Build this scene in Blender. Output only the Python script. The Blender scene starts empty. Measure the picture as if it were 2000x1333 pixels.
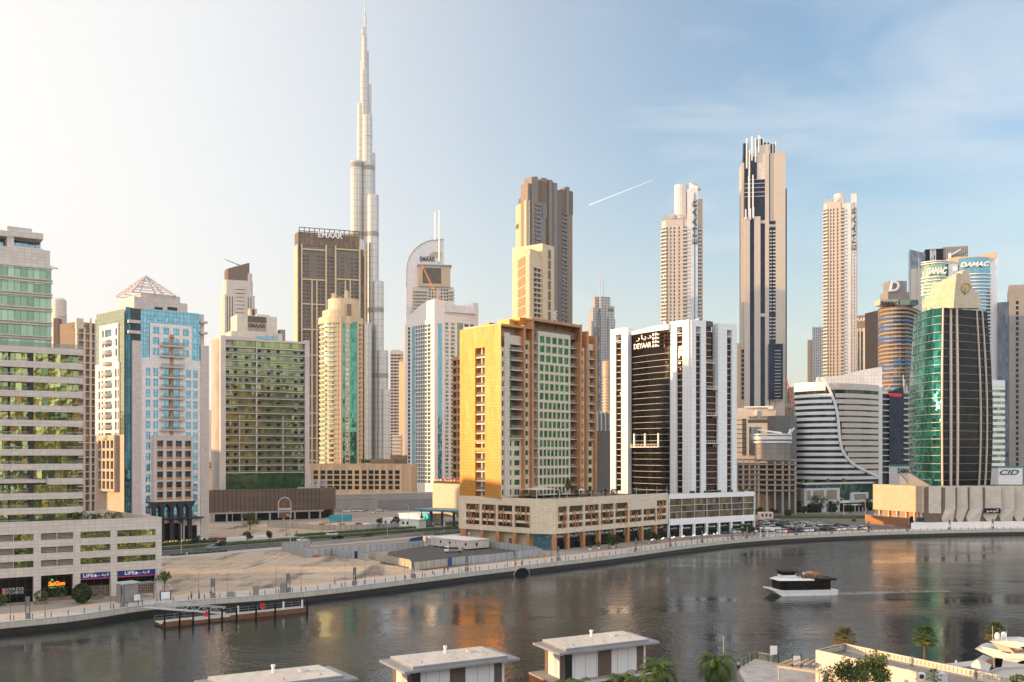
import bpy,math,random
from mathutils import Vector
R=math.radians
rnd=random.Random(7)
sc=bpy.context.scene
COL=sc.collection
# ---------------------------------------------------------------- camera
F,CX,HY,CH=1944.44,1000.0,887.0,33.0      # focal length in photo pixels, optical centre, horizon row, eye height
cd=bpy.data.cameras.new('camera');cam=bpy.data.objects.new('camera',cd);COL.objects.link(cam)
cam.location=(0,0,CH);cam.rotation_euler=(R(90),0,0)
cd.lens=35;cd.sensor_width=36;cd.shift_y=(HY-666.5)/2000;cd.clip_start=1;cd.clip_end=9000
sc.camera=cam
# ---------------------------------------------------------------- light
SUN_EL=6.5
SUN_AZ=-96.0        # from the view direction, negative = to the left
sd=bpy.data.lights.new('sun','SUN');so=bpy.data.objects.new('sun',sd);COL.objects.link(so)
sd.energy=2.1;sd.angle=R(0.5);sd.color=(1.0,0.60,0.27)
sdir=Vector((math.sin(R(SUN_AZ))*math.cos(R(SUN_EL)),math.cos(R(SUN_AZ))*math.cos(R(SUN_EL)),math.sin(R(SUN_EL))))
so.rotation_euler=sdir.to_track_quat('Z','Y').to_euler();so.location=(0,0,300)
wd=bpy.data.worlds.new('World');sc.world=wd;wd.use_nodes=True
nt=wd.node_tree;nt.nodes.clear();N=nt.nodes.new;LK=nt.links.new
def mth(t,op,a,b=None,c=None,clamp=False):
 n=t.nodes.new('ShaderNodeMath');n.operation=op;n.use_clamp=clamp
 for i,x in enumerate((a,b,c)):
  if x is None:continue
  if isinstance(x,(int,float)):n.inputs[i].default_value=x
  else:t.links.new(x,n.inputs[i])
 return n.outputs[0]
def mix(t,f,a,b,bt='MIX'):
 n=t.nodes.new('ShaderNodeMix');n.data_type='RGBA';n.blend_type=bt
 for s,x in ((n.inputs[0],f),(n.inputs[6],a),(n.inputs[7],b)):
  if isinstance(x,(int,float)):s.default_value=x
  elif isinstance(x,tuple):s.default_value=(*x,1)
  else:t.links.new(x,s)
 return n.outputs[2]
sky=N('ShaderNodeTexSky');sky.sky_type='NISHITA';sky.sun_disc=False
sky.sun_elevation=R(SUN_EL);sky.sun_rotation=R(SUN_AZ)
sky.altitude=30;sky.air_density=1.0;sky.dust_density=2.0;sky.ozone_density=1.6
tc=N('ShaderNodeTexCoord');sp=N('ShaderNodeSeparateXYZ');LK(tc.outputs['Generated'],sp.inputs[0])
# thin stretched cirrus, thicker to the left
mp=N('ShaderNodeMapping');mp.inputs['Scale'].default_value=(1.3,1.3,5.0);mp.inputs['Rotation'].default_value=(0,R(8),0)
LK(tc.outputs['Generated'],mp.inputs[0])
nz=N('ShaderNodeTexNoise');nz.inputs['Scale'].default_value=2.2;nz.inputs['Detail'].default_value=7;nz.inputs['Roughness'].default_value=.56
nz.inputs['Distortion'].default_value=.5
LK(mp.outputs[0],nz.inputs[0])
cl=N('ShaderNodeMapRange');cl.inputs[1].default_value=.46;cl.inputs[2].default_value=.74;LK(nz.outputs[0],cl.inputs[0])
lf=N('ShaderNodeMapRange');lf.inputs[1].default_value=.35;lf.inputs[2].default_value=-.55;lf.inputs[3].default_value=.38;lf.inputs[4].default_value=.8
LK(sp.outputs[0],lf.inputs[0])
cf=mth(nt,'MULTIPLY',cl.outputs[0],lf.outputs[0],clamp=True)
# bright veil of high cloud towards the sun side
ve=N('ShaderNodeMapRange');ve.interpolation_type='SMOOTHSTEP'
ve.inputs[1].default_value=.33;ve.inputs[2].default_value=-.5;ve.inputs[3].default_value=0;ve.inputs[4].default_value=.95
LK(sp.outputs[0],ve.inputs[0])
cf2=mth(nt,'MAXIMUM',cf,ve.outputs[0])
skyb=mix(nt,1.0,sky.outputs[0],(.62,.68,.735),'MULTIPLY')
col=mix(nt,cf2,skyb,(2.05,2.0,1.94))
# warm pale band low over the skyline
hz=N('ShaderNodeMapRange');hz.interpolation_type='SMOOTHSTEP'
hz.inputs[1].default_value=.30;hz.inputs[2].default_value=.0;hz.inputs[3].default_value=0;hz.inputs[4].default_value=.55
LK(sp.outputs[2],hz.inputs[0])
col=mix(nt,hz.outputs[0],col,(1.95,1.80,1.66))
# added brightness overhead and behind the viewer, out of view, lifts the shaded fronts
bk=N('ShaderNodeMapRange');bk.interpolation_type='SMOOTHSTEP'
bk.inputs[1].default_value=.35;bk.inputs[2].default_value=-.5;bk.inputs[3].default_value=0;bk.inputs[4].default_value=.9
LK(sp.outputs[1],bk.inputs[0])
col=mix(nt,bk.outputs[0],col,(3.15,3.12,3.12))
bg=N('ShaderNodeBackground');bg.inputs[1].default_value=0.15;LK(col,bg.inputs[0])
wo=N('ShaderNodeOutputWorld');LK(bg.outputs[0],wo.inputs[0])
sc.view_settings.view_transform='Standard';sc.view_settings.look='None';sc.view_settings.gamma=1
sc.view_settings.use_curve_mapping=False
sc.view_settings.exposure=1.78
cy=sc.cycles
cy.max_bounces=6;cy.diffuse_bounces=3;cy.glossy_bounces=4;cy.transmission_bounces=2;cy.volume_bounces=0;cy.transparent_max_bounces=8
cy.caustics_reflective=False;cy.caustics_refractive=False;cy.sample_clamp_indirect=6
try:cy.use_denoising=True
except Exception:pass
# ---------------------------------------------------------------- materials
def newmat(name):
 m=bpy.data.materials.new(name);m.use_nodes=True;t=m.node_tree
 return m,t,t.nodes['Principled BSDF']
def uvn(t):
 n=t.nodes.new('ShaderNodeUVMap');return n.outputs[0]
def obn(t):
 n=t.nodes.new('ShaderNodeTexCoord');return n.outputs['Object']
def noise(t,vec,scale,detail=3,rough=.55):
 n=t.nodes.new('ShaderNodeTexNoise');n.inputs['Scale'].default_value=scale;n.inputs['Detail'].default_value=detail
 n.inputs['Roughness'].default_value=rough;t.links.new(vec,n.inputs[0]);return n.outputs[0]
def rng(t,v,a,b,c,d):
 n=t.nodes.new('ShaderNodeMapRange');t.links.new(v,n.inputs[0])
 for i,x in enumerate((a,b,c,d)):n.inputs[i+1].default_value=x
 return n.outputs[0]
def vsc(t,v,s):
 n=t.nodes.new('ShaderNodeMapping');n.inputs['Scale'].default_value=s;t.links.new(v,n.inputs[0]);return n.outputs[0]
def sc3(c,k):return tuple(min(1,x*k) for x in c)
def plain(name,c,rough=.6,metal=0.0,var=.12,scale=.4,emit=0,spec=.5):
 m,t,p=newmat(name)
 f=rng(t,noise(t,obn(t),scale,5),.3,.7,0,1)
 t.links.new(mix(t,f,sc3(c,1 -var),sc3(c,1 +var)),p.inputs['Base Color'])
 p.inputs['Roughness'].default_value=rough;p.inputs['Metallic'].default_value=metal
 p.inputs['Specular IOR Level'].default_value=spec
 if emit:p.inputs['Emission Color'].default_value=(*c,1);p.inputs['Emission Strength'].default_value=emit
 return m
def brick(t,uv,w,h,c1,c2,mc,ms):
 b=t.nodes.new('ShaderNodeTexBrick');b.offset=0;b.squash=1
 for k,v in (('Scale',1),('Mortar Size',ms),('Mortar Smooth',.1),('Bias',0),('Brick Width',w),('Row Height',h)):b.inputs[k].default_value=v
 for k,v in (('Color1',c1),('Color2',c2),('Mortar',mc)):b.inputs[k].default_value=(*v,1)
 t.links.new(uv,b.inputs['Vector']);return b
def panel(name,c,tw=1.2,th=.8,ms=.03,jk=.6,rough=.5,var=.07,metal=0,dirt=.12,wav=0):
 """cladding: rectangular panels with joints, each a slightly different tone, vertical dirt runs"""
 m,t,p=newmat(name);uv=uvn(t)
 b=brick(t,uv,tw,th,sc3(c,1 -var),sc3(c,1 +var),sc3(c,jk),ms)
 st=rng(t,noise(t,vsc(t,uv,(1.0,.07,1)),.8,4),.42,.75,0,dirt)
 t.links.new(mix(t,st,b.outputs[0],sc3(c,.55)),p.inputs['Base Color'])
 p.inputs['Roughness'].default_value=rough;p.inputs['Metallic'].default_value=metal
 if wav:
  bp=t.nodes.new('ShaderNodeBump');bp.inputs['Distance'].default_value=wav;t.links.new(noise(t,vsc(t,uv,(1,.5,1)),.09,3),bp.inputs['Height']);t.links.new(bp.outputs[0],p.inputs['Normal'])
 return m
def glass(name,c,pw=1.3,ph=3.4,metal=.75,rough=.04,spec=.35,tilt=.02,wav=.02,ms=.05,var=.35,frame=.3,c2=None,wsc=.5):
 """coated facade glass: tinted mirror, each pane leaning a little differently, some panes with blinds"""
 m,t,p=newmat(name);uv=uvn(t)
 c2=c2 or c
 b=brick(t,uv,pw,ph,sc3(c,1 -var),sc3(c2,1 +var*.6),sc3(c,frame),ms)
 t.links.new(b.outputs[0],p.inputs['Base Color'])
 dv=t.nodes.new('ShaderNodeVectorMath');dv.operation='DIVIDE';t.links.new(uv,dv.inputs[0]);dv.inputs[1].default_value=(pw,ph,1)
 fl=t.nodes.new('ShaderNodeVectorMath');fl.operation='FLOOR';t.links.new(dv.outputs[0],fl.inputs[0])
 wn=t.nodes.new('ShaderNodeTexWhiteNoise');t.links.new(fl.outputs[0],wn.inputs['Vector'])
 sb=t.nodes.new('ShaderNodeVectorMath');sb.operation='SUBTRACT';t.links.new(wn.outputs['Color'],sb.inputs[0]);sb.inputs[1].default_value=(.5,.5,.5)
 ml=t.nodes.new('ShaderNodeVectorMath');ml.operation='SCALE';t.links.new(sb.outputs[0],ml.inputs[0]);ml.inputs['Scale'].default_value=tilt*2
 bp=t.nodes.new('ShaderNodeBump');bp.inputs['Strength'].default_value=1;bp.inputs['Distance'].default_value=wav
 t.links.new(noise(t,uv,wsc,1),bp.inputs['Height'])
 ad=t.nodes.new('ShaderNodeVectorMath');ad.operation='ADD';t.links.new(bp.outputs[0],ad.inputs[0]);t.links.new(ml.outputs[0],ad.inputs[1])
 nm=t.nodes.new('ShaderNodeVectorMath');nm.operation='NORMALIZE';t.links.new(ad.outputs[0],nm.inputs[0])
 t.links.new(nm.outputs[0],p.inputs['Normal'])
 p.inputs['Metallic'].default_value=metal;p.inputs['Specular IOR Level'].default_value=spec
 t.links.new(rng(t,b.outputs['Fac'],0,1,rough,.5),p.inputs['Roughness'])
 return m
def louvre(name,c,pitch=.35,dark=.25,rough=.6):
 m,t,p=newmat(name);uv=uvn(t)
 b=brick(t,uv,60,pitch,c,sc3(c,.93),sc3(c,dark),pitch*.3)
 t.links.new(b.outputs[0],p.inputs['Base Color']);p.inputs['Roughness'].default_value=rough
 return m
def goods(name,pw=.5,ph=.6,k=.6):
 """shop window full of small coloured stock"""
 m,t,p=newmat(name);uv=uvn(t)
 dv=t.nodes.new('ShaderNodeVectorMath');dv.operation='DIVIDE';t.links.new(uv,dv.inputs[0]);dv.inputs[1].default_value=(pw,ph,1)
 fl=t.nodes.new('ShaderNodeVectorMath');fl.operation='FLOOR';t.links.new(dv.outputs[0],fl.inputs[0])
 wn=t.nodes.new('ShaderNodeTexWhiteNoise');t.links.new(fl.outputs[0],wn.inputs['Vector'])
 b=brick(t,uv,pw,ph,(1,1,1),(1,1,1),(.05,.05,.05),.05)
 cc=mix(t,.82,wn.outputs['Color'],(.33,.22,.14))
 t.links.new(mix(t,1.0,mix(t,k,(0,0,0),cc),b.outputs[0],'MULTIPLY'),p.inputs['Base Color'])
 p.inputs['Roughness'].default_value=.25
 return m
# ---------------------------------------------------------------- geometry helpers
def XY(px,Y):return ((px-CX)/F*Y,Y)                        # plan point seen at photo column px, depth Y
def GP(px,py,z=0.0):                                              # point of height z seen at pixel
 Y=F*(CH-z)/(py-HY);return ((px-CX)/F*Y,Y,z)
def ZAT(py,Y):return CH+(HY-py)/F*Y
class W:
 """a vertical wall line from plan point A (left) to B (right); u along, v up, n outward to the viewer"""
 def __init__(s,A,B):
  s.A=Vector(A[:2]);s.B=Vector(B[:2]);d=s.B-s.A;s.L=d.length;s.d=d/s.L;s.n=Vector((s.d.y,-s.d.x))
 def u(s,px):
  k=(px-CX)/F;return (k*s.A.y-s.A.x)/(s.d.x-k*s.d.y)
 def v(s,px,py):return ZAT(py,s.A.y+s.d.y*s.u(px))
 def pt(s,u,v,n=0):q=s.A+s.d*u+s.n*n;return (q.x,q.y,v)
 def off(s,n):return W(s.A+s.n*n,s.B+s.n*n)
 def us(s,*px):return [s.u(p) for p in px]
def WP(pa,Ya,pb,Yb):return W(XY(pa,Ya),XY(pb,Yb))
class MB:
 def __init__(s):s.V=[];s.Fc=[]
 def add(s,V,Fs):
  o=len(s.V);s.V +=[tuple(v) for v in V];s.Fc +=[tuple(i+o for i in f) for f in Fs];return s
 def quad(s,*p):return s.add(p,[tuple(range(len(p)))])
 def hexa(s,b,t):   # two quads, bottom and top, counter clockwise from above
  return s.add(list(b)+list(t),[(3,2,1,0),(4,5,6,7),(0,1,5,4),(1,2,6,5),(2,3,7,6),(3,0,4,7)])
 def box(s,w,u0,u1,v0,v1,n0,n1):
  if n0> n1:n0,n1=n1,n0
  c=[(u0,n1),(u1,n1),(u1,n0),(u0,n0)]
  return s.hexa([w.pt(a,v0,b) for a,b in c],[w.pt(a,v1,b) for a,b in c])
 def abox(s,x0,x1,y0,y1,z0,z1):
  c=[(x0,y0),(x1,y0),(x1,y1),(x0,y1)]
  return s.hexa([(a,b,z0) for a,b in c],[(a,b,z1) for a,b in c])
 def rect(s,w,u0,u1,v0,v1,n=0):return s.quad(w.pt(u0,v0,n),w.pt(u1,v0,n),w.pt(u1,v1,n),w.pt(u0,v1,n))
 def prism(s,pts,z0,z1):
  n=len(pts);zz1=z1 if isinstance(z1,(list,tuple)) else [z1]*n
  a=sum(pts[i][0]*pts[(i+1) % n][1]-pts[(i+1) % n][0]*pts[i][1] for i in range(n))
  if a< 0:pts=pts[::-1];zz1=zz1[::-1]
  V=[(p[0],p[1],z0) for p in pts]+[(p[0],p[1],z) for p,z in zip(pts,zz1)]
  return s.add(V,[tuple(range(n))[::-1],tuple(range(n,2 *n))]+[(i,(i+1) % n,n+(i+1) % n,n+i) for i in range(n)])
 def wprism(s,w,uv,n0,n1):          # outline drawn on a wall (u,v), given thickness n0..n1
  n=len(uv);V=[w.pt(a,b,n0) for a,b in uv]+[w.pt(a,b,n1) for a,b in uv]
  ar=sum(uv[i][0]*uv[(i+1) % n][1]-uv[(i+1) % n][0]*uv[i][1] for i in range(n))
  f=[tuple(range(n))[::-1],tuple(range(n,2 *n))]+[(i,(i+1) % n,n+(i+1) % n,n+i) for i in range(n)]
  if (ar< 0) != (n1< n0):f=[q[::-1] for q in f]
  return s.add(V,f)
 def strip(s,path,z0,z1,n0,n1,closed=False):      # band following a plan path, from offset n0 to n1
  P=[Vector(p[:2]) for p in path];n=len(P);A=[]
  for i in range(n):
   a=P[i]-P[i-1] if (i or closed) else P[1]-P[0]
   b=P[(i+1) % n]-P[i] if (i< n-1 or closed) else a
   if not i and not closed:a=b
   a.normalize();b.normalize();m1=Vector((a.y,-a.x));m2=Vector((b.y,-b.x));m=m1+m2
   if m.length< 1e-6:m=m1
   m.normalize();k=1 /max(.4,m.dot(m1));A.append(m*k)
  z0s=z0 if isinstance(z0,(list,tuple)) else [z0]*n;z1s=z1 if isinstance(z1,(list,tuple)) else [z1]*n
  V=[]
  for p,m,a,b in zip(P,A,z0s,z1s):
   q0=p+m*n0;q1=p+m*n1
   V +=[(q0.x,q0.y,a),(q1.x,q1.y,a),(q1.x,q1.y,b),(q0.x,q0.y,b)]
  f=[]
  for i in range(n if closed else n-1):
   a=4 *i;b=4 *((i+1) % n)
   for j in range(4):f.append((a+j,a+(j+1) % 4,b+(j+1) % 4,b+j)[::-1])
  if not closed:f +=[(0,1,2,3),(4 *n-1,4 *n-2,4 *n-3,4 *n-4)]
  return s.add(V,f)
 def tube(s,p,q,r0,r1=None,seg=8,cap=True):
  p=Vector(p);q=Vector(q);r1=r0 if r1 is None else r1;d=(q-p).normalized()
  a=d.orthogonal().normalized();b=d.cross(a);V=[]
  for c,r in ((p,r0),(q,r1)):
   for i in range(seg):
    t=2 *math.pi*i/seg;V.append(c+a*math.cos(t)*r+b*math.sin(t)*r)
  f=[(i,(i+1) % seg,seg+(i+1) % seg,seg+i) for i in range(seg)]
  if cap:f +=[tuple(range(seg))[::-1],tuple(range(seg,2 *seg))]
  return s.add(V,f)
 def lathe(s,c,prof,seg=16,a0=0,sx=1,sy=1):
  V=[]
  for r,z in prof:
   for i in range(seg):
    t=a0+2 *math.pi*i/seg;V.append((c[0]+math.cos(t)*r*sx,c[1]+math.sin(t)*r*sy,z))
  n=len(prof)
  f=[(j*seg+i,j*seg+(i+1) % seg,(j+1)*seg+(i+1) % seg,(j+1)*seg+i) for j in range(n-1) for i in range(seg)]
  f +=[tuple(range(seg))[::-1],tuple(range((n-1)*seg,n*seg))]
  return s.add(V,f)
 def ball(s,c,r,seg=10,rings=6,sq=1.0,jit=0):
  prof=[(max(.001,math.sin(math.pi*j/rings))*r,-math.cos(math.pi*j/rings)*r*sq+c[2]) for j in range(rings+1)]
  return s.lathe(c,prof,seg)
 def ext(s,m):return s.add(m.V,m.Fc)
 def size(s):
  X=[];Yv=[]
  for x,y,z in s.V:
   y=max(y,2);X.append(x/y);Yv.append((z-CH)/y)
  if not X or max(X)<-.53 or min(X)> .53:return 0
  return (max(X)-min(X)+1e-4)*(max(Yv)-min(Yv)+1e-4)
 def mesh(s,name,mat,smooth=False):
  me=bpy.data.meshes.new(name);me.from_pydata(s.V,[],s.Fc);me.update()
  uvl=me.uv_layers.new(name='UVMap').data
  for p in me.polygons:
   n=p.normal
   if abs(n.z)> .8:
    for li in p.loop_indices:co=me.vertices[me.loops[li].vertex_index].co;uvl[li].uv=(co.x,co.y)
   else:
    l=math.hypot(n.x,n.y);tx,ty=-n.y/l,n.x/l
    for li in p.loop_indices:co=me.vertices[me.loops[li].vertex_index].co;uvl[li].uv=(co.x*tx+co.y*ty,co.z)
   p.use_smooth=smooth
  if mat:me.materials.append(mat)
  return me
 def build(s,name,mat,parent=None,smooth=False):
  o=bpy.data.objects.new(name,s.mesh(name,mat,smooth));COL.objects.link(o)
  if parent is not None:
   o.parent=parent
   b=Vector((0,0,0));q=parent
   while q is not None:b +=Vector(q.location);q=q.parent
   o.location=-b
  return o
def tag(o,label=None,cat=None,group=None,kind=None):
 for k,v in (('label',label),('category',cat),('group',group),('kind',kind)):
  if v:o[k]=v
 return o
def empty(name,loc,label,cat,group=None):
 o=bpy.data.objects.new(name,None);COL.objects.link(o);o.location=loc;o.empty_display_size=1
 return tag(o,label,cat,group)
def struct(name,mb,mat):return tag(mb.build(name,mat),kind='structure')
def many(parent,name,E,mat,cap=100,smooth=False):
 """each element its own part; only past 100 the smallest ones share one mesh"""
 E=[e for e in E if e.V]
 if len(E)> cap:
  E=sorted(E,key=lambda e:-e.size());r=MB()
  for e in E[cap:]:r.ext(e)
  o=r.build(name,mat,parent,smooth);o['kind']='stuff';E=E[:cap]
 return [e.build(name,mat,parent,smooth) for e in E]
def bx(w,u0,u1,v0,v1,n0,n1):return MB().box(w,u0,u1,v0,v1,n0,n1)
def rc(w,u0,u1,v0,v1,n=0):return MB().rect(w,u0,u1,v0,v1,n)
def cuts(a,b,spans):
 c={a,b}
 for p,q in spans:c.add(min(max(p,a),b));c.add(min(max(q,a),b))
 return sorted(c)
def punched(mb,w,u0,u1,v0,v1,cols,rows,d=.4,panes=None,n=0,skip=None):
 """wall sheet with real openings and reveals; a pane set back in each opening goes into panes"""
 cu=cuts(u0,u1,cols);cv=cuts(v0,v1,rows)
 inc=lambda x,y,S:any(a-1e-6 <=x and y <=b+1e-6 for a,b in S)
 for j in range(len(cv)-1):
  if not inc(cv[j],cv[j+1],rows):mb.rect(w,u0,u1,cv[j],cv[j+1],n);continue
  st=None
  for i in range(len(cu)-1):
   hole=inc(cu[i],cu[i+1],cols) and not (skip and skip((cu[i]+cu[i+1])/2,(cv[j]+cv[j+1])/2))
   if not hole:
    if st is None:st=cu[i]
   else:
    if st is not None:mb.rect(w,st,cu[i],cv[j],cv[j+1],n);st=None
    a,b,c,e=cu[i],cu[i+1],cv[j],cv[j+1];P=w.pt
    mb.quad(P(a,c,n-d),P(a,c,n),P(a,e,n),P(a,e,n-d));mb.quad(P(b,c,n),P(b,c,n-d),P(b,e,n-d),P(b,e,n))
    mb.quad(P(a,c,n),P(a,c,n-d),P(b,c,n-d),P(b,c,n));mb.quad(P(a,e,n-d),P(a,e,n),P(b,e,n),P(b,e,n-d))
    if panes is not None:panes.append(rc(w,a,b,c,e,n-d))
  if st is not None:mb.rect(w,st,u1,cv[j],cv[j+1],n)
 return mb
def rows(v0,pitch,n,lo,hi):return [(v0+pitch*i+lo,v0+pitch*i+hi) for i in range(n)]
def even(u0,u1,n,frac):      # n openings evenly spread, each frac of its bay
 b=(u1-u0)/n;return [(u0+b*(i+.5 -frac/2),u0+b*(i+.5 +frac/2)) for i in range(n)]
def quadplan(L,C,Rr):L,C,Rr=Vector(L[:2]),Vector(C[:2]),Vector(Rr[:2]);return [L,C,Rr,L+Rr-C]
def inset(pts,d):
 c=sum((Vector(p[:2]) for p in pts),Vector((0,0)))/len(pts)
 return [Vector(p[:2])+(c-Vector(p[:2])).normalized()*d for p in pts]
def circ(c,r,a0,a1,n,sx=1,sy=1):return [(c[0]+r*sx*math.cos(R(a0+(a1-a0)*i/n)),c[1]+r*sy*math.sin(R(a0+(a1-a0)*i/n))) for i in range(n+1)]
FONT=None
def text(body,w,u,v,h,mat,parent,n=.1,name='sign_letters',width=None,depth=.12,slant=0,bold=0,vert=False,align='CENTER',space=1.0):
 """raised lettering standing on wall w, centred at u, baseline v, capital height h"""
 cu=bpy.data.curves.new(name,'FONT');cu.body=body;cu.align_x=align;cu.size=1;cu.extrude=0;cu.shear=slant;cu.offset=bold;cu.space_character=space
 cu.resolution_u=3
 o=bpy.data.objects.new('tmp',cu);COL.objects.link(o)
 bpy.context.view_layer.update()
 me=bpy.data.meshes.new_from_object(o.evaluated_get(bpy.context.evaluated_depsgraph_get()))
 bpy.data.objects.remove(o);bpy.data.curves.remove(cu)
 if not len(me.vertices):return None
 xs=[q.co.x for q in me.vertices];ys=[q.co.y for q in me.vertices]
 k=h/max(.01,(max(ys)-min(ys)));y0=min(ys);kx=k if width is None else width/(max(xs)-min(xs));xc=(max(xs)+min(xs))/2 if align =='CENTER' else min(xs)
 mb=MB()
 def T(q,dn):
  x=(q.x-xc)*kx;y=(q.y-y0)*k
  return w.pt(u-y,v+x,n+dn) if vert else w.pt(u+x,v+y,n+dn)
 nv=len(me.vertices)
 V=[T(q.co,depth) for q in me.vertices]+[T(q.co,0) for q in me.vertices]
 fs=[tuple(p.vertices) for p in me.polygons];cnt={}
 for p in fs:
  for i in range(len(p)):
   a,b=p[i],p[(i+1) % len(p)];cnt[(a,b)]=1
 fs2=list(fs)+[(a,a+nv,b+nv,b) for (a,b) in cnt if (b,a) not in cnt]
 mb.add(V,fs2);bpy.data.meshes.remove(me)
 return mb.build(name,mat,parent)
def copy_tree(o,loc=None,rotz=None,parent=None):
 c=o.copy();COL.objects.link(c)
 if parent is not None:c.parent=parent
 if loc is not None:c.location=loc
 if rotz is not None:c.rotation_euler=(0,0,rotz)
 for ch in o.children:copy_tree(ch,parent=c)
 return c
# ---------------------------------------------------------------- palette
M={}
M['beige']=panel('beige_panels',(.62,.55,.49),1.5,.8)
M['cream']=panel('cream_panels',(.66,.56,.46),1.3,1.3,jk=.55)
M['white']=panel('white_panels',(.78,.78,.78),1.4,1.4,jk=.7,var=.03,dirt=.06)
M['sand']=panel('sand_panels',(.52,.40,.28),1.3,1.0)
M['concrete']=plain('concrete',(.34,.32,.30),.85,scale=.15)
M['greycon']=plain('grey_concrete',(.24,.24,.24),.85,scale=.2)
M['roof']=plain('roof_gravel',(.38,.36,.33),.9)
M['copper']=panel('copper_cladding',(.40,.17,.055),1.5,1.0,rough=.42,metal=.25,jk=.55)
M['terracotta']=plain('terracotta',(.45,.215,.095),.55)
M['dark']=plain('dark_metal',(.04,.04,.044),.5,spec=.2)
M['black']=plain('black',(.008,.008,.009),.5,spec=.1)
M['grey']=plain('grey_metal',(.22,.23,.24),.45,.3)
M['lgrey']=plain('pale_metal',(.5,.5,.5),.45)
M['wht']=plain('white_paint',(.78,.77,.75),.45,var=.04)
M['ltr_white']=plain('white_letters',(.85,.85,.85),.4,var=.02)
M['ltr_dark']=plain('dark_letters',(.03,.03,.035),.4)
M['g_green']=glass('green_glass',(.33,.48,.33),1.3,3.4)
M['g_teal']=glass('teal_glass',(.17,.35,.42),1.4,1.6,var=.14,tilt=.012)
M['g_teal_lit']=glass('sky_lit_teal_glass',(.42,.46,.32),1.4,1.6,var=.12,tilt=.012)  # teal glass of the lit side, bright sky reflection put into the colour
M['g_corner']=glass('dark_teal_glass',(.05,.13,.17),1.4,3.4,var=.3)
M['g_dark']=glass('dark_glass',(.055,.068,.068),1.4,3.4,metal=.6,spec=.15)
M['g_black']=glass('black_glass',(.02,.017,.015),1.6,3.6,metal=.7,tilt=.008,wav=.03,spec=.12)
M['g_blue']=glass('blue_glass',(.25,.36,.42),1.5,3.4)
M['g_win']=glass('window_glass',(.06,.09,.09),1.0,1.6,metal=.5,spec=.2,tilt=.03)
M['g_rail']=plain('railing_glass',(.22,.27,.25),.15,.2);M['g_rail'].node_tree.nodes['Principled BSDF'].inputs['Alpha'].default_value=.4
# ================================================================ SETTING
QUAY=[(-260,118),(-180,153),(-100,194),(-77.5,219.5),(-49,238),(-14,275),(8,298),(24,314),(43,335),(65,361),(90,385),(118,403),(147,416),(175,425),(224,436),(330,448),(520,455)]
def smooth_path(P,n=4):
 out=[]
 for i in range(len(P)-1):
  p0,p1,p2,p3=(Vector(P[max(0,min(len(P)-1,i+k))]) for k in (-1,0,1,2))
  for j in range(n):
   t=j/n
   out.append(tuple(.5 *((2 *p1)+(p2-p0)*t+(2 *p0-5 *p1+4 *p2-p3)*t*t+(3 *p1-p0-3 *p2+p3)*t ** 3)))
 return out+[P[-1]]
QP=smooth_path(QUAY)
WATER_Z=-2.3
def along(path,n=0):                   # arc-length sampler: returns function s -> (x, y, dir)
 P=[Vector(p[:2]) for p in path];S=[0]
 for a,b in zip(P,P[1:]):S.append(S[-1]+(b-a).length)
 def f(s,off=0):
  s=max(0,min(S[-1]-1e-6,s));i=max(k for k in range(len(S)-1) if S[k] <=s)
  d=(P[i+1]-P[i]).normalized();q=P[i]+d*(s-S[i])+Vector((d.y,-d.x))*off
  return q.x,q.y,math.atan2(d.y,d.x)
 return f,S[-1]
QF,QL=along(QP)
def quay_s(px):                         # arc length where photo column px meets the quay edge
 lo,hi=0,QL
 for _ in range(40):
  m=(lo+hi)/2;x,y,_a=QF(m)
  if CX+F*x/y< px:lo=m
  else:hi=m
 return lo
# --- water
m,t,p=newmat('canal_water')
p.inputs['Base Color'].default_value=(.012,.016,.016,1);p.inputs['Roughness'].default_value=.05;p.inputs['IOR'].default_value=1.29
oc=obn(t)
big=noise(t,vsc(t,oc,(.6,1.3,1)),.03,3);n1=noise(t,vsc(t,oc,(1,1.15,1)),.42,4,.6);n2=noise(t,vsc(t,oc,(1.1,.9,1)),1.7,3,.6)
amp=rng(t,big,.38,.62,.25,1.25)
hh=mth(t,'ADD',mth(t,'MULTIPLY',n1,1.0),mth(t,'MULTIPLY',n2,.30))
hh=mth(t,'MULTIPLY',hh,amp)
b=t.nodes.new('ShaderNodeBump');b.inputs['Strength'].default_value=1;b.inputs['Distance'].default_value=.125;t.links.new(hh,b.inputs['Height'])
t.links.new(b.outputs[0],p.inputs['Normal']);M['water']=m
struct('water',MB().quad((-1500,-240,WATER_Z),(1500,-240,WATER_Z),(1500,700,WATER_Z),(-1500,700,WATER_Z)),m)
# --- city ground behind the quay, one sheet out to the horizon
M['ground']=plain('city_ground',(.32,.27,.22),.95,var=.25,scale=.02)
g=MB();back=[(1650,455),(1650,3000),(-1650,3000),(-1650,118)]
pts=[(x,y) for x,y in QP]+back
g.prism(pts,-5.6,-.02);struct('ground',g,M['ground'])
# --- quay wall
M['quay']=panel('quay_wall_stone',(.55,.50,.43),3.0,1.1,.05,.45,.8,.08,dirt=.5)
M['quayfoot']=plain('wet_foot_and_reflection',(.014,.011,.009),.5,var=.4)  # wet foot drawn higher, standing in for the dark reflection beneath
struct('quay_wall',MB().strip(QP,-1.15,.12,-.9,.12),M['quay'])
struct('quay_foot',MB().strip(QP,-5.5,-1.152,-.9,.09),M['quayfoot'])
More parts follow.
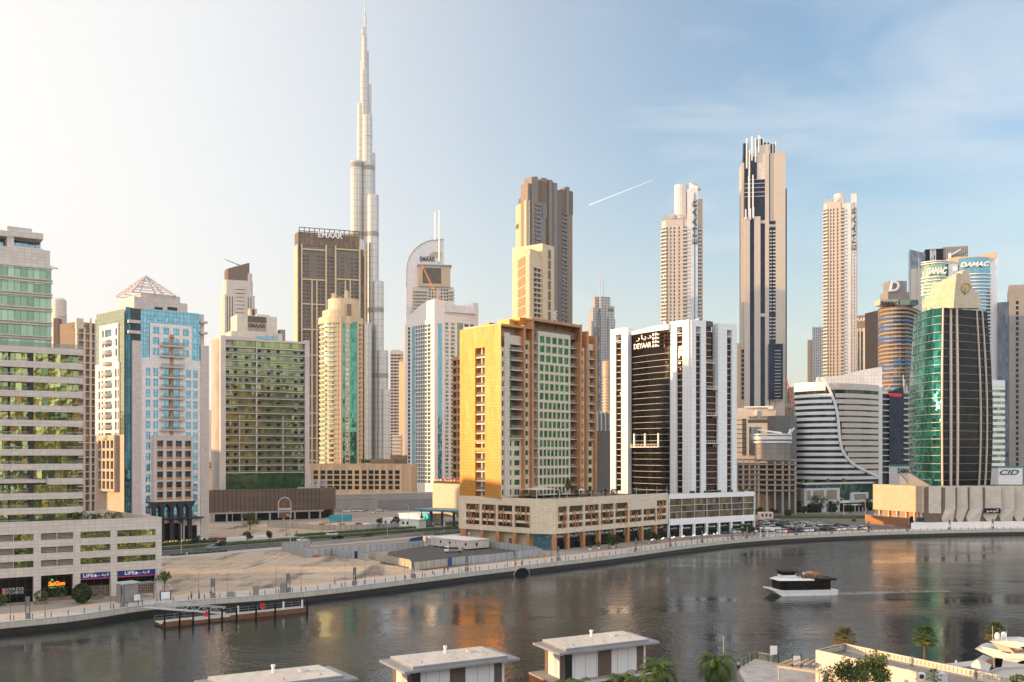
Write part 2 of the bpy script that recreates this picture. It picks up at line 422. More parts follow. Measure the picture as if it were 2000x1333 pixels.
# --- promenade strips
M['paving']=panel('grey_paving',(.52,.49,.46),1.2,1.2,.02,.8,.8,.05)
M['pavesand']=panel('sand_paving',(.64,.45,.32),.8,.8,.02,.85,.85,.06)
M['pavedark']=plain('dark_paving',(.13,.12,.12),.8)
struct('promenade',MB().strip(QP,-.3,.0,-7.4,-.9),M['paving'])
struct('promenade_path',MB().strip(QP,-.3,.004,-11.6,-7.4),M['pavesand'])
st=MB()
s=5.0
while s< QL:
 x,y,a=QF(s,-4.2);d=Vector((math.cos(a),math.sin(a)));nn=Vector((d.y,-d.x));c=Vector((x,y))
 k=(d*.4 +nn).normalized()
 for e,l in ((0,2.6),(1.6,.6)):
  q=c+d*e;h=d*.07;A=q-k*l;B=q+k*l
  st.quad((*(A-h),.009),(*(B-h),.009),(*(B+h),.009),(*(A+h),.009))
 s +=4.2
tag(st.build('paving_stripes',M['pavedark']),kind='structure')
# --- street: frame along the road
RO=Vector((-113,321));RD=Vector((.69,.724)).normalized();RPv=Vector((-RD.y,RD.x))
def rp(s,q):v=RO+RD*s+RPv*q;return (v.x,v.y)
def rstrip(name,q0,q1,s0,s1,z,mat,z0=-.3,curved=True):
 P=[]
 n=24
 for i in range(n+1):
  s_=s0+(s1-s0)*i/n
  P.append((s_,max(0,s_-120) ** 2 *.0016))     # bends gently right further on
 mb=MB()
 A=[rp(a,q0-b) for a,b in P];B=[rp(a,q1-b) for a,b in P]
 for i in range(n):
  mb.hexa([(*A[i],z0),(*A[i+1],z0),(*B[i+1],z0),(*B[i],z0)],[(*A[i],z),(*A[i+1],z),(*B[i+1],z),(*B[i],z)])
 return mb
m,t,p=newmat('sandy_plot');oc=obn(t)
a1=noise(t,vsc(t,oc,(.035,.11,1)),1.0,6,.6);a2=noise(t,oc,.35,6,.65);a3=noise(t,vsc(t,oc,(.9,.25,1)),.12,4)
c=mix(t,rng(t,a1,.35,.65,0,1),(.56,.42,.30),(.40,.30,.215))
c=mix(t,rng(t,a3,.52,.64,0,.85),c,(.075,.066,.058))
c=mix(t,rng(t,a2,.45,.75,0,.5),c,(.66,.53,.40))
c=mix(t,rng(t,noise(t,oc,2.5,4,.7),.5,.8,0,.5),c,(.12,.09,.07))
t.links.new(c,p.inputs['Base Color']);p.inputs['Roughness'].default_value=1
b=t.nodes.new('ShaderNodeBump');b.inputs['Distance'].default_value=.5;t.links.new(a2,b.inputs['Height']);t.links.new(b.outputs[0],p.inputs['Normal'])
M['sandlot']=m
sl=MB()
n=30
for i in range(n):
 P=[]
 for k in (i,i+1):
  s_=quay_s(315)+2 +(quay_s(935)-quay_s(315)-2)*k/n
  x,y,_=QF(s_,-11.6);P.append((x,y))
 ap=lambda q:RO+RD*((Vector(q)-RO).dot(RD))-RPv*8.5
 A,B=ap(P[0]),ap(P[1])
 if (A-Vector(P[0])).dot(RPv)> .5:sl.quad((*P[0],.012),(*P[1],.012),(B.x,B.y,.012),(A.x,A.y,.012))
struct('sandy_plot',sl,m)
rb=MB();r_=random.Random(77)
for k in range(260):
 px,py=r_.uniform(325,800),r_.uniform(1085,1135)
 if py< 1098 -(px-400)*.02 or py> 1140 -(px-330)*.055:continue
 c=GP(px,py);s_=r_.uniform(.08,.32);rb.ball((c[0],c[1],.02),s_,5,3,.7)
tag(rb.build('rubble',M['concrete']),'scattered stones and rubble lying over the sandy plot',kind='stuff')
tk=MB();M['track']=plain('pale_dusty_track',(.64,.50,.37),1,var=.2,scale=.5)
for pts in (((330,1128),(420,1117),(490,1104),(530,1090),(548,1080)),((345,1131),(440,1120),(510,1106),(552,1090),(566,1084)),((600,1118),(680,1108),(740,1105),(790,1112)),((430,1138),(540,1124),(640,1112),(720,1108))):
 tk.strip(smooth_path([GP(a,b)[:2] for a,b in pts],5),.013,.022,-.22,.22)
tag(tk.build('tyre_tracks',M['track']),kind='structure')
M['asphalt']=plain('asphalt',(.075,.072,.07),.9,var=.2,scale=.15)
M['kerb']=plain('kerb_stone',(.42,.40,.37),.85)
M['side']=panel('sidewalk_slabs',(.46,.43,.40),.8,.8,.02,.8,.9,.06)
struct('sidewalk',rstrip('sidewalk',-8.5,-1.2,-60,165,.12,M['side']),M['side'])
struct('road',rstrip('road',-1.2,16,-60,190,.02,M['asphalt']),M['asphalt'])
struct('kerb',rstrip('kerb',16,16.5,-60,190,.16,M['kerb']),M['kerb'])
struct('far_road',rstrip('road',21,31,-60,190,.021,M['asphalt']),M['asphalt'])
struct('far_sidewalk',rstrip('sidewalk',31.4,38,-60,160,.12,M['side']),M['side'])
mk=MB()
for k in range(40):
 for q in (4.5,10.3):
  s_=-40 +k*5.5
  if s_> 180:continue
  bb=max(0,s_-120) ** 2 *.0016
  A,B=Vector(rp(s_,q-bb)),Vector(rp(s_+2.2,q-bb));w_=RPv*.09
  mk.quad((*(A-w_),.026),(*(B-w_),.026),(*(B+w_),.026),(*(A+w_),.026))
tag(mk.build('road_markings',M['wht']),kind='structure')
# --- bare plot behind the street, gravel yard inside the hoarding, car park surface
struct('bare_plot',MB().quad((*rp(-20,38.2),.013),(*rp(120,38.2),.013),(*rp(150,105),.013),(*rp(0,105),.013)),M['sandlot'])
M['gravel']=plain('dark_gravel',(.085,.078,.07),.95,var=.35,scale=1.2)
gv=[GP(742,1101)[:2],GP(830,1115)[:2],GP(1045,1084)[:2],GP(1000,1066)[:2],GP(925,1062)[:2],GP(868,1055)[:2],GP(828,1068)[:2],GP(760,1078)[:2]]
struct('gravel_yard',MB().prism(gv,-.2,.024),M['gravel'])
M['carpark']=plain('car_park_asphalt',(.13,.12,.115),.9,var=.2,scale=.2)
cpk=[GP(1476,1040)[:2],GP(1790,1032.5)[:2],GP(1690,1006)[:2],GP(1505,1003)[:2]]
struct('car_park',MB().prism(cpk,-.2,.03),M['carpark'])
# --- haze: one closed box of even thin air
hb=MB().abox(-1750,1750,-520,3050,-7,900).build('haze',None)
hm=bpy.data.materials.new('haze_air');hm.use_nodes=True;t=hm.node_tree;t.nodes.clear()
pv=t.nodes.new('ShaderNodeVolumePrincipled');ou=t.nodes.new('ShaderNodeOutputMaterial');t.links.new(pv.outputs[0],ou.inputs['Volume'])
pv.inputs['Density'].default_value=HAZE_D=.00004;pv.inputs['Color'].default_value=(.78,.88,1.0,1);pv.inputs['Anisotropy'].default_value=.1
hb.data.materials.append(hm);tag(hb,'thin pale golden evening haze filling the air over the city',kind='stuff')
# ================================================================ NEAR BUILDINGS
M['g_left']=glass('left_tower_glass',(.20,.30,.15),1.35,3.37,metal=.8,tilt=.025,wav=.085,wsc=.5,c2=(.36,.40,.16),var=.45)  # second pane tone puts the yellow reflections into the colour
M['g_left2']=glass('upper_green_glass',(.25,.36,.25),1.4,3.37,metal=.7,tilt=.015,wav=.03)
M['louv']=louvre('grey_louvre',(.36,.31,.27),.32)
M['goods']=goods('shop_stock');M['shopdark']=glass('shop_glass',(.012,.012,.012),1.6,2.6,metal=.35,spec=.15,frame=4.0,ms=.06)
M['blue_sign']=plain('blue_sign_board',(.015,.03,.22),.35,var=.03)
M['red']=plain('red_paint',(.55,.03,.03),.4)
def left_tower():
 t=empty('office_tower',(-110,235,0),'pale banded office tower with green glass and a wide shop podium beside the quay','tower')
 d=Vector((.834,.552));Rr=Vector((-101.2,235));w=W(Rr-d*42,Rr)
 L=w.L
 # lower block: white parapet bands in front of recessed glass
 tops=[57.7 -3.372 *k for k in range(12)]
 core=MB()
 core.prism([w.pt(-2,0,-1.7)[:2],w.pt(L-.8,0,-1.7)[:2],w.pt(L-.8,0,-24)[:2],w.pt(-2,0,-24)[:2]],15,55.4)
 core.build('core_wall',M['g_dark'],t)
 E=[];G=[];RL=[];CO=[]
 ug0,ug1=w.us(66,131)
 for k,z in enumerate(tops):
  lo=z-1.47
  if lo< 16:continue
  E.append(MB().box(w,0,L,lo,z,-1.6,0).box(w,L-.35,L,lo,z,-14,-1.6))
  if k ==9:E[-1]=MB().box(w,w.u(92),L,lo,z,-1.6,.3).box(w,0,w.u(92),lo+.4,z,-1.6,-.6)
  zl=tops[k+1] if k< 11 else 17.9
  G.append(MB().rect(w,ug0,ug1,z-3.372,lo,-.25).rect(w,0,ug0-1.0,z-3.372,lo,-1.55).rect(w,ug1,L-.8,z-3.372,lo,-1.55))
  CO.append(bx(w,ug0-1.0,ug0,z-3.372,lo,-1.6,-.3))
  r=MB()
  for a,b in ((0,ug0-1.0),(ug1,L)):
   r.box(w,a,b,z-3.372 +.55,z-3.372 +.62,-.1,-.04).box(w,a,b,z-3.372 +.25,z-3.372 +.29,-.1,-.05)
  RL.append(r)
  CO.append(bx(w,w.u(18),w.u(21),z-3.372,lo,-1.5,-.6))
 many(t,'floor_band',E,M['beige']);many(t,'window_band',G,M['g_left']);many(t,'balcony_rail',RL,M['lgrey']);many(t,'column',CO,M['dark'])
 # topmost slab with glass rail
 rl=MB().box(w,0,L,57.72,58.7,-.2,-.14);rl.build('terrace_rail',M['g_rail'],t)
 # upper block
 q=Vector(XY(100.5,243));w2=W(q-d*40,q);L2=w2.L
 up=MB().prism([w2.pt(0,0,-.15)[:2],w2.pt(L2,0,-.15)[:2],w2.pt(L2,0,-14)[:2],w2.pt(0,0,-14)[:2]],54,w2.v(100,519))
 up.build('upper_wall',M['beige'],t)
 G=[];E=[]
 for k in range(6):
  yb=547 +27.7 *k;z0=w2.v(98,yb);z1=z0+20.5 *.1235
  G.append(rc(w2,0,L2-.12,z0,z1,.02));E.append(bx(w2,0,L2+.25,z0-.28,z0-.03,-1,.35));E.append(bx(w2,0,L2+.25,z1+.03,z1+.28,-1,.35))
 many(t,'window_band',G,M['g_left2']);many(t,'ledge',E,M['beige'])
 zt=w2.v(100,519)
 MB().box(w2,0,w2.u(98),zt,w2.v(97,490),-13,-.2).build('parapet_block',M['beige'],t)
 zp=w2.v(97,490)
 cr=MB()
 ua,ub,uc,ud=w2.us(20,26,62,86)
 cr.box(w2,ub-1.2,ub+.3,zp,w2.v(26,441),-6,-1.2)
 cr.box(w2,ub,ud,w2.v(86,467),w2.v(86,455),-6,-1)
 cr.box(w2,0,ub,w2.v(20,461),w2.v(20,450),-6,-1)
 cr.box(w2,ub,w2.u(64),w2.v(62,455),w2.v(62,445),-5,-1.4)
 cr.box(w2,ub+.3,ud,zp,zp+.45,-6,-1).box(w2,ud-.5,ud,zp,w2.v(86,467),-5.8,-5.3)
 cr.build('roof_frame',M['beige'],t)
 MB().rect(w2,ub+.3,ud-.2,zp+.45,w2.v(80,467),-5).rect(w2,0,ub-1.2,zp,w2.v(20,461),-5).build('penthouse_glass',M['g_blue'],t)
 MB().tube(w2.pt(L2,zt+.5,-4),w2.pt(L2+2.2,zt+.1,-4),.12,.08).tube(w2.pt(L2,zt-.2,-4),w2.pt(L2+2.2,zt+.1,-4),.08).build('davit_arm',M['lgrey'],t)
 # podium
 A=Vector((-83.4,237));w=W(A-d*46,A);L=w.L
 sd_=Vector((-28.6,34)).normalized()
 B=A+sd_*44;C=w.A+sd_*44
 MB().prism([w.pt(0,0,-2.6)[:2],w.pt(L,0,-2.6)[:2],(B.x,B.y),(C.x,C.y)],0,15.9).build('podium_core',M['cream'],t)
 P=[];body=MB()
 U=w.u
 cols=[(0,U(26)),(U(27),U(65.6)),(U(80),U(111)),(U(112.3),U(143)),(U(157),U(216)),(U(229),U(304))]
 rws=[(7.74,9.2),(10.69,12.15),(13.73,15.2)]
 punched(body,w,0,L,5.75,17.95,cols,rws,.5,P)
 zt=17.95
 body.quad(w.pt(0,zt,0),w.pt(L,zt,0),w.pt(L,zt,-.5),w.pt(0,zt,-.5));body.quad(w.pt(L,15.8,-.5),w.pt(0,15.8,-.5),w.pt(0,zt,-.5),w.pt(L,zt,-.5))
 body.quad(w.pt(0,5.75,-2.6),w.pt(L,5.75,-2.6),w.pt(L,5.75,0),w.pt(0,5.75,0))
 for a,b in ((65.6,80),(143,157),(216,229),(304,315.5)):body.box(w,U(a),min(L,U(b)),0,5.75,-1.6,0)
 ws=W(A,B);body.rect(ws,0,44,0,15.9,.0)
 body.build('podium_wall',M['beige'],t)
 pr=MB().box(ws,0,44,15.9,17.95,-.35,0);wb=W(B,C);pr.box(wb,0,wb.L,15.9,17.6,-.35,0);pr.build('roof_parapet',M['cream'],t)
 glz=[];lv=[]
 for e in P:
  uu=[ (Vector(v[:2])-w.A).dot(w.d) for v in e.V];c=sum(uu)/4
  (lv if (c< U(26) or U(80)< c< U(143)) else glz).append(e)
 many(t,'window_band',glz,M['g_left']);many(t,'louvre_panel',lv,M['louv'])
 # shops
 MB().rect(w,0,U(65.6),0,5.75,-1.3).build('shop_front',M['shopdark'],t)
 MB().rect(w,U(80),U(143),0,5.75,-1.3).build('shop_front',M['shopdark'],t)
 for a,b in ((157,216),(229,304)):
  sf=MB().rect(w,U(a),U(b),0,2.6,-1.2).build('shop_window',M['goods'],t)
  MB().rect(w,U(a),U(b),2.6,4.35,-1.2).build('shop_window',M['shopdark'],t)
  sb=bx(w,U(a)+.1,U(b)-.1,4.4,5.72,-.9,-.3).build('sign_board',M['blue_sign'],t)
  bx(w,U(a)+.1,U(b)-.1,4.2,4.38,-.9,-.32).build('sign_stripe',plain('pink_stripe',(.6,.06,.12),.4),t)
  cu=(U(a)+U(b))/2
  text('LIFE',w,cu-1.5,4.72,.8,M['ltr_white'],t,n=-.28,bold=.02,width=2.2)
  text('\ufed2\ufef3\ufefb',w,cu+1.75,4.72,.8,M['ltr_white'],t,n=-.28,width=2.4)
  hs=MB().wprism(w,[(cu-.3,4.72),(cu+.3,4.72),(cu+.3,5.05),(cu,5.42),(cu-.3,5.05)],-.28,-.2);hs.build('house_emblem',M['ltr_white'],t)
 sg=plain('lit_orange_letters',(1.0,.22,.02),.4,emit=.45,var=.02)
 text('SaiGon',w,U(112),3.2,1.0,sg,t,n=-1.1,width=3.5,slant=.2,bold=.03)
 text('fine asian food',w,U(112),2.75,.28,plain('lit_green_letters',(.05,.6,.25),.4,emit=.3),t,n=-1.1,width=3.0)
 MB().ball(w.pt(U(103),4.55,-1.0),.3).build('leaf_emblem',plain('sign_green',(.05,.5,.08),.4,emit=.2),t)
 text('EXPRESS',w,U(27),2.75,.6,M['lgrey'],t,n=-1.2,width=4.2)
 text('KITCHENS',w,U(27),1.95,.6,M['lgrey'],t,n=-1.2,width=4.2)
 bx(w,U(6),U(12),1.9,3.3,-1.25,-1.15).build('red_emblem',M['red'],t)
 MB().rect(w,U(80),U(143),.02,.021,0)
 return w
LW=left_tower()
# ------------------------------------------------ teal tower with a lattice pyramid
M['pyr_white']=panel('white_stone_panels',(.78,.73,.70),1.2,1.0,jk=.6)
M['pyr_beige']=panel('taupe_stone_panels',(.58,.50,.46),1.2,1.0,jk=.6)
M['pyr_shade_brown']=panel('shaded_brown_panels',(.40,.30,.23),1.2,1.0,jk=.6)  # brown of the lower left face, with its shadow put into the colour
def pyramid_tower():
 fr=WP(244,366,407,387);lf=WP(188,382,242.5,366.5)
 t=empty('apartment_tower',(*fr.A,0),'teal and white apartment tower topped by an open lattice pyramid','tower')
 zt=fr.v(275,602)
 P=[lf.A,lf.B,fr.A,fr.B];back=lf.A+fr.B-lf.B
 core=inset([lf.A,lf.B,fr.A,fr.B,back],1.6)
 MB().prism(core,0,zt-.1).build('core_wall',M['pyr_beige'],t)
 pit=20.35 *376 /F
 u,v=fr.us,fr.v
 # --- front: top teal glass, white frame, lower white wall
 U=lambda a:fr.u(a);PN=[];RAIL=[]
 zA=fr.v(330,634);zB=fr.v(330,708);zC=fr.v(330,850)
 tg=MB()
 for a,b in ((275,292),(374,391)):tg.rect(fr,U(a),U(b),zB,zt,-.05)
 tg.rect(fr,U(292),U(374),zA,zt,-.05);tg.rect(fr,U(391),U(400),fr.v(395,668),zt-2.5,-1.2)
 tg.build('teal_curtain_glass',M['g_teal'],t)
 vents=[bx(fr,U(x),U(x+5),fr.v(x,y+7),fr.v(x,y),-.2,.04) for x in (281,299,322,340,361,378) for y in (622,)]
 vents +=[bx(fr,U(x),U(x+5),fr.v(x,y+7),fr.v(x,y),-.2,.04) for x in (281,378) for y in (643,663,684)]
 many(t,'vent_window',vents,M['g_blue'])
 wl=MB();cols=[(U(298),U(310.5)),(U(318),U(330)),(U(337.5),U(349.5)),(U(356.5),U(368))]
 rw=[(fr.v(330,y+13.5),fr.v(330,y)) for y in (641,661.5,682)]
 punched(wl,fr,U(292),U(374),zB,zA,cols,rw,.3,PN,n=.25)
 cols=[(U(284),U(293)),(U(298.5),U(308)),(U(362.5),U(372)),(U(376.5),U(385))]
 rw=[(fr.v(330,y+15),fr.v(330,y)) for y in [721 +20.5 *k for k in range(16)]]
 rw=[r for r in rw if r[0]> 2]
 punched(wl,fr,U(275),U(391),8,zB,cols+[(U(319),U(350))],rw,.35,PN,n=.25,skip=lambda a,b:U(315)< a< U(354) and b< zC)
 wl.box(fr,U(275),U(391),0,8,-1,.25)
 wl.box(fr,U(274.4),U(391.6),zB-.1,zB+1.2,-.4,.3)
 wl.build('front_wall',M['pyr_white'],t)
 # corner pier, side piers
 pr=MB().box(fr,U(258),U(274.5),0,fr.v(266,666),-1.5,.6).box(fr,U(391),fr.L,0,fr.v(400,676),-1.5,.6)
 pr.build('corner_pier',M['pyr_beige'],t)
 MB().rect(fr,U(246),U(259),0,zt,-.6).build('corner_glass',M['g_corner'],t)
 MB().box(fr,U(257),U(275),fr.v(266,664),zt-.4,-1.4,-.3).build('corner_recess',M['g_dark'],t)
 SB=[]
 for y in (626,646.5):SB.append(bx(fr,U(249),U(272),fr.v(260,y+6),fr.v(260,y),-1,1.3))
 for y in (626,647):SB.append(bx(fr,U(391),U(404),fr.v(395,y+6),fr.v(395,y+2),-1,1.0))
 # balconies up the middle
 for k in range(9):
  y=676 +20.5 *k
  SB.append(MB().box(fr,U(311),U(358),fr.v(333,y+2.5),fr.v(333,y-.3),-.2,1.7))
  RAIL.append(MB().box(fr,U(311.5),U(357.5),fr.v(333,y-.6),fr.v(333,y-6),1.55,1.62))
 many(t,'balcony',SB,M['pyr_beige']);many(t,'railing',RAIL,M['g_rail'])
 MB().box(fr,U(331),U(338),zC,fr.v(334,658),-.1,.5).lathe((*fr.pt(U(334.5),0,.3)[:2],0),[(1.0,fr.v(334,660)),(.9,fr.v(334,656)),(.3,fr.v(334,653))],10).build('balcony_fin',M['terracotta'],t)
 # projecting brown loggia bay
 bw=fr.off(2.2);bb=MB();LP=[]
 cols=[(bw.u(a),bw.u(b)) for a,b in ((307,319),(325.5,337.5),(343.5,355.5),(361.5,373.5))]
 rw=[(bw.v(340,y+16.5),bw.v(340,y)) for y in (861,881,901,921,941,960)]
 b0,b1=bw.us(300,376.5)
 punched(bb,bw,b0,b1,bw.v(340,980),bw.v(340,851),cols,rw,1.0,LP)
 zb0=bw.v(340,980);zb1=bw.v(340,851)
 bb.quad(bw.pt(b0,zb0,-2.4),bw.pt(b0,zb0,0),bw.pt(b0,zb1,0),bw.pt(b0,zb1,-2.4));bb.quad(bw.pt(b1,zb0,0),bw.pt(b1,zb0,-2.4),bw.pt(b1,zb1,-2.4),bw.pt(b1,zb1,0))
 bb.quad(bw.pt(b0,zb1,0),bw.pt(b1,zb1,0),bw.pt(b1,zb1,-2.4),bw.pt(b0,zb1,-2.4));bb.quad(bw.pt(b0,zb0,-2.4),bw.pt(b1,zb0,-2.4),bw.pt(b1,zb0,0),bw.pt(b0,zb0,0))
 bb.build('loggia_bay',M['pyr_beige'],t);many(t,'loggia_window',LP,M['g_dark'])
 lr=[]
 for (a,b) in cols:
  for lo,hi in rw:lr.append(bx(bw,a,b,lo,lo+1.0,-.35,-.25))
 many(t,'loggia_railing',lr,M['terracotta'])
 # arcade at the base
 AR=[];PL=[]
 for a in (302,318,336.5,355,372):
  u0=bw.u(a)
  PL.append(bx(bw,u0-.7,u0+.7,0,bw.v(340,982),-1.4,-.2).wprism(bw,[(u0-.7,zb0-2.6),(u0+.7,zb0-2.6),(u0+2.2,zb0+.02),(u0-2.2,zb0+.02)],-1.3,-.15))
 many(t,'arcade_column',PL,M['dark'])
 MB().rect(fr,U(300),U(377),8,zb0,.5).build('arcade_glass',M['g_teal'],t)
 bx(fr,U(275),U(392),8.4,8.9,.3,3.2).build('entrance_canopy',M['dark'],t)
 MB().rect(fr,U(275),U(352),.2,6.8,.3).build('shop_front',M['shopdark'],t)
 MB().rect(fr,U(360),U(384),.2,5.6,.3).build('shop_front',M['shopdark'],t)
 text('Grand Cinema Cafe',fr,U(330),6.9,.9,M['ltr_white'],t,n=.4,width=9)
 # --- left face
 U=lambda a:lf.u(a);V=lambda y:lf.v(215,y)
 lg=MB().rect(lf,0,lf.L,V(640),lf.v(243,603),-.05).rect(lf,0,U(195),V(880),V(640),-.05).rect(lf,U(232),lf.L,V(975),V(640),-.05)
 lg.build('sky_lit_curtain_glass',M['g_teal_lit'],t)
 wl=MB();PN2=[]
 punched(wl,lf,U(195),U(232),V(710),V(634),[(U(200),U(204)),(U(206),U(219)),(U(226),U(230))],[(V(y+14),V(y)) for y in (644,664,684)],.4,PN2,n=.2)
 punched(wl,lf,U(187.5),U(234),V(850),V(710),[(U(193),U(197)),(U(199),U(203)),(U(206),U(219)),(U(225),U(229)),(U(230.5),U(233))],[(V(y+15),V(y)) for y in [723 +20.5 *k for k in range(7)]],.4,PN2,n=.2)
 wl.build('side_wall',M['pyr_white'],t)
 bwl=lf.off(1.6);bb=MB()
 punched(bb,bwl,bwl.u(189),bwl.u(223),V(960),V(851),[(bwl.u(a),bwl.u(a+5)) for a in (192,200,208,216)],[(V(y+15),V(y)) for y in (861,881,901,921,940)],.8,PN2)
 q0,q1=bwl.us(189,223)
 bb.quad(bwl.pt(q1,V(960),0),bwl.pt(q1,V(960),-1.8),bwl.pt(q1,V(851),-1.8),bwl.pt(q1,V(851),0));bb.quad(bwl.pt(q0,V(851),0),bwl.pt(q1,V(851),0),bwl.pt(q1,V(851),-1.8),bwl.pt(q0,V(851),-1.8))
 bb.build('loggia_bay',M['pyr_shade_brown'],t)
 MB().rect(lf,0,lf.L,0,V(850),0).build('base_wall',M['pyr_shade_brown'],t)
 many(t,'window',PN+PN2,M['g_teal'])
 SB=[]
 for k in range(10):
  y=664 +20.5 *k;c=lf.pt(U(213),0,.1)
  SB.append(MB().lathe((c[0],c[1],0),[(2.3,V(y+10)),(2.5,V(y+8.5)),(2.5,V(y+3))],12))
 many(t,'balcony',SB,M['pyr_beige'])
 # --- crown: stepped block and lattice pyramid
 wc=fr.off(-3);zc=zt
 blk=MB().box(wc,wc.u(276),wc.u(366),zc-.5,wc.v(300,587),-16,0).box(wc,wc.u(276.5),wc.u(354),zc,wc.v(300,574),-14,-1)
 wl3=lf.off(-3);blk.box(wl3,wl3.u(232),wl3.u(262),zc-.5,wl3.v(240,584),-8,0)
 blk.build('crown_block',M['pyr_beige'],t)
 many(t,'louvre_panel',[bx(wc,wc.u(a),wc.u(a+19),wc.v(a,606),wc.v(a,599.5),-.1,.05) for a in (299,327)],M['dark'])
 zb=wc.v(300,574);u0,u1=wc.us(249,349);hw=(u1-u0)/2 *.86;cc=Vector(wc.pt((u0+u1)/2 +.3,0,-8.5));ap=Vector((cc.x,cc.y,wc.v(297,533)))
 dd=Vector((*fr.d,0));nn=Vector((*fr.n,0));K=[Vector((cc.x,cc.y,zb))+dd*a*hw+nn*b*hw for a,b in ((-1,1),(1,1),(1,-1),(-1,-1))]
 py=MB()
 for i in range(4):
  py.tube(K[i],ap,.38,.3,4)
  mid=(K[i]+K[(i+1) % 4])/2;py.tube(mid,ap,.26,.2,4)
  for k in range(7):f=k/7.5;py.tube(K[i].lerp(ap,f),K[(i+1) % 4].lerp(ap,f),.17,.17,4)
 py.build('lattice_pyramid',M['pyr_beige'],t)
 an=MB()
 for a,h in ((222,5),(226,4),(231,5.5)):
  c=lf.pt(lf.u(a),0,-4);an.tube((c[0],c[1],zt-1),(c[0],c[1],zt+h),.1);an.tube((c[0]-1.2,c[1],zt+h*.8),(c[0]+1,c[1],zt+h),.12)
 an.build('roof_antenna',M['lgrey'],t)
pyramid_tower()
# ------------------------------------------------ green banded slab
M['slab_conc']=plain('slab_concrete',(.56,.49,.45),.7,scale=.1)
M['g_slab']=glass('slab_glass',(.17,.23,.13),1.6,3.1,metal=.6,tilt=.03,c2=(.26,.28,.11),wav=.06)
M['g_slabtop']=glass('slab_top_glass',(.08,.17,.09),1.6,1.6,metal=.6)
def slab_tower():
 w=WP(430.5,490,604,513);U,V=w.us,w.v;L=w.L
 t=empty('apartment_tower',(*w.A,0),'broad green glass apartment slab with pale balcony lines and a lettered roof box','tower')
 zt=w.v(431,655);d=18
 MB().prism([w.pt(0,0,-2)[:2],w.pt(L,0,-2)[:2],w.pt(L,0,-d)[:2],w.pt(0,0,-d)[:2]],8,zt-1).build('core_wall',M['slab_conc'],t)
 pr=MB().box(w,0,w.u(440.5),8,zt,-d-.1,.4).box(w,w.u(595.5),L,8,zt,-d-.1,.4).box(w,w.u(440.5),w.u(595.5),zt-2.0,zt-1.0,-2,.3)
 pr.box(w,w.u(440.5),w.u(500),zt-1.6,zt-.2,-2.1,.25)
 pr.build('side_pier',M['slab_conc'],t)
 E=[];G=[];RL=[];DV=[];DO=[]
 ys=[692.5 +14.4 *k for k in range(17)]
 ua,ub=w.u(440.5),w.u(595.5)
 z_top=w.v(518,672)
 G.append(rc(w,w.u(456),ub-1,w.v(518,680),w.v(518,668),-.6));E.append(bx(w,ua,ub,w.v(518,682),w.v(518,680),-2,.2))
 prev=w.v(518,682)
 for k,y in enumerate(ys):
  z=w.v(518,y)
  E.append(bx(w,ua,ub,z-.32,z,-2,.2));RL.append(bx(w,ua,ub,z,z+1.05,.05,.12))
  G.append(rc(w,ua,ub,z,prev-.3,-1.4))
  for px in (446,461,483,508,526,545,579,591):
   if rnd.random()< .62:DO.append(rc(w,w.u(px)-.8,w.u(px)+.8,z+.05,z+2.3,-1.36))
  prev=z
 for px in (501.5,):DV.append(bx(w,w.u(px)-.3,w.u(px)+.3,prev,zt-2.0,-1.5,.1))
 zl=w.v(518,813)
 for px in (468,553):DV.append(bx(w,w.u(px)-.2,w.u(px)+.2,prev,zl,-1.5,.1))
 many(t,'floor_slab',E,M['slab_conc']);many(t,'window_band',G,M['g_slab']);many(t,'railing',RL,M['g_rail']);many(t,'divider',DV,M['slab_conc']);many(t,'balcony_door',DO,M['black'])
 MB().rect(w,ua,ub,7,prev-.3,-.5).build('lobby_glass',M['g_slabtop'],t)
 # roof block with the sign
 wr=w.off(-4);zb=zt-1.5
 rb=MB().box(wr,wr.u(463),wr.u(541),zb,wr.v(500,617),-12,0).box(wr,wr.u(452),wr.u(552),zb,wr.v(500,649),-12,-.6)
 rb.build('roof_block',M['cream'],t)
 bx(wr,wr.u(484),wr.u(520),wr.v(500,647),wr.v(500,618.5),-.1,.12).build('sign_recess',plain('sign_recess_tan',(.36,.27,.21),.6),t)
 bx(wr,wr.u(484),wr.u(520),wr.v(500,630),wr.v(500,619),-.1,.25).build('sign_louvre',louvre('brown_louvre',(.20,.15,.12),.5),t)
 text('EMAAR',wr,wr.u(501.5),wr.v(500,640.5),wr.v(500,633)-wr.v(500,640.5),M['ltr_dark'],t,n=.2,width=wr.u(518)-wr.u(485),bold=.01)
 many(t,'roof_window',[rc(w,w.u(a),w.u(b),w.v(a,662),w.v(a,655),-.3 -3) for a,b in ((506,515),(518,534),(537,545))],M['g_teal'])
 MB().box(wr,wr.u(548),wr.u(558),zb,wr.v(552,644),-5,-.7).build('roof_lattice',M['greycon'],t)
 MB().box(wr,wr.u(505),wr.u(530),wr.v(515,617),wr.v(515,613.5),-6,-3).build('roof_gear',M['lgrey'],t)
 # small tower stub behind the roof, with a dark vertical sign
 o=MB().box(wr,wr.u(497),wr.u(511),zb+3,wr.v(503,599),-12,-8);o.build('lift_block',M['sand'],t)
 bx(wr,wr.u(501.5),wr.u(506),wr.v(503,614),wr.v(503,601),-7.9,-7.8).build('vertical_sign',M['ltr_dark'],t)
slab_tower()
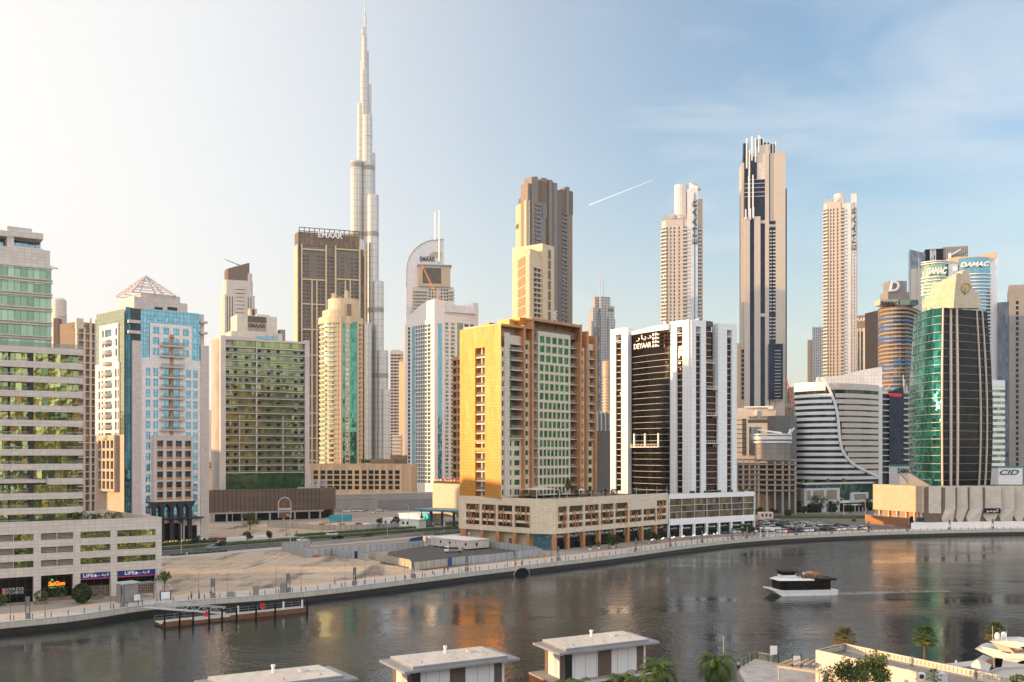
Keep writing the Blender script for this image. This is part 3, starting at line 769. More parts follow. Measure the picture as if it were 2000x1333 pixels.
# ------------------------------------------------ brown parking building in front of it
m,t_,p=newmat('brown_mesh_screen');uv=uvn(t_)
b=brick(t_,uv,2.1,60,(.105,.075,.055),(.13,.09,.065),(.03,.022,.018),.16)
f=rng(t_,noise(t_,vsc(t_,uv,(.06,.5,1)),1.0,5),.5,.75,0,.7)
t_.links.new(mix(t_,f,b.outputs[0],(.20,.12,.07)),p.inputs['Base Color']);p.inputs['Roughness'].default_value=.45;M['mesh']=m
def parking_building():
 w=WP(408,482,632,509);L=w.L;w2=W(w.B,XY(655.5,527))
 t=empty('parking_building',(*w.A,0),'low dark brown screened parking building with a pale arch in its front','building')
 z0,z1=4.2,w.v(408,958)
 c=[w.A,w.B,w2.B,Vector(w.A)+(w2.B-w.B)]
 MB().prism(c,z0,z1).build('screen_wall',M['mesh'],t)
 MB().prism(inset(c,3),0,z0).build('ground_floor',M['black'],t)
 bx(w,0,L,z0-.5,z0+.3,-1.5,.25).build('edge_beam',M['concrete'],t)
 many(t,'column',[bx(w,L*f-.4,L*f+.4,0,z0-.5,-1.4,0) for f in (.03,.15,.28,.40,.52,.64,.74,.87,.97)],M['concrete'])
 u0,u1=w.us(543.5,568);zt=w.v(556,972);r=(u1-u0)/2;zc=zt-r;cu=(u0+u1)/2
 out=[(u0,1)]+[(cu-r*math.cos(a),zc+r*math.sin(a)) for a in [math.pi*k/16 for k in range(17)]]+[(u1,1)]
 MB().wprism(w,out,.05,.15).build('arch_panel',plain('arch_brown',(.16,.085,.045),.5,var=.4,scale=.8),t)
 fr=MB()
 for a,b_ in zip(out,out[1:]):fr.tube(w.pt(*a,.3),w.pt(*b_,.3),.28,.28,6)
 fr.box(w,u0,u1,z0+.6,z0+1.7,.16,.3)
 fr.build('arch_frame',M['lgrey'],t)
 text('PACIFIC VENTURES',w2.off(-6),w2.L*.0 +6,z1+.4,3.4,plain('rooftop_letters',(.55,.55,.62),.4),t,width=26,n=.2,name='roof_letters')
 MB().box(w,w.u(589),w.u(632),z1,z1+.5,-9,-6).build('roof_sign_base',M['lgrey'],t)
 # low stepped end
 MB().box(w2.off(-2),w2.L,w2.L+3,0,9,-8,0).build('stair_block',plain('rust_panel',(.16,.07,.045),.6),t)
parking_building()
# ------------------------------------------------ gold apartment tower with its cream podium
M['gold']=panel('gold_brown_cladding',(.52,.215,.025),1.9,1.15,.045,.5,rough=.46,var=.08,metal=.12,dirt=.05,wav=.4)
M['g_gold']=glass('emerald_glass',(.018,.13,.06),1.6,2.4,metal=.65,tilt=.03,wav=.05,c2=(.06,.19,.055),frame=.5)
M['pod_cream']=panel('podium_cream_tiles',(.68,.56,.42),1.5,.9,jk=.6)
M['bronze']=glass('bronze_screen',(.085,.062,.036),1.2,3,metal=.4)
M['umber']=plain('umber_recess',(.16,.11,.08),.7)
def canopy(name):pass
def gold_tower():
 sw=WP(898,367.5,978.5,350.5);fw=W(sw.B,sw.B+Vector((46.5,51.6)).normalized()*54)
 t=empty('apartment_tower',(*sw.B,0),'brown apartment tower with one golden sunlit face and emerald windows on a cream podium','tower')
 ztop=sw.v(898,645);zb=17.7
 back=[sw.A+(fw.B-sw.B)*.93]
 u,V=sw.u,sw.v
 sl0,sl1=sw.us(928,947)
 cp=[sw.pt(0,0,-.0),sw.pt(sl0,0,0),sw.pt(sl0,0,-4),sw.pt(sl1,0,-4),sw.pt(sl1,0,0),sw.pt(sw.L,0,0)]
 core=[Vector(q[:2]) for q in cp]+[fw.A+fw.d*1.0 -fw.n*0,]
 # sunlit wall with the recessed balcony slot
 wl=MB();PN=[]
 zs1,zs0=V(937,680),zb
 punched(wl,sw,0,sw.L,zb-.2,ztop,[(sl0,sl1)],[(zb,V(937,881)),(V(937,875),V(937,864)),(V(937,860),zs1)],3.0,PN)
 wl.quad(sw.pt(0,zb,-18),sw.pt(0,zb,0),sw.pt(0,ztop,0),sw.pt(0,ztop,-18))
 wl.build('sunlit_wall',M['gold'],t)
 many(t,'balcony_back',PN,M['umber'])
 SL=[];RA=[]
 pitch=18.55 *359 /F;n=17
 for k in range(n):
  z=zs1-(k+1)*pitch
  if z< zb:break
  SL.append(bx(sw,sl0+.1,sl1-.1,z-.25,z+.25,-2.9,-.3));RA.append(bx(sw,sl0+.1,sl1-.1,z+.25,z+1.2,-.5,-.44))
 SL.append(bx(sw,(sl0+sl1)/2 -.25,(sl0+sl1)/2 +.25,zb,zs1,-2.5,-.9))
 many(t,'balcony',SL,M['cream']);many(t,'railing',RA,M['g_rail'])
 # front face, stepped bays (pixel columns measured on the photograph)
 L=fw.L;U=fw.u;FV=fw.v
 MB().prism([fw.pt(3.6,0,-3)[:2],fw.pt(L-.4,0,-3)[:2],fw.pt(L-.4,0,-22)[:2],fw.pt(3.6,0,-22)[:2]],zb,FV(1060,640)).build('core_wall',M['sand'],t)
 pit=18.6 *365 /F*1.0
 z0s=zb+.2;nf=17
 pit=(FV(1100,660)-zb)/17.0
 def lev(k):return zb+pit*k
 G=[];SB=[];WL=MB();RC=MB();CP=MB();RR=[]
 # strip 1: corner window strip
 a,b=0,U(984.5);punched(WL,fw,a,b,zb,FV(980,678),[(a+.5,b-.2)],rows(zb+.5,pit,16,.3,2.2),.3,G)
 # strip 2: plain cream
 a,b=U(984.5),U(995);WL.rect(fw,a,b,zb,FV(990,650),.15)
 # strip 3: balconies with green glass on the left part; lower five storeys windows
 a,b,c=U(995),U(1002),U(1018)
 WL.rect(fw,a,c,lev(15.6),FV(1000,655),-.2)
 for k in range(16):
  z=lev(k)
  if k< 6:
   punched(WL,fw,a,c,z,z+pit,[(a+.3,a+1.1),(a+2.6,c-.8)],[(z+.7,z+2.6)],.3,G)
  else:
   G.append(rc(fw,a,b,z+.1,z+pit-.3,-.8));RC.rect(fw,b,c,z+.1,z+pit-.3,-2.2)
   SB.append(bx(fw,a,c,z-.3,z+.05,-2.4,.9));RR.append(bx(fw,a,c,z+.1,z+1.05,.8,.86))
 # copper fins (run full height, rise above the roof)
 fins=[(1018,1021.5,636),(1034,1038,622),(1128,1131.5,634),(1141,1144.5,648),(1158,1161,656)]
 FN=[]
 for pa,pb,yt in fins:FN.append(bx(fw,U(pa),U(pb),zb,FV(pa,yt),-3,1.3))
 # strip 4: single windows between fins
 for pa,pb in ((1021.5,1034),(1131.5,1141)):
  a,b=U(pa),U(pb);punched(WL,fw,a,b,zb,lev(16.2),[(a+.5,b-.7)],rows(zb,pit,16,.9,2.7),.35,G)
 # strip 5: left balconies recess
 a,b=U(1038),U(1049.5)
 for k in range(17):
  z=lev(k);RC.rect(fw,a,b,z,z+pit,-2.4);SB.append(bx(fw,a,b,z-.25,z+.05,-2.4,.2));RR.append(bx(fw,a,b,z+.1,z+1.05,.05,.1))
 # strip 6: emerald grid, narrower columns towards the bottom
 a,b=U(1049.5),U(1112.5)
 for k in range(17):
  nc=5 if k >=14 else 6 if k >=10 else 7 if k >=6 else 8
  z=lev(k);punched(WL,fw,a,b,z,z+pit+(1.2 if k ==16 else 0),even(a+.6,b-.6,nc,.74),[(z+.5,z+2.95)],.3,G,n=.35)
 WL.quad(fw.pt(a,zb,-2),fw.pt(a,zb,.35),fw.pt(a,lev(17)+1.2,.35),fw.pt(a,lev(17)+1.2,-2));WL.quad(fw.pt(b,zb,.35),fw.pt(b,zb,-2),fw.pt(b,lev(17)+1.2,-2),fw.pt(b,lev(17)+1.2,.35))
 # strip 7: dark balcony recess
 a,b=U(1112.5),U(1128)
 for k in range(17):
  z=lev(k);RC.rect(fw,a,b,z,z+pit,-2.6);SB.append(bx(fw,a,b,z-.22,z+.02,-2.6,-.1));RR.append(bx(fw,a,b,z+.05,z+1.0,-.3,-.25))
 # strip 8: right end balconies
 a,b=U(1144.5),U(1158)
 for k in range(16):
  z=lev(k)
  if k< 6:punched(WL,fw,a,b,z,z+pit,[(a+.7,b-.6)],[(z+.7,z+2.7)],.3,G)
  else:
   WL.rect(fw,a+1.2,b-1.2,z,z+pit,-.6);RC.rect(fw,a,b,z,z+pit,-2.2)
   SB.append(bx(fw,a,b,z-.3,z+.05,-2,.9));RR.append(bx(fw,a,b,z+.1,z+1.05,.8,.86))
 WL.rect(fw,a,b,lev(16),lev(16)+2.4,.2)
 WL.build('front_wall',panel('front_cream_panels',(.64,.54,.43),1.6,1.1,jk=.7),t)
 many(t,'window',G,M['g_gold']);many(t,'balcony',SB,M['cream']);many(t,'railing',RR,M['g_rail'])
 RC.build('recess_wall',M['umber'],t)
 many(t,'copper_fin',FN,M['terracotta'])
 # crown: louvred frame, brown lid
 zc0,zc1=lev(17)+1.3,FV(1038,622)
 lv=MB().rect(fw,U(1038),U(1128),lev(17)-.2,FV(1050,640),-.6)
 lv.build('crown_louvre',louvre('crown_louvre',(.34,.21,.13),.6),t)
 MB().rect(fw,U(1038),U(1128),FV(1050,640) ,zc1-.8,-2.6).build('crown_panels',panel('crown_bronze_panels',(.30,.13,.04),5.2,6,.4,.3),t)
 MB().box(fw,U(1034)-.2,U(1131),zc1-1.0,zc1,-8,1.5).box(fw,U(1128),U(1131),FV(1130,668),zc1-1.0,-3,1.4).build('crown_lid',M['terracotta'],t)
 bl=MB().box(fw,U(1008),U(1018),ztop-6,FV(1010,622),-9,-3.2).box(fw,U(1021.5),U(1034),lev(16.2),FV(1028,620),-7,-1.5)
 bl.box(fw,U(1131.5),U(1141),lev(16.2),FV(1136,636),-8,-1.0).box(fw,U(1144.5),U(1158),lev(16.6),FV(1150,655),-8,-1.5).box(fw,U(984),U(1008),ztop-4,FV(990,655),-12,-3)
 bl.box(sw,sw.u(921),sw.u(935),ztop-1,V(928,629),-9,-5).box(sw,sw.u(939),sw.u(957),ztop-1,V(945,632),-9,-4)
 bl.box(sw,sw.u(935),sw.L,ztop-.6,ztop,-16,-.3)
 bl.build('roof_block',M['gold'],t)
 # ---------------- podium
 z1=17.7
 P0,P1,P2,P3=Vector((-19.6,366.2)),Vector((7.0,341.2)),Vector((14.8,339.4)),Vector((61.3,391))
 pl,pc,pr=W(P0,P1),W(P1,P2),W(P2,P3)
 MB().prism([P0+Vector((1.0,.8)),pl.pt(pl.L,0,-1)[:2],pr.pt(0,0,-1)[:2],pr.pt(pr.L,0,-1)[:2],pr.pt(pr.L,0,-30)[:2],Vector(P0)+Vector((30,30))],5.6,16.4).build('podium_core',M['umber'],t)
 wl=MB();PN=[]
 cl=[(pl.u(a),pl.u(b)) for a,b in ((910,936.5),(940.5,968),(972,1000.5),(1005,1034.5))]
 rws=[(13.3,15.35),(10.5,12.1),(7.9,9.3)]
 vv=lambda y:pl.v(1000,y)
 zr=[(vv(1000),vv(988)),(vv(1016.5),vv(1004.5)),(vv(1029.5),vv(1021))]
 punched(wl,pl,0,pl.L,5.64,z1,cl,zr,.6,PN)
 wl.rect(pc,0,pc.L,5.64,z1)
 bays=[(1090,1108),(1112,1139),(1143,1170),(1173.5,1199),(1202,1226.5),(1230,1254),(1257,1281),(1283,1302)]
 cr=[(pr.u(a),pr.u(b)) for a,b in bays]
 punched(wl,pr,0,pr.L,5.64,z1,cr,zr,.6,PN,skip=lambda a,b:pr.u(1228)< a< pr.u(1282) and b> 13)
 wl.quad(pl.pt(0,z1,0),pl.pt(pl.L,z1,0),pl.pt(pl.L,z1,-.5),pl.pt(0,z1,-.5));wl.quad(pr.pt(0,z1,0),pr.pt(pr.L,z1,0),pr.pt(pr.L,z1,-.5),pr.pt(0,z1,-.5))
 wl.quad(pl.pt(0,5.64,-8),pl.pt(pl.L,5.64,-8),pl.pt(pl.L,5.64,0),pl.pt(0,5.64,0));wl.quad(pr.pt(0,5.64,-8),pr.pt(pr.L,5.64,-8),pr.pt(pr.L,5.64,0),pr.pt(0,5.64,0))
 wl.quad(pc.pt(0,5.64,-8),pc.pt(pc.L,5.64,-8),pc.pt(pc.L,5.64,0),pc.pt(0,5.64,0))
 wl.build('podium_wall',M['pod_cream'],t)
 many(t,'podium_window',PN,M['bronze'])
 BT=[]
 r2=random.Random(3)
 for w_,cs in ((pl,cl),(pr,cr)):
  for i,(a,b) in enumerate(cs):
   for j in range(2):
    if w_ is pr and 5 <=i <=6 and j ==0:continue
    for f in r2.sample([.06,.24,.42,.6,.78,.94],3 if b-a> 3 else 1):
     x=a+(b-a)*f;top=zr[j][0]+r2.choice([.5,1.2,1.9]);BT.append(bx(w_,x-.18,x+.18,top-r2.choice([3.0,3.4]),top,0,.28))
 many(t,'copper_batten',BT,M['terracotta'])
 many(t,'column',[bx(pl,pl.u(a),pl.u(b),0,5.64,-1.3,-.1) for a,b in ((898.5,909),(938,943),(968,974),(1001,1007),(1028,1033))]+[bx(pr,pr.u(a),pr.u(a)+1.2,0,5.64,-1.4,-.1) for a in (1083.5,1109,1139.5,1170,1199.5,1226.5,1254,1280.5)],M['terracotta'])
 gf=MB().rect(pl,pl.u(909),pl.u(1035),0,5.64,-2.6);gf.build('ground_wall',panel('ground_tiles',(.62,.51,.36),2.4,2.4,jk=.6),t)
 bx(pl,pl.u(984),pl.u(990),0,3.2,-2.6,-2.5).build('door',M['umber'],t)
 MB().rect(pl,pl.u(1037),pl.L,0,5.64,-1.5).rect(pc,0,pc.L,0,5.64,-1.2).build('corner_glass',M['g_teal'],t)
 sg=[('Root Dining',1095,0),('\ufe97\ufeae\ufe97\ufede \ufea9\ufe8d\ufef3\ufee8\ufeaa',1125,1),('Root Dining',1155,0),('\ufe97\ufeae\ufe97\ufede \ufea9\ufe8d\ufef3\ufee8\ufeaa',1184,1),('Rosemarine',1214,0),('\ufe8e\ufee7\ufe98\ufbb4\ufe96',1241,1),('Rosemarine',1268,0),('\ufe8e\ufee7\ufe98\ufbb4\ufe96',1292,1)]
 SF=[]
 for i,(s_,px,ar) in enumerate(sg):
  a,b=[(1087,1109),(1113,1139.5),(1143,1170),(1174,1199.5),(1203,1226.5),(1230,1254),(1258,1280.5),(1284,1304)][i]
  SF.append(rc(pr,pr.u(a),pr.u(b),0,5.64,-2.2))
  wd_=(pr.u(b)-pr.u(a))*.8
  bx(pr,pr.u(a)+.1,pr.u(b)-.1,3.5,5.5,-1.9,-1.7).build('shop_fascia',M['dark'] if i< 4 else M['black'],t)
  text(s_[::-1] if ar else s_,pr,(pr.u(a)+pr.u(b))/2,4.0,1.05,M['ltr_white'],t,n=-1.65,width=wd_,slant=.15)
 many(t,'shop_front',SF,M['shopdark'])
 text('CORAL TOWER',pr,pr.u(1256),14.0,.95,M['ltr_white'],t,n=.05,width=pr.u(1271)-pr.u(1241))
 text('\ufedd\ufe8e\ufead\ufeee\ufedb \ufe9d\ufeae\ufe91'[::-1],pr,pr.u(1256),15.4,.9,M['ltr_white'],t,n=.05,width=pr.u(1268)-pr.u(1243))
 # glass rail posts on the podium roof
 rl=MB()
 pp=pr.off(-.5)
 rl.box(pp,0,pp.L,z1+1.3,z1+1.36,-.1,-.04)
 for k in range(11):rl.box(pp,pp.L*k/10 -.05,pp.L*k/10 +.05,z1,z1+2.6,-.1,0)
 rl.build('terrace_rail',M['lgrey'],t)
 tr=MB().prism([pl.pt(0.3,0,-1)[:2],pl.pt(pl.L,0,-1)[:2],pr.pt(0,0,-1)[:2],pr.pt(pr.L,0,-1)[:2],pr.pt(pr.L,0,-29)[:2],Vector(P0)+Vector((29,29))],16.4,16.9)
 tr.build('podium_roof',M['umber'],t)
 return pl,pr
PLW,PRW=gold_tower()
# ------------------------------------------------ black and white tower
M['tw']=panel('white_tower_panels',(.80,.80,.81),1.5,1.9,.05,.72,var=.02,dirt=.04)
M['g_bronze']=glass('bronze_glass',(.08,.033,.015),1.6,3.9,metal=.8,spec=.15,tilt=.04,wav=.05,c2=(.025,.016,.012))
def black_tower():
 lw=WP(1194.7,445,1347.5,412);rw=WP(1347.5,412,1436,426)
 t=empty('office_tower',(*lw.B,0),'white framed office tower with curved black glass and letters and dots at its top left','tower')
 zb=15;zt=lw.v(1347,624.8)
 corner=[lw.A,lw.B,rw.B,lw.A+rw.B-lw.B]
 MB().prism(inset(corner,3.0),zb,zt-4).build('core_wall',M['g_black'],t)
 pit=12.03 *425 /F
 Wt=MB();G=[];B_=[];LN=[]
 def pier(w,pa,pb,sa,sb,yt,n1=.9,n0=-3,foot=zb):
  """white pier with a dark slot of windows and a square notch near the top"""
  a,b=w.u(pa),w.u(pb);top=w.v((pa+pb)/2,yt);
  if sa is None:Wt.box(w,a,b,foot,top,n0,n1);return
  c,e=w.u(sa),w.u(sb);q=w.v((sa+sb)/2,yt+24);q2=w.v((sa+sb)/2,yt+12)
  Wt.box(w,a,c,foot,top,n0,n1);Wt.box(w,e,b,foot,top,n0,n1);Wt.box(w,c,e,q2,top,n0,n1);Wt.box(w,c,e,foot,foot+1.6,n0,n1)
  z=foot+1.6
  while z< q-.5:
   G.append(rc(w,c,e,z+.12,min(q,z+pit)-.12,n1-.8));LN.append(bx(w,c,e,z-.12,z+.12,n1-1.2,n1-.45));z +=pit
  Wt.box(w,c,e,q-.3,q,n0,n1-.1);Wt.rect(w,c,e,q,q2,n0+.4)
 pier(lw,1194.7,1229,1205,1216,642)
 pier(lw,1311,1347.5,1324,1335.5,627)
 pier(rw,1347.5,1376,1356.5,1366,626.5)
 pier(rw,1400,1436,1417,1426.5,633.5)
 Wt.build('white_pier',M['tw'],t)
 # curved black curtain wall between the piers
 a,b=lw.u(1229),lw.u(1311);nseg=10;path=[]
 for i in range(nseg+1):
  f=i/nseg;path.append(lw.pt(a+(b-a)*f,0,-1.6 +3.0 *math.sin(math.pi*(f*.55 +.0)) )[:2])
 nfl=int((zt-8 -zb)/pit)
 BL=[];CG=[]
 for k in range(nfl):
  z=zb+k*pit
  CG.append(MB().strip(path,z+.1,z+pit-.1,-.3,0));BL.append(MB().strip(path,z-.07,z+.07,-.3,.09))
 ztop_c=zb+nfl*pit
 many(t,'window_band',CG,M['g_black']);many(t,'floor_line',BL,M['lgrey'])
 MB().strip(path,ztop_c,zt-3.3,-.3,-.05).build('sign_glass',M['g_bronze'],t)
 MB().strip(path,[zt-3.4 +(0 if i> 0 else 0) for i in range(nseg+1)],[zt-2.2 +1.2 *math.sin(i/nseg*1.6) for i in range(nseg+1)],-3,.9).build('curved_cornice',M['tw'],t)
 # sign: arabic + latin name and a block of dots
 sw_=W(path[1],path[-3])
 zs=ztop_c+.3
 text('DEYAAR',sw_,sw_.L*.40,zs+.2,2.3,M['ltr_white'],t,n=1.3,width=11.5,bold=.02)
 text('\ufead\ufe8e\ufef3\ufea9',sw_,sw_.L*.45,zs+3.4,2.6,M['ltr_white'],t,n=1.3,width=10)
 dots=[]
 for i in range(3):
  for j in range(4):
   c=sw_.pt(sw_.L*.82 +i*1.6,zs+.6 +j*1.6,1.3);q=MB().tube(c,(c[0]+sw_.n.x*.15,c[1]+sw_.n.y*.15,c[2]),.62,.62,10);dots.append(q)
 many(t,'sign_dot',dots,M['ltr_white'])
 dots=[]
 for i in range(3):
  for j in range(4):
   c=sw_.pt(sw_.L*1.02 +i*1.6,zs+.9 +j*1.6,1.3);dots.append(MB().tube(c,(c[0]+sw_.n.x*.15,c[1]+sw_.n.y*.15,c[2]),.5,.5,10))
 many(t,'sign_dot',dots,M['black'])
 # recessed balcony in the dark face, with three white posts
 q0,q1=lw.us(1238,1294);zbal=lw.v(1266,873);rl=MB().box(lw,q0,q1,zbal-.3,zbal,-1,2.4)
 for k in range(21):x=q0+(q1-q0)*k/20;rl.box(lw,x-.05,x+.05,zbal,zbal+1.1,2.25,2.35)
 rl.box(lw,q0,q1,zbal+1.05,zbal+1.15,2.22,2.38)
 rl.build('terrace',M['wht'],t)
 many(t,'terrace_post',[bx(lw,lw.u(x)-.3,lw.u(x)+.3,zbal,lw.v(1266,847),1.4,2.0) for x in (1244,1265,1291)],M['wht'])
 # right face: stacked black boxes with small terraces
 ys=[626,709,760,812,866,960];pr=[1392,1394,1398,1401,1404,1404]
 DK=[];TR=[]
 for k in range(5):
  a,b=rw.u(1376),rw.u(pr[k]);za,zb_=rw.v(1390,ys[k+1]),rw.v(1390,ys[k]);z=za
  if k ==4:za=z=zb
  while z< zb_-2.2:
   DK.append(rc(rw,a,b,z+.1,min(z+pit,zb_)-.1,-.9 +k*.25));LN.append(bx(rw,a,b,z-.1,z+.1,-1.4,-.75 +k*.25));z +=pit
  if k:
   T=MB().box(rw,a,b+.2,zb_-.25,zb_,-1.5,k*.25 +.2)
   for i in range(8):x=a+(b-a)*i/7;T.box(rw,x-.05,x+.05,zb_,zb_+1.1,k*.25 -.0,k*.25 +.1)
   T.box(rw,a,b,zb_+1.05,zb_+1.15,k*.25,k*.25 +.12)
   TR.append(T)
 many(t,'window',G,M['g_bronze']);many(t,'window_band',DK,M['g_bronze']);many(t,'floor_line',LN,M['lgrey']);many(t,'terrace',TR,M['wht'])
 MB().box(rw,rw.u(1349),rw.u(1393),zt-.8,zt+.2,-12,-1.2).box(rw,rw.u(1376),rw.u(1393),rw.v(1385,638),rw.v(1385,627.5),-6,-.2).build('roof_lid',plain('brown_lid',(.10,.07,.06),.5),t)
 cr=MB();c=lw.pt(lw.u(1302),zt-1.5,-6);e=lw.pt(lw.u(1345),zt+1.0,-7)
 cr.tube(c,e,.4,.3,6).abox(c[0]-1,c[0]+1,c[1]-1,c[1]+1,zt-5,zt+.3);cr.build('window_cleaning_crane',M['wht'],t)
 # ---- glazed podium with shops
 a,b=Vector((61.6,391.3)),Vector((102.6,420));w=W(a,b);L=w.L;z1=17.2
 MB().prism([w.pt(0,0,-.8)[:2],w.pt(L,0,-.8)[:2],w.pt(L,0,-30)[:2],w.pt(0,0,-30)[:2]],5,16).build('podium_core',M['dark'],t)
 e2=W(b,b-w.n*30)
 fr=MB().box(w,0,L,15.2,z1,-1,0).box(w,0,L,4.9,7.4,-1,0).box(w,0,.5,0,z1,-1,0).box(w,L-.5,L,0,z1,-1,0)
 nb=7
 for k in range(1,nb):x=L*k/nb;fr.box(w,x-.45,x+.45,0,5,-1,-.02)
 fr.box(e2,0,30,0,z1,-.3,0).box(w,0,L,0,.1,-2,.3)
 fr.build('podium_frame',M['tw'],t)
 PN=[];SF=[];LN=[]
 for k in range(nb):
  x0,x1=L*k/nb,L*(k+1)/nb
  for j in range(3):PN.append(rc(w,x0+.08,x1-.08,7.5 +2.57 *j,7.5 +2.57 *j+2.3,-.5))
  SF.append(rc(w,x0+.45,x1-.45,0,4.9,-1.2))
  x=(x0+x1)/2;sw2=(L/nb)*.62
  text('Kona' if k % 2 else '\ufee5\ufef2\ufed8\ufbbf\ufe91\ufeae',w,x,3.15,.75 if k % 2 else .8,M['ltr_white'],t,n=-1.1,width=sw2)
 for j in range(1,3):LN.append(bx(w,0,L,7.35 +2.57 *j,7.55 +2.57 *j,-.6,.05))
 for k in range(1,nb):LN.append(bx(w,L*k/nb-.08,L*k/nb+.08,7.4,15.2,-.6,0))
 many(t,'podium_window',PN,glass('podium_bronze_glass',(.09,.075,.06),1.5,2.5,metal=.7,tilt=.05,wav=.1,c2=(.16,.12,.06),var=.5));many(t,'shop_front',SF,M['shopdark']);many(t,'mullion',LN,M['lgrey'])
 many(t,'planter',[bx(w,L*f,L*f+2.2,z1,z1+.9,-1.6,-.7) for f in (.26,.42,.56,.7,.84,.96)],plain('roof_hedge',(.03,.07,.02),.9))
black_tower()
# ================================================================ FAR TOWERS
def duo(pl,zl,pc,zc,pr,zr):
 lw=WP(pl,zl,pc,zc);rw=WP(pc,zc,pr,zr);return lw,rw,[lw.A,lw.B,rw.B,lw.A+rw.B-lw.B]
M['pale']=panel('pale_tower_panels',(.56,.49,.43),2.5,3.4,.12,.8,var=.04)
M['tan']=panel('tan_tower_panels',(.50,.37,.25),2.5,3.4,.1,.8,var=.04)
M['goldpale']=panel('pale_gold_cladding',(.60,.47,.31),3,3.3,.08,.8,var=.04)
M['steel']=panel('steel_and_glass_rings',(.52,.49,.455),4.5,11.0,.6,.66,rough=.32,var=.05,metal=.3)
M['steelband']=plain('grey_mechanical_floor',(.25,.22,.20),.6)
M['brownglass']=glass('brown_glass',(.10,.08,.065),1.6,3.3,metal=.5,tilt=.02)
M['greyglass']=glass('grey_blue_glass',(.16,.19,.22),1.6,3.3,metal=.6,tilt=.02)
M['navy']=glass('navy_glass',(.02,.03,.05),1.6,3.3,metal=.6,spec=.15,tilt=.02)
M['winfar']=glass('distant_window',(.06,.075,.08),1.2,1.8,metal=.5,spec=.15,tilt=.04,var=.7)
def burj():
 Y0=1750;k=Y0/F
 t=empty('skyscraper',((714 -CX)*k,Y0,0),'tallest needle shaped silver skyscraper tapering in steps to a thin spire','tower')
 tiers=[(711.6,714.4,20,0,0),(711,715.8,31,0,2),(706,712.5,54,0,4),(709,717.6,74,-5,3),(712,719.6,98,6,4),(702.8,710,117,5,5),(705,721.4,142,-8,4),(714,724,163,8,5),(699,713,206,-8,6),(711,729,230,-12,6),
   (695,706,252,10,7),(700,722,250,12,8),(716,731.7,297,10,7),(687,711.5,320,-14,8),(709,733,322,-10,9),(721,743,388,-22,9),(733,754.5,557,-34,10),(742,764,690,-40,10),(752,776,765,-48,10),(700,722,480,-40,9),(712,735,640,-55,9)]
 T=[]
 for a,b,y,dy,_ in tiers:
  r=(b-a)/2 *k;c=((a+b)/2 -CX)*k;z=ZAT(y,Y0)
  T.append(MB().lathe((c,Y0+dy,0),[(r*1.02,0),(r,z*.55),(r,z-5),(r*.97,z)],20))
 for e in T:e.build('tower_tier',M['steel'],t,smooth=False)
 sp_=MB().lathe(((713 -CX)*k,Y0,0),[(1.5,ZAT(22,Y0)-2),(1.1,ZAT(14,Y0)),(.55,ZAT(8,Y0)),(.3,ZAT(1,Y0))],8);sp_.build('spire',M['lgrey'],t)
 B=[]
 for a,b,dy,ys in ((687,711.5,-14,(329,462)),(709,733,-10,(333,462,612)),(721,743,-22,(464,611)),(733,754.5,-34,(612,737)),(742,764,-40,(738,)),(711,729,-12,(272,))):
  for y in ys:
   r=(b-a)/2 *k*1.015;c=((a+b)/2 -CX)*k
   h=4.5 if y != 272 else .8
   B.append(MB().lathe((c,Y0+dy,0),[(r,ZAT(y+h,Y0)),(r,ZAT(y-h,Y0))],20))
 many(t,'mechanical_floor',B,M['steelband'])
burj()
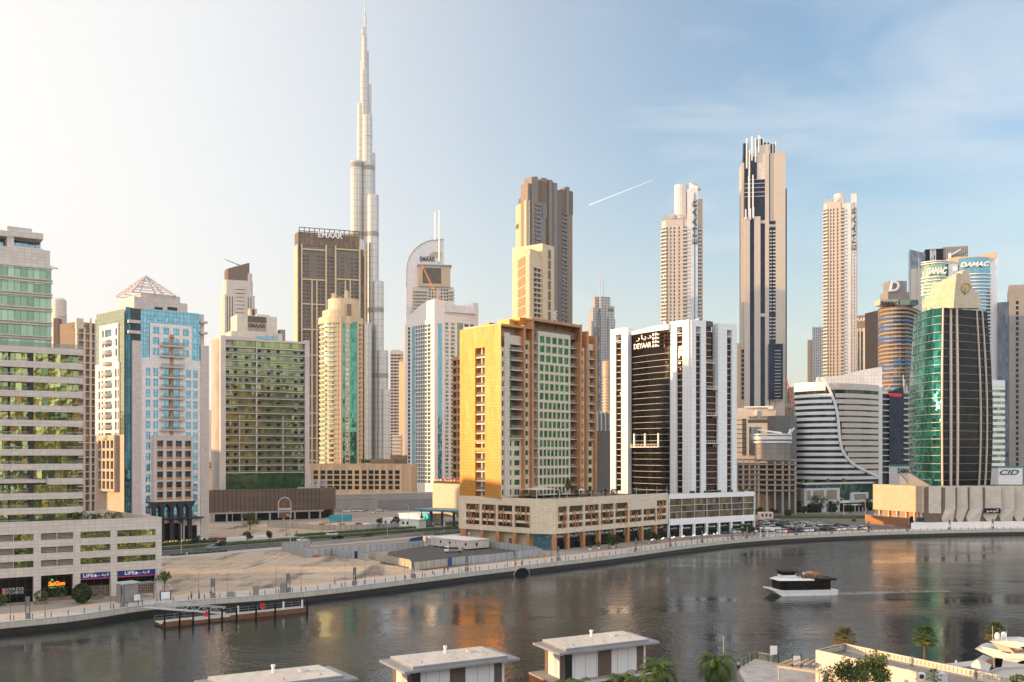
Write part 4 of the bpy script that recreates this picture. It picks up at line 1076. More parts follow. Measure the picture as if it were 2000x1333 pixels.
def hotel():
 lw,rw,q=duo(573.5,812,581,800,713,818)
 t=empty('hotel_tower',(*rw.A,0),'wide dark hotel tower with cream grid lines and white letters on its open crown','tower')
 zt=rw.v(581,477)
 MB().prism(inset(q,1.2),0,zt-1).build('core_wall',M['brownglass'],t)
 U,V=rw.us,rw.v;X=rw.u
 dw=MB();P=[]
 pit=7.42 *805 /F
 nf=50;z0=zt-8 -pit*nf
 rws=rows(z0,pit,nf,.9,2.5)
 cols=[(X(a),X(b)) for a,b in ((591,595.5),(598,604),(619.5,625),(627,633),(638,643),(645,652),(666,672),(685,690),(693,699.5))]
 punched(dw,rw,X(589),X(702),0,zt-1,cols,rws,.5,P)
 GG=glass('hotel_window',(.12,.13,.12),1.2,1.8,metal=.5,tilt=.05,var=.7)
 dw.build('dark_wall',plain('dark_brown_wall',(.15,.125,.10),.6),t)
 many(t,'window',P,GG)
 MB().rect(rw,X(581.5),X(589),0,zt-6,.05).rect(rw,X(703),X(712),0,zt-6,.05).build('corner_glass',M['brownglass'],t)
 lines=[488,546.5,594.5,644,694,733,774,807,831,856,880,900]
 FN=[]
 for px,y,w_ in ((581,477,1.6),(589,477,2.2),(609,547,2.2),(618.5,547,2.2),(636.5,480,2.6),(655,481,2.6),(674,549,2.2),(683.5,549,2.2),(702,483,2.6),(712.3,484,2.2)):
  k=px_w=w_*rw.A.y/F*.55;FN.append(bx(rw,X(px)-k,X(px)+k,0,V(px,y),-.5,1.6))
 HL=[]
 for y in lines:
  yy=y
  for a,b in ((589,636.5),(655,702)):
   zz=V((a+b)/2,yy+.4);HL.append(bx(rw,X(a),X(b),zz-.5,zz+.5,-.4,1.1))
 many(t,'cream_fin',FN,M['goldpale']);many(t,'cream_band',HL,M['goldpale'])
 MB().rect(lw,0,lw.L,0,zt,.1).build('side_wall',M['goldpale'],t)
 c0,c1=U(585,702);zc=V(585,443)
 cr=MB()
 for i in range(13):
  x=c0+(c1-c0)*i/12;cr.box(rw,x-.3,x+.3,zt-8,zc,-2.2,-1.4)
 for z in (zt-.5,zc-3.2,zc-.4):cr.box(rw,c0,c1,z,z+.5,-2.0,-1.2)
 cr.box(lw,1,lw.L,zt-4,zc-4,-1.4,-.6)
 cr.build('crown_frame',plain('bronze_frame',(.13,.09,.06),.5),t)
 MB().rect(rw,c0,c1,zt-8,zc-3.2,-4).build('crown_screen',plain('bronze_screen_back',(.25,.17,.11),.5,var=.35,scale=.3),t)
 text('EMAAR',rw,(X(621)+X(670))/2,V(645,465),V(645,454)-V(645,465),M['ltr_white'],t,n=-.8,width=X(669)-X(621),bold=.01)
hotel()
def cylinder_tower():
 Y0=690;k=Y0/F;c=((667 -CX)*k,Y0);r=43 *k
 t=empty('apartment_tower',(*c,0),'round golden apartment tower with stepped drum top and a flat green glass strip','tower')
 zt=ZAT(618,Y0-r);z0=20
 MB().lathe((*c,0),[(r*.95,z0),(r*.95,zt)],32).build('core_wall',M['goldpale'],t)
 pit=9.5 *(Y0-r)/F
 SB=[];WN=[]
 n=int((zt-z0)/pit)
 def arc(a0,a1,rr):return circ(c,rr,a0,a1,max(3,int((a1-a0)/10)))
 for i in range(n):
  z=zt-4.0 -pit*(i+1)
  if z< z0:break
  for a0,a1 in ((188,208),(214,236),(244,258),(318,340)):
   WN.append(MB().strip(arc(a0,a1,r*.955),z+.3,z+pit-.6,0,.05))
  for a0,a1 in ((210,236),(243,262),(322,345)):
   SB.append(MB().strip(arc(a0,a1,r),z-.2,z+.9,-.6,.9))
 many(t,'window',WN,M['g_green']);many(t,'balcony',SB,M['goldpale'])
 GW=[]
 fw=WP(667,Y0-r-.8,706,Y0-r*.66)
 MB().box(fw,fw.u(665),fw.u(669),z0,fw.v(667,617),-3,.2).box(fw,fw.u(697),fw.u(701),z0,fw.v(690,619),-3,.2).build('flat_pier',M['tan'],t)
 MB().box(fw,fw.u(668),fw.u(698),fw.v(690,629),fw.v(690,618),-4,.1).build('cornice',M['tan'],t)
 MB().rect(fw,fw.u(669),fw.u(674),z0,fw.v(690,629),-.1).rect(fw,fw.u(683.5),fw.u(697),z0,fw.v(690,629),-.1).build('green_glass_strip',glass('deep_green_glass',(.08,.27,.20),1.6,3.2,metal=.7),t)
 wl=MB();punched(wl,fw,fw.u(674),fw.u(683.5),z0,fw.v(690,629),[(fw.u(675),fw.u(682.5))],rows(z0,pit,30,.5,2.2),.3,GW);wl.build('flat_wall',M['tan'],t)
 many(t,'window',GW,M['g_green'])
 MB().strip(circ(c,r,180,350,24),zt-4.5,zt,-2,.6).build('cornice',M['goldpale'],t)
 d=MB().lathe((*c,0),[(r*.86,zt-1),(r*.86,zt+5)],28).lathe((c[0]+1.5,c[1]-1,0),[(r*.7,zt+5),(r*.7,zt+13)],28)
 d.build('top_drum',M['goldpale'],t)
 b=MB().box(fw,fw.u(678),fw.u(687),zt-1,fw.v(682,594),-8,-.8);b.build('drum_louvre',plain('louvre_brown',(.2,.14,.1),.6),t)
 q=MB().abox(c[0]-6,c[0]-3,c[1]-6,c[1],zt+10,zt+17).abox(c[0]+3,c[0]+5,c[1]-6,c[1],zt+12,zt+19)
 for i in range(4):q.tube((c[0]-3,c[1]-5,zt+14 +i % 2 *2),(c[0]+4,c[1]-5,zt+16 -i % 2 *3),.3)
 q.build('roof_gear',M['goldpale'],t)
cylinder_tower()
def podium_block():
 w=WP(604,640,803,640);t=empty('podium_building',(*w.A,0),'long low tan building with three rows of windows under the round golden tower','building')
 z1=w.v(700,908);z0=w.v(700,962)
 MB().box(w,0,w.L,0,z1-.5,-40,-.9).build('core_wall',M['tan'],t)
 wl=MB();P=[]
 cl=[(w.u(a),w.u(a+d)) for a,d in ((612,9),(626,9),(639,12),(652,11),(666,9),(679,9),(692.5,9),(707,9),(720,9),(732,8),(744,9),(759,8),(771.5,9))]
 punched(wl,w,0,w.L,0,z1,cl,[(w.v(700,y+7.5),w.v(700,y)) for y in (919,929,939,949)],.5,P)
 wl.box(w,0,w.L,z1,z1+.6,-1,.3)
 for px in (605,623,650,664,704,717,742,755,783):wl.box(w,w.u(px),w.u(px)+.8,0,z1,0,.5)
 wl.build('front_wall',M['tan'],t);many(t,'window',P,M['g_dark'])
 MB().box(w,w.u(722),w.u(770),z1,z1+3.5,-12,-3).box(w,w.u(760),w.u(790),z1,z1+6,-18,-6).build('roof_block',M['umber'],t)
podium_block()
def stepped_tower():
 Y0=1050;w=WP(433,Y0,498,Y0+12)
 t=empty('office_tower',(*w.A,0),'hazy pale stepped tower with a slanted brown crown and a thin roof crane','tower')
 X,V=w.u,w.v
 def rb(a,b,y0,y1,n0,n1,mat,nm,y1b=None):
  u0,u1=X(a),X(b);rr=2.5
  P=[w.pt(u0+rr,0,n1)[:2],w.pt(u1-rr,0,n1)[:2],w.pt(u1,0,n1-rr)[:2],w.pt(u1,0,n0)[:2],w.pt(u0,0,n0)[:2],w.pt(u0,0,n1-rr)[:2]]
  zb_=V(465,y0);za=V(465,y1);zc=V(465,y1b or y1);MB().prism(P,zb_,[za+(zc-za)*f for f in (.1,.9,1,1,0,0)]).build(nm,mat,t)
 z=0
 rb(434,498,900,576,-25,0,M['pale'],'lower_block');rb(437.5,494.5,577,547.5,-23,-1,M['pale'],'middle_block');rb(441,488,549,527,-20,-2,M['umber'],'slanted_crown',511)
 rb(478,493.5,549,532,-18,-2.5,M['pale'],'crown_shoulder')
 BN=[]
 for k in range(16):
  y=560 +7.5 *k;path=[w.pt(X(459 +20 *i/6),0,.3 +1.5 *math.sin(math.pi*i/6))[:2] for i in range(7)];BN.append(MB().strip(path,V(465,y+5.5),V(465,y),-2,0))
 many(t,'curved_bay',BN,M['pale'])
 ST=[bx(w,X(a),X(a)+.9,40,V(465,580),-.2,.15) for a in (443,448,453,484,489)]
 many(t,'glazing_strip',ST,M['brownglass'])
 MB().tube(w.pt(X(440),V(440,504),-8),w.pt(X(469),V(469,516),-8),.35,.5,6).tube(w.pt(X(468),V(468,522),-8),w.pt(X(468),V(468,514),-8),.6).build('roof_crane',M['grey'],t)
stepped_tower()
def sail_hotel():
 Y0=1100;w=WP(793,Y0,881,Y0+6);X,V=w.u,w.v
 t=empty('hotel_tower',(*w.A,0),'grey sail shaped hotel tower with dark letters and two tall white masts','tower')
 out=[(793,900),(793,560),(793.5,527)]
 for k in range(1,13):a=math.pi/2 *k/12;out.append((855 -61.5 *math.cos(a),527 -59 *math.sin(a)))
 out +=[(867,468),(867,540),(881,900)]
 pts=[(X(a),V(a,b)) for a,b in out]
 MB().wprism(w,pts,-14,0).build('sail_wall',panel('silver_sail_panels',(.68,.66,.66),2.2,2.2,.12,.75),t)
 rim=MB()
 for a,b in zip(pts[1:15],pts[2:16]):rim.tube(w.pt(*a,.3),w.pt(*b,.3),.8,.8,6)
 rim.build('sail_rim',M['lgrey'],t)
 text('EMAAR',w,X(835),V(835,511),V(835,502)-V(835,511),M['ltr_dark'],t,n=.3,width=X(850)-X(821),bold=.012,depth=.6)
 many(t,'mast',[MB().tube(w.pt(X(850),V(850,470),.8),w.pt(X(850),V(850,415),.8),1.0,.8,8),MB().tube(w.pt(X(858),V(858,512),1.6),w.pt(X(858),V(858,412),1.6),1.2,.8,8)],M['wht'])
 many(t,'sail_fin',[bx(w,X(a),X(863),V(850,y+.8),V(850,y),0,1.2) for a,y in ((846,492.5),(841,495),(838,498),(834,501))],M['goldpale'])
 # body in front of the sail
 MB().box(w,X(817),X(879),V(850,562),V(850,521),-10,6).build('crown_drum',M['tan'],t)
 MB().box(w,X(815),X(881.5),V(850,522),V(850,519.5),-10,7).build('crown_lid',M['grey'],t)
 MB().rect(w,X(825),X(861),V(850,556),V(850,526),6.1).build('crown_glass',M['brownglass'],t)
 bw=w.off(4);wl=MB();P=[]
 rws=[(V(850,y+4),V(850,y)) for y in [566 +6.4 *k for k in range(20)]]
 punched(wl,bw,bw.u(805),bw.u(886),V(850,700),V(850,562),[(bw.u(a),bw.u(a+3)) for a in (838,843.5,849,861,867,872)],rws,.4,P)
 wl.box(bw,bw.u(805),bw.u(886),V(850,700),V(850,562),-12,-.5)
 wl.build('body_wall',M['pale'],t);many(t,'window',P,M['winfar'])
 BL=[]
 for lo,hi in rws:
  for a,b in ((807,817),(818,834),(876,888)):BL.append(bx(bw,bw.u(a),bw.u(b),lo-1.2,lo,0,3))
 many(t,'balcony',BL,M['pale'])
sail_hotel()
def white_sail_building():
 lw,rw,q=duo(791,830,848,800,934,822);X,V=lw.u,lw.v
 t=empty('apartment_tower',(*lw.B,0),'white apartment tower with a curved sloping top and teal glass strips','tower')
 Wm=panel('white_sail_cladding',(.78,.74,.72),2.5,2.5,.1,.8,var=.03)
 out=[(791,980),(791,635),(793,627)]+[(793 +55 *f,627 -42 *math.sin(f*math.pi/2) ** .85) for f in (.1,.25,.4,.55,.7,.85,1)]+[(848,980)]
 pts=[(X(a),V(a,b)) for a,b in out]
 P=[]
 MB().wprism(lw,pts,-20,-.9).build('sail_wall',Wm,t)
 fr=MB();gx=[(811.5 +4.65 *i,811.5 +4.65 *i+3.7) for i in range(5)]
 pit=7.75 *812 /F
 zg=V(830,634)
 rws=[(zg-pit*(k+1)+.5,zg-pit*k-.3) for k in range(40) if zg-pit*(k+1)> 2]
 WIN=[]
 punched(fr,lw,X(811),X(842),0,zg,[(X(a),X(b)) for a,b in gx]+[(X(835),X(841))],rws,.8,P)
 fr.box(lw,X(842),X(848)+.6,0,V(846,590),-.9,.3).box(lw,X(791),X(804.5),0,V(798,634),-.9,.0)
 fr.rect(lw,X(804.5),X(842),zg,V(820,628),0)
 fr.build('front_wall',Wm,t)
 MB().rect(lw,X(804.5),X(811),0,V(808,640),-.2).build('teal_glass_strip',M['g_teal'],t)
 many(t,'window',P[:],M['g_teal'])
 # narrow windows at the far left
 many(t,'side_window',[bx(lw,X(797),X(801),lo,hi,-.2,.12) for lo,hi in rws],M['winfar'])
 # right face
 zr=rw.v(870,607);R_=rw.u;fr=MB();P=[]
 fr.box(rw,R_(848),R_(854.5),0,rw.v(852,585),-4,.4);fr.box(rw,R_(863),R_(868),0,rw.v(865,590),-4,.3)
 fr.rect(rw,R_(854.5),R_(863),rw.v(858,632),rw.v(858,588),.1)
 r2=[(a,b) for a,b in [(zr-9 -pit*(k+1)+.5,zr-9 -pit*k-.6) for k in range(40)] if a> 2]
 punched(fr,rw,R_(868),R_(893),0,zr,[(R_(869.5),R_(876)),(R_(880.5),R_(888))],r2,.4,P)
 fr.rect(rw,R_(893),R_(904),zr-9,zr,0);punched(fr,rw,R_(904),rw.L,0,zr,[(R_(907),R_(915)),(R_(918),R_(926))],r2,.4,P)
 fr.build('side_wall',Wm,t)
 MB().rect(rw,R_(854.5),R_(863),0,rw.v(858,632),.0).rect(rw,R_(893),R_(904),0,zr-9,.0).build('teal_glass_strip',M['g_teal'],t)
 many(t,'window',P,M['g_blue'])
 MB().prism(inset(q,1.4),0,zr-1).build('core_wall',Wm,t)
 MB().box(rw,R_(886),rw.L+.5,zr-1,rw.v(910,596),-18,-6).box(rw,R_(925),rw.L+.5,zr-1,rw.v(930,592),-18,-.5).build('roof_block',Wm,t)
 cn=MB().box(rw,R_(868),R_(928),rw.v(890,612),rw.v(890,610.5),-8,1.5)
 for px in (880,893,906,919):cn.box(rw,R_(px),R_(px)+.8,zr-1,rw.v(890,612),-2,-1)
 cn.build('roof_canopy',M['lgrey'],t)
white_sail_building()
def small_brown():
 w=WP(883.5,520,902,512);t=empty('apartment_building',(*w.A,0),'narrow brown balconied block half hidden beside the golden wall','building');zt=w.v(890,697);wl=MB();P=[]
 wl.box(w,0,w.L,5,zt,-14,-1.0)
 rws=[(w.v(890,y+11),w.v(890,y)) for y in [704 +15.6 *k for k in range(15)]]
 punched(wl,w,0,w.L,5,zt,[(.4,w.L*.46),(w.L*.54,w.L-.3)],rws,.9,P);wl.build('front_wall',M['terracotta'],t);many(t,'window',P,M['g_dark'])
 many(t,'balcony',[bx(w,0,w.L,lo-.35,lo,-.8,.3) for lo,hi in rws],M['sand'])
small_brown()
def brown_tall():
 lw,rw,q=duo(1008,790,1028,770,1118,800);X,V=rw.u,rw.v
 t=empty('residential_tower',(*rw.A,0),'tall dark brown residential tower with vertical ribs and an uneven finned roofline','tower')
 grey=plain('warm_grey_wall',(.20,.165,.14),.6);dk=plain('charcoal_wall',(.13,.115,.11),.6)
 zt=V(1040,372)
 MB().prism(inset([lw.A+(lw.B-lw.A)*.0,q[1],q[2],q[3]],2),0,V(1090,390)).build('core_wall',dk,t)
 MB().box(lw,0,lw.L,0,lw.v(1018,397),-3,.2).build('side_wall',M['goldpale'],t)
 MB().box(lw,lw.u(1008.5),lw.u(1014),lw.v(1012,447),lw.v(1012,438),-2,.4).build('side_band',M['umber'],t)
 RB=[]
 for a,b,y,n in ((1030,1035,358,.5),(1036,1042,346,1.6),(1043,1049,345,1.0),(1058,1068.5,347,.2),(1070,1077,352,1.5),(1079.5,1087,357,1.0),(1105,1111,365,.8)):
  RB.append(bx(rw,X(a),X(b),0 if n> .3 else zt-20,V(a,y),-8,n))
 many(t,'wall_rib',RB,grey)
 MB().box(rw,X(1043),X(1066),0,V(1050,355),-10,.1).box(rw,X(1098),X(1118),0,V(1108,372),-10,.1).build('crown_block',plain('crown_brown',(.22,.16,.11),.6),t)
 cr=MB()
 for i in range(9):x=X(1045)+(X(1066)-X(1045))*i/8;cr.box(rw,x-.2,x+.2,V(1055,395),V(1055,354),.1,.5)
 for i in range(8):x=X(1099)+(X(1118)-X(1099))*i/7;cr.box(rw,x-.2,x+.2,V(1108,418),V(1108,373),.1,.5)
 cr.build('crown_lattice',M['umber'],t)
 BL=[];WN=[]
 pit=8.35 *780 /F;n=62
 for k in range(n):
  z=V(1050,400)-pit*k
  if z< 20:break
  BL.append(bx(rw,X(1043.5),X(1055),z-1.2,z,0,1.8));WN.append(rc(rw,X(1044),X(1055),z-2.9,z-1.2,.15))
 for k in range(n):
  z=V(1104,418)-pit*k
  if z< 20:break
  BL.append(bx(rw,X(1098.5),X(1107),z-1.2,z,0,1.6));WN.append(rc(rw,X(1099),X(1107),z-2.9,z-1.2,.15))
 many(t,'balcony',BL,grey);many(t,'window',WN,M['greyglass'])
 MB().rect(rw,X(1056),X(1060),0,V(1058,398),.2).rect(rw,X(1108),X(1111),0,V(1108,420),.2).build('glazing_strip',M['greyglass'],t)
 MB().rect(rw,X(1087),X(1098),0,V(1092,372),.1).build('dark_wall',dk,t)
 text('EMAAR',rw,X(1084),V(1084,632),5,M['ltr_white'],t,n=1.9,width=20,vert=True,depth=.5)
brown_tall()
def gold_twin():
 lw,rw,q=duo(1006,668,1034,640,1081,662);X,V=rw.u,rw.v
 t=empty('residential_tower',(*rw.A,0),'pale gold residential tower catching the sun in front of the dark brown tower','tower')
 m_=M['goldpale']
 MB().prism(q,0,V(1034,497)).build('core_wall',m_,t)
 MB().box(rw,X(1058),rw.L,0,V(1068,479),-24,.6).prism(inset(q,3),V(1034,500),V(1034,484)).build('upper_block',m_,t)
 cr=MB()
 for i in range(6):cr.box(lw,3 +i*3.2,5 +i*3.2,V(1034,484),V(1034,480.5),-3.4,-2.4)
 cr.build('crenel',m_,t)
 many(t,'panel_screen',[MB().box(lw,lw.u(1012),lw.u(1026),lw.v(1020,y+16),lw.v(1020,y),-.2,.25) for y in [504 +19.5 *k for k in range(9)]],louvre('pale_screen',(.40,.30,.18),.9,.6))
 many(t,'panel_screen',[MB().box(rw,X(1069),X(1074),V(1070,y+17),V(1070,y),.5,.8) for y in [489 +20 *k for k in range(9)]],M['umber'])
 BL=[];WN=[]
 pit=9.8 *650 /F
 for k in range(26):
  z=V(1048,524)-pit*k
  if z< 10:break
  BL.append(bx(rw,X(1042),X(1056.5),z-.4,z+.5,0,1.4));WN.append(rc(rw,X(1043),X(1048),z-2.8,z-.4,.1));WN.append(rc(rw,X(1050),X(1055),z-2.8,z-.4,.1))
  BL.append(bx(lw,-1.8,.4,z-.4,z+.6,-5,.8))
 many(t,'balcony',BL,m_);many(t,'window',WN,M['g_dark'])
gold_twin()
def spire_tower():
 Y0=1300;w=WP(1155,Y0,1201,Y0+10);X,V=w.u,w.v
 t=empty('office_tower',(*w.A,0),'slim far silver tower with twin thin spires','tower')
 BK=[]
 for a,b,y,n in ((1155,1201,628,0),(1158,1168,602,1),(1164,1182,579,-4),(1172,1191,580,2),(1180,1198,598,3),(1188,1201,622,1)):BK.append(bx(w,X(a),X(b),0,V(1170,y),-14,n))
 many(t,'tower_block',BK,panel('silver_ribbed_panels',(.42,.41,.40),4.0,3.6,.5,.5))
 many(t,'mast',[MB().tube(w.pt(X(p),V(p,580),-3),w.pt(X(p),V(p,531),-3),.7,.4,6) for p in (1174,1180)],M['lgrey'])
 many(t,'glazing_strip',[bx(w,X(p),X(p+3),0,V(1170,y),2,3.4) for p,y in ((1160,640),(1167,610),(1184,620),(1193,640))],M['greyglass'])
 text('EMAAR',w,X(1191),V(1191,609),3.4,M['ltr_dark'],t,n=3.4,width=8)
 Y1=900;k=Y1/F;c=((1186.5 -CX)*k,Y1);r=10 *k
 t2=empty('round_tower',(*c,0),'small round beige tower between the golden and the black towers','tower')
 MB().lathe((*c,0),[(r*.9,0),(r*.9,ZAT(740,Y1)),(r,ZAT(735,Y1)),(r,ZAT(709,Y1)),(r*.9,ZAT(706,Y1))],20).build('drum_wall',M['tan'],t2)
 many(t2,'floor_band',[MB().lathe((*c,0),[(r*1.04,ZAT(y+2.2,Y1)),(r*1.04,ZAT(y,Y1))],18) for y in range(742,900,6)],M['pale'])
spire_tower()
def emaar_tower(pl,zl,pc,zc,pr,zr,ytop,yhat,label,hat,o,ya,yb):
 lw,rw,q=duo(pl,zl,pc,zc,pr,zr);X,V=rw.u,rw.v
 t=empty('residential_tower',(*rw.A,0),label,'tower')
 # rounded residential slab on the left, blade with the sign on the right
 s=(pr-pl)/81.0;A=lambda d:pl+d*s
 w=WP(pl,zc+(4 if hat else 7),pr,zc-(2 if hat else 4));X,V=w.u,w.v
 zt=V(A(20),ytop)
 rd=7;P=[w.pt(0,0,-rd)[:2],w.pt(1.2,0,-2.5)[:2],w.pt(4.5,0,0)[:2],w.pt(X(A(50)),0,0)[:2],w.pt(X(A(50)),0,-22)[:2],w.pt(0,0,-22)[:2]]
 MB().prism(P,0,zt).build('core_wall',M['pale'],t)
 pit=7.2 *s*zc/F*(1 if s> .9 else 1.15);n=int(zt/pit)-4
 wl=MB();Pn=[]
 rws=[(zt-6 -pit*(k+1)+.7,zt-6 -pit*k-.4) for k in range(n)]
 punched(wl,w,X(A(8)),X(A(42)),0,zt,[(X(A(a)),X(A(a+3))) for a in (9.5,16.5,23.5,33)],rws,.5,Pn,n=.5)
 wl.build('front_wall',M['pale'],t);many(t,'window',Pn,M['winfar'])
 BL=[];GL=[]
 for lo,hi in rws:
  BL.append(bx(w,X(A(42)),X(A(50.5)),lo-1.1,lo+.3,0,2.2));GL.append(rc(w,X(A(42)),X(A(50)),lo+.3,hi,.6))
  BL.append(MB().strip([w.pt(-.3,0,-6)[:2],w.pt(1.0,0,-2)[:2],w.pt(4.6,0,.6)[:2]],lo-1.1,lo+.2,-.5,.9));GL.append(MB().strip([w.pt(0,0,-6)[:2],w.pt(1.2,0,-2)[:2],w.pt(4.6,0,.4)[:2]],lo+.3,hi,-.1,.1))
  BL.append(bx(w,X(A(72)),X(A(78)),lo-1.1,lo+.3,-3,.6));GL.append(rc(w,X(A(72)),X(A(78)),lo+.3,hi,-1.4))
 many(t,'balcony',BL,M['pale']);many(t,'balcony_glass',GL,M['greyglass'])
 MB().box(w,X(A(71)),X(A(80.5)),0,V(A(75),yhat+30 *s+4),-20,-1.5).build('rear_slab',M['tan'],t)
 bl=MB().box(w,X(A(57.5 +o)),X(A(71 +o)),0,V(A(62),yhat+15 *s-o),-16,2.5 -o*.3).box(w,X(A(50)),X(A(57.5 +o)),0,V(A(54),yhat+16 *s-o+(18 if o else 0)),-16,0.5)
 bl.build('sign_blade',panel('silver_blade_panels',(.62,.62,.64),3,3.4,.08,.8),t)
 MB().box(w,X(A(63.5 +o)),X(A(65.5 +o)),0,V(A(62),yhat+25 *s),2.5 -o*.3,2.8 -o*.3).build('blue_strip',plain('blue_strip_glass',(.06,.25,.45),.2),t)
 text('EMAAR',w,X(A(69.5 +o)),V(A(64),ya),X(A(69.5))-X(A(60.5)),M['ltr_dark'],t,n=2.9 -o*.3,bold=-.006,width=V(A(64),yb)-V(A(64),ya),vert=True,align='LEFT',depth=.5)
 hb=MB().lathe((*w.pt(X(A(38)),0,-10)[:2],0),[((X(A(51))-X(A(24)))/2,zt),((X(A(51))-X(A(24)))/2,V(A(38),yhat+(3 if hat else 0)))],20)
 hb.build('top_drum',panel('white_drum_panels',(.62,.60,.60),3,4,.1,.75),t)
 if hat:
  MB().strip([w.pt(X(A(54)),0,-4)[:2],w.pt(X(A(62)),0,1)[:2],w.pt(X(A(71)),0,2.5)[:2]],[V(A(60),yhat+16 *s)]*3,[V(A(54),yhat),V(A(62),yhat+8),V(A(70),yhat+12)],-8,-.2).build('sail_hat',M['lgrey'],t)
  many(t,'roof_step',[bx(w,X(A(4 +7 *i)),X(A(24)),zt,V(A(10),ytop-5 -5 *i),-16,-3 -i) for i in range(3)],M['pale'])
 cr=MB()
 for i in range(9):x=X(A(3))+(X(A(48))-X(A(3)))*i/8;cr.box(w,x-.4,x+.4,zt,zt+4,-1,-.3)
 cr.box(w,X(A(3)),X(A(48)),zt+3.4,zt+4,-1.1,-.2);cr.build('roof_colonnade',M['pale'],t)
emaar_tower(1292,890,1320,860,1373,870,430,354,'pale residential tower with vertical dark letters and a blue strip, behind the black tower',True,0,478,391)
emaar_tower(1608,1010,1630,990,1674,1000,396,376,'pale slender residential tower with vertical letters, behind the curved white building',False,9,489,405)
def white_black_tower():
 w=WP(1449,857,1537,851);X,V=w.u,w.v;bm=panel('beige_tower_stone',(.52,.45,.385),3,3.2,.06,.8,var=.03);nv=M['navy']
 t=empty('residential_tower',(*w.A,0),'tallest striped tower of the right half, beige piers and navy glass with a spiked top','tower')
 MB().prism([w.pt(1,0,-1.5)[:2],w.pt(w.L-1,0,-1.5)[:2],w.pt(w.L-1,0,-26)[:2],w.pt(1,0,-26)[:2]],0,V(1490,300)).build('core_wall',nv,t)
 P=MB()
 for a,b,y,n1,n0 in ((1448,1453.5,318,-1,-26),(1453.5,1464.5,425,1.0,-8),(1473,1485,424,1.4,-8),(1494,1502,283,.8,-20),(1504,1515,300,-.3,-20),(1515,1534,297,1.0,-22)):
  P.append if False else P.box(w,X(a),X(b),0,V(a,y),n0,n1)
 P.build('stone_pier',bm,t)
 wp=MB().wprism(w,[(X(1464),V(1464,352)),(X(1494),V(1494,352)),(X(1494),V(1494,283)),(X(1480),V(1480,286)),(X(1464),V(1464,308))],-6,.4)
 wp.build('upper_wall',panel('pale_upper_stone',(.60,.54,.47),3,3.2,.06,.8),t)
 MB().rect(w,X(1464.5),X(1473),0,V(1468,425),.2).rect(w,X(1485),X(1494),0,V(1488,424),.2).box(w,X(1454),X(1494),V(1470,425),V(1470,352),-6,.6).box(w,X(1465),X(1478),V(1470,351),V(1470,307),-2,.8).build('navy_glass',nv,t)
 many(t,'glass_band',[bx(w,X(1454),X(1494),V(1470,y+1),V(1470,y),.5,.9) for y in (359,367,376,384)],M['lgrey'])
 many(t,'stone_band',[bx(w,X(1485),X(1494),V(1488,y+6),V(1488,y),.1,.6) for y in (431,613)],bm)
 many(t,'spike',[bx(w,X(p),X(p)+1.1,V(p,y1),V(p,y0),-.6,1.9) for p,y0,y1 in ((1457,272,330),(1462,295,425),(1467,268,315),(1474,272,318),(1480,266,300),(1461,345,425),(1469,343,425),(1455,410,430),(1464,408,430),(1470,406,428))],M['wht'])
 many(t,'crown_block',[bx(w,X(a),X(b),V(a,330),V(a,y),-14,n) for a,b,y,n in ((1452,1462,279,-2),(1478,1491,270,-3),(1491,1505,276,-5),(1503,1516,279,-4),(1480,1494,268,-12))],M['navy'])
 many(t,'crown_frame',[bx(w,X(a),X(a)+.8,V(a,300),V(a,y),-4,-1.5) for a,y in ((1484,266),(1490,267),(1497,272),(1503,274),(1509,275),(1514,275))],M['wht'])
 pit=6.75 *855 /F;BL=[]
 for k in range(45):
  z=V(1508,452)-pit*k
  if z< V(1508,668):break
  if abs(z-V(1508,615))< 2:continue
  BL.append(bx(w,X(1503),X(1507.5),z-.5,z+.5,-.6,.5));BL.append(bx(w,X(1509.5),X(1515),z-.5,z+.5,-.6,.5))
 many(t,'balcony',BL,M['lgrey'])
 MB().rect(w,X(1502),X(1515),V(1508,672),V(1508,432),-.2).build('balcony_recess',nv,t)
 text('EMAAR',w,X(1508.5),V(1508,444.5),2.6,M['ltr_white'],t,n=.6,width=5.5)
 # lower glazed bay
 b=w.off(3);MB().box(b,b.u(1501),b.u(1529),b.v(1515,780),b.v(1515,672),-4,0).build('lower_bay',nv,t)
 B2=[]
 for k in range(16):y=685 +6.4 *k;B2.append(bx(b,b.u(1513),b.u(1525),b.v(1515,y+1),b.v(1515,y),0,.9))
 many(t,'balcony',B2,M['lgrey'])
 MB().box(w,X(1533.5),X(1537.5),0,V(1535,367),-20,-3).build('navy_edge',nv,t)
 l=w.off(-4);sb=MB().box(l,l.u(1436),l.u(1449),0,l.v(1440,671),-14,0);sb.build('side_wing',M['goldpale'],t)
 many(t,'wing_window',[rc(l,l.u(1447.5),l.u(1453),l.v(1448,y+7),l.v(1448,y),.1 +3.2) for y in [684 +9 *k for k in range(11)]],M['navy'])
white_black_tower()
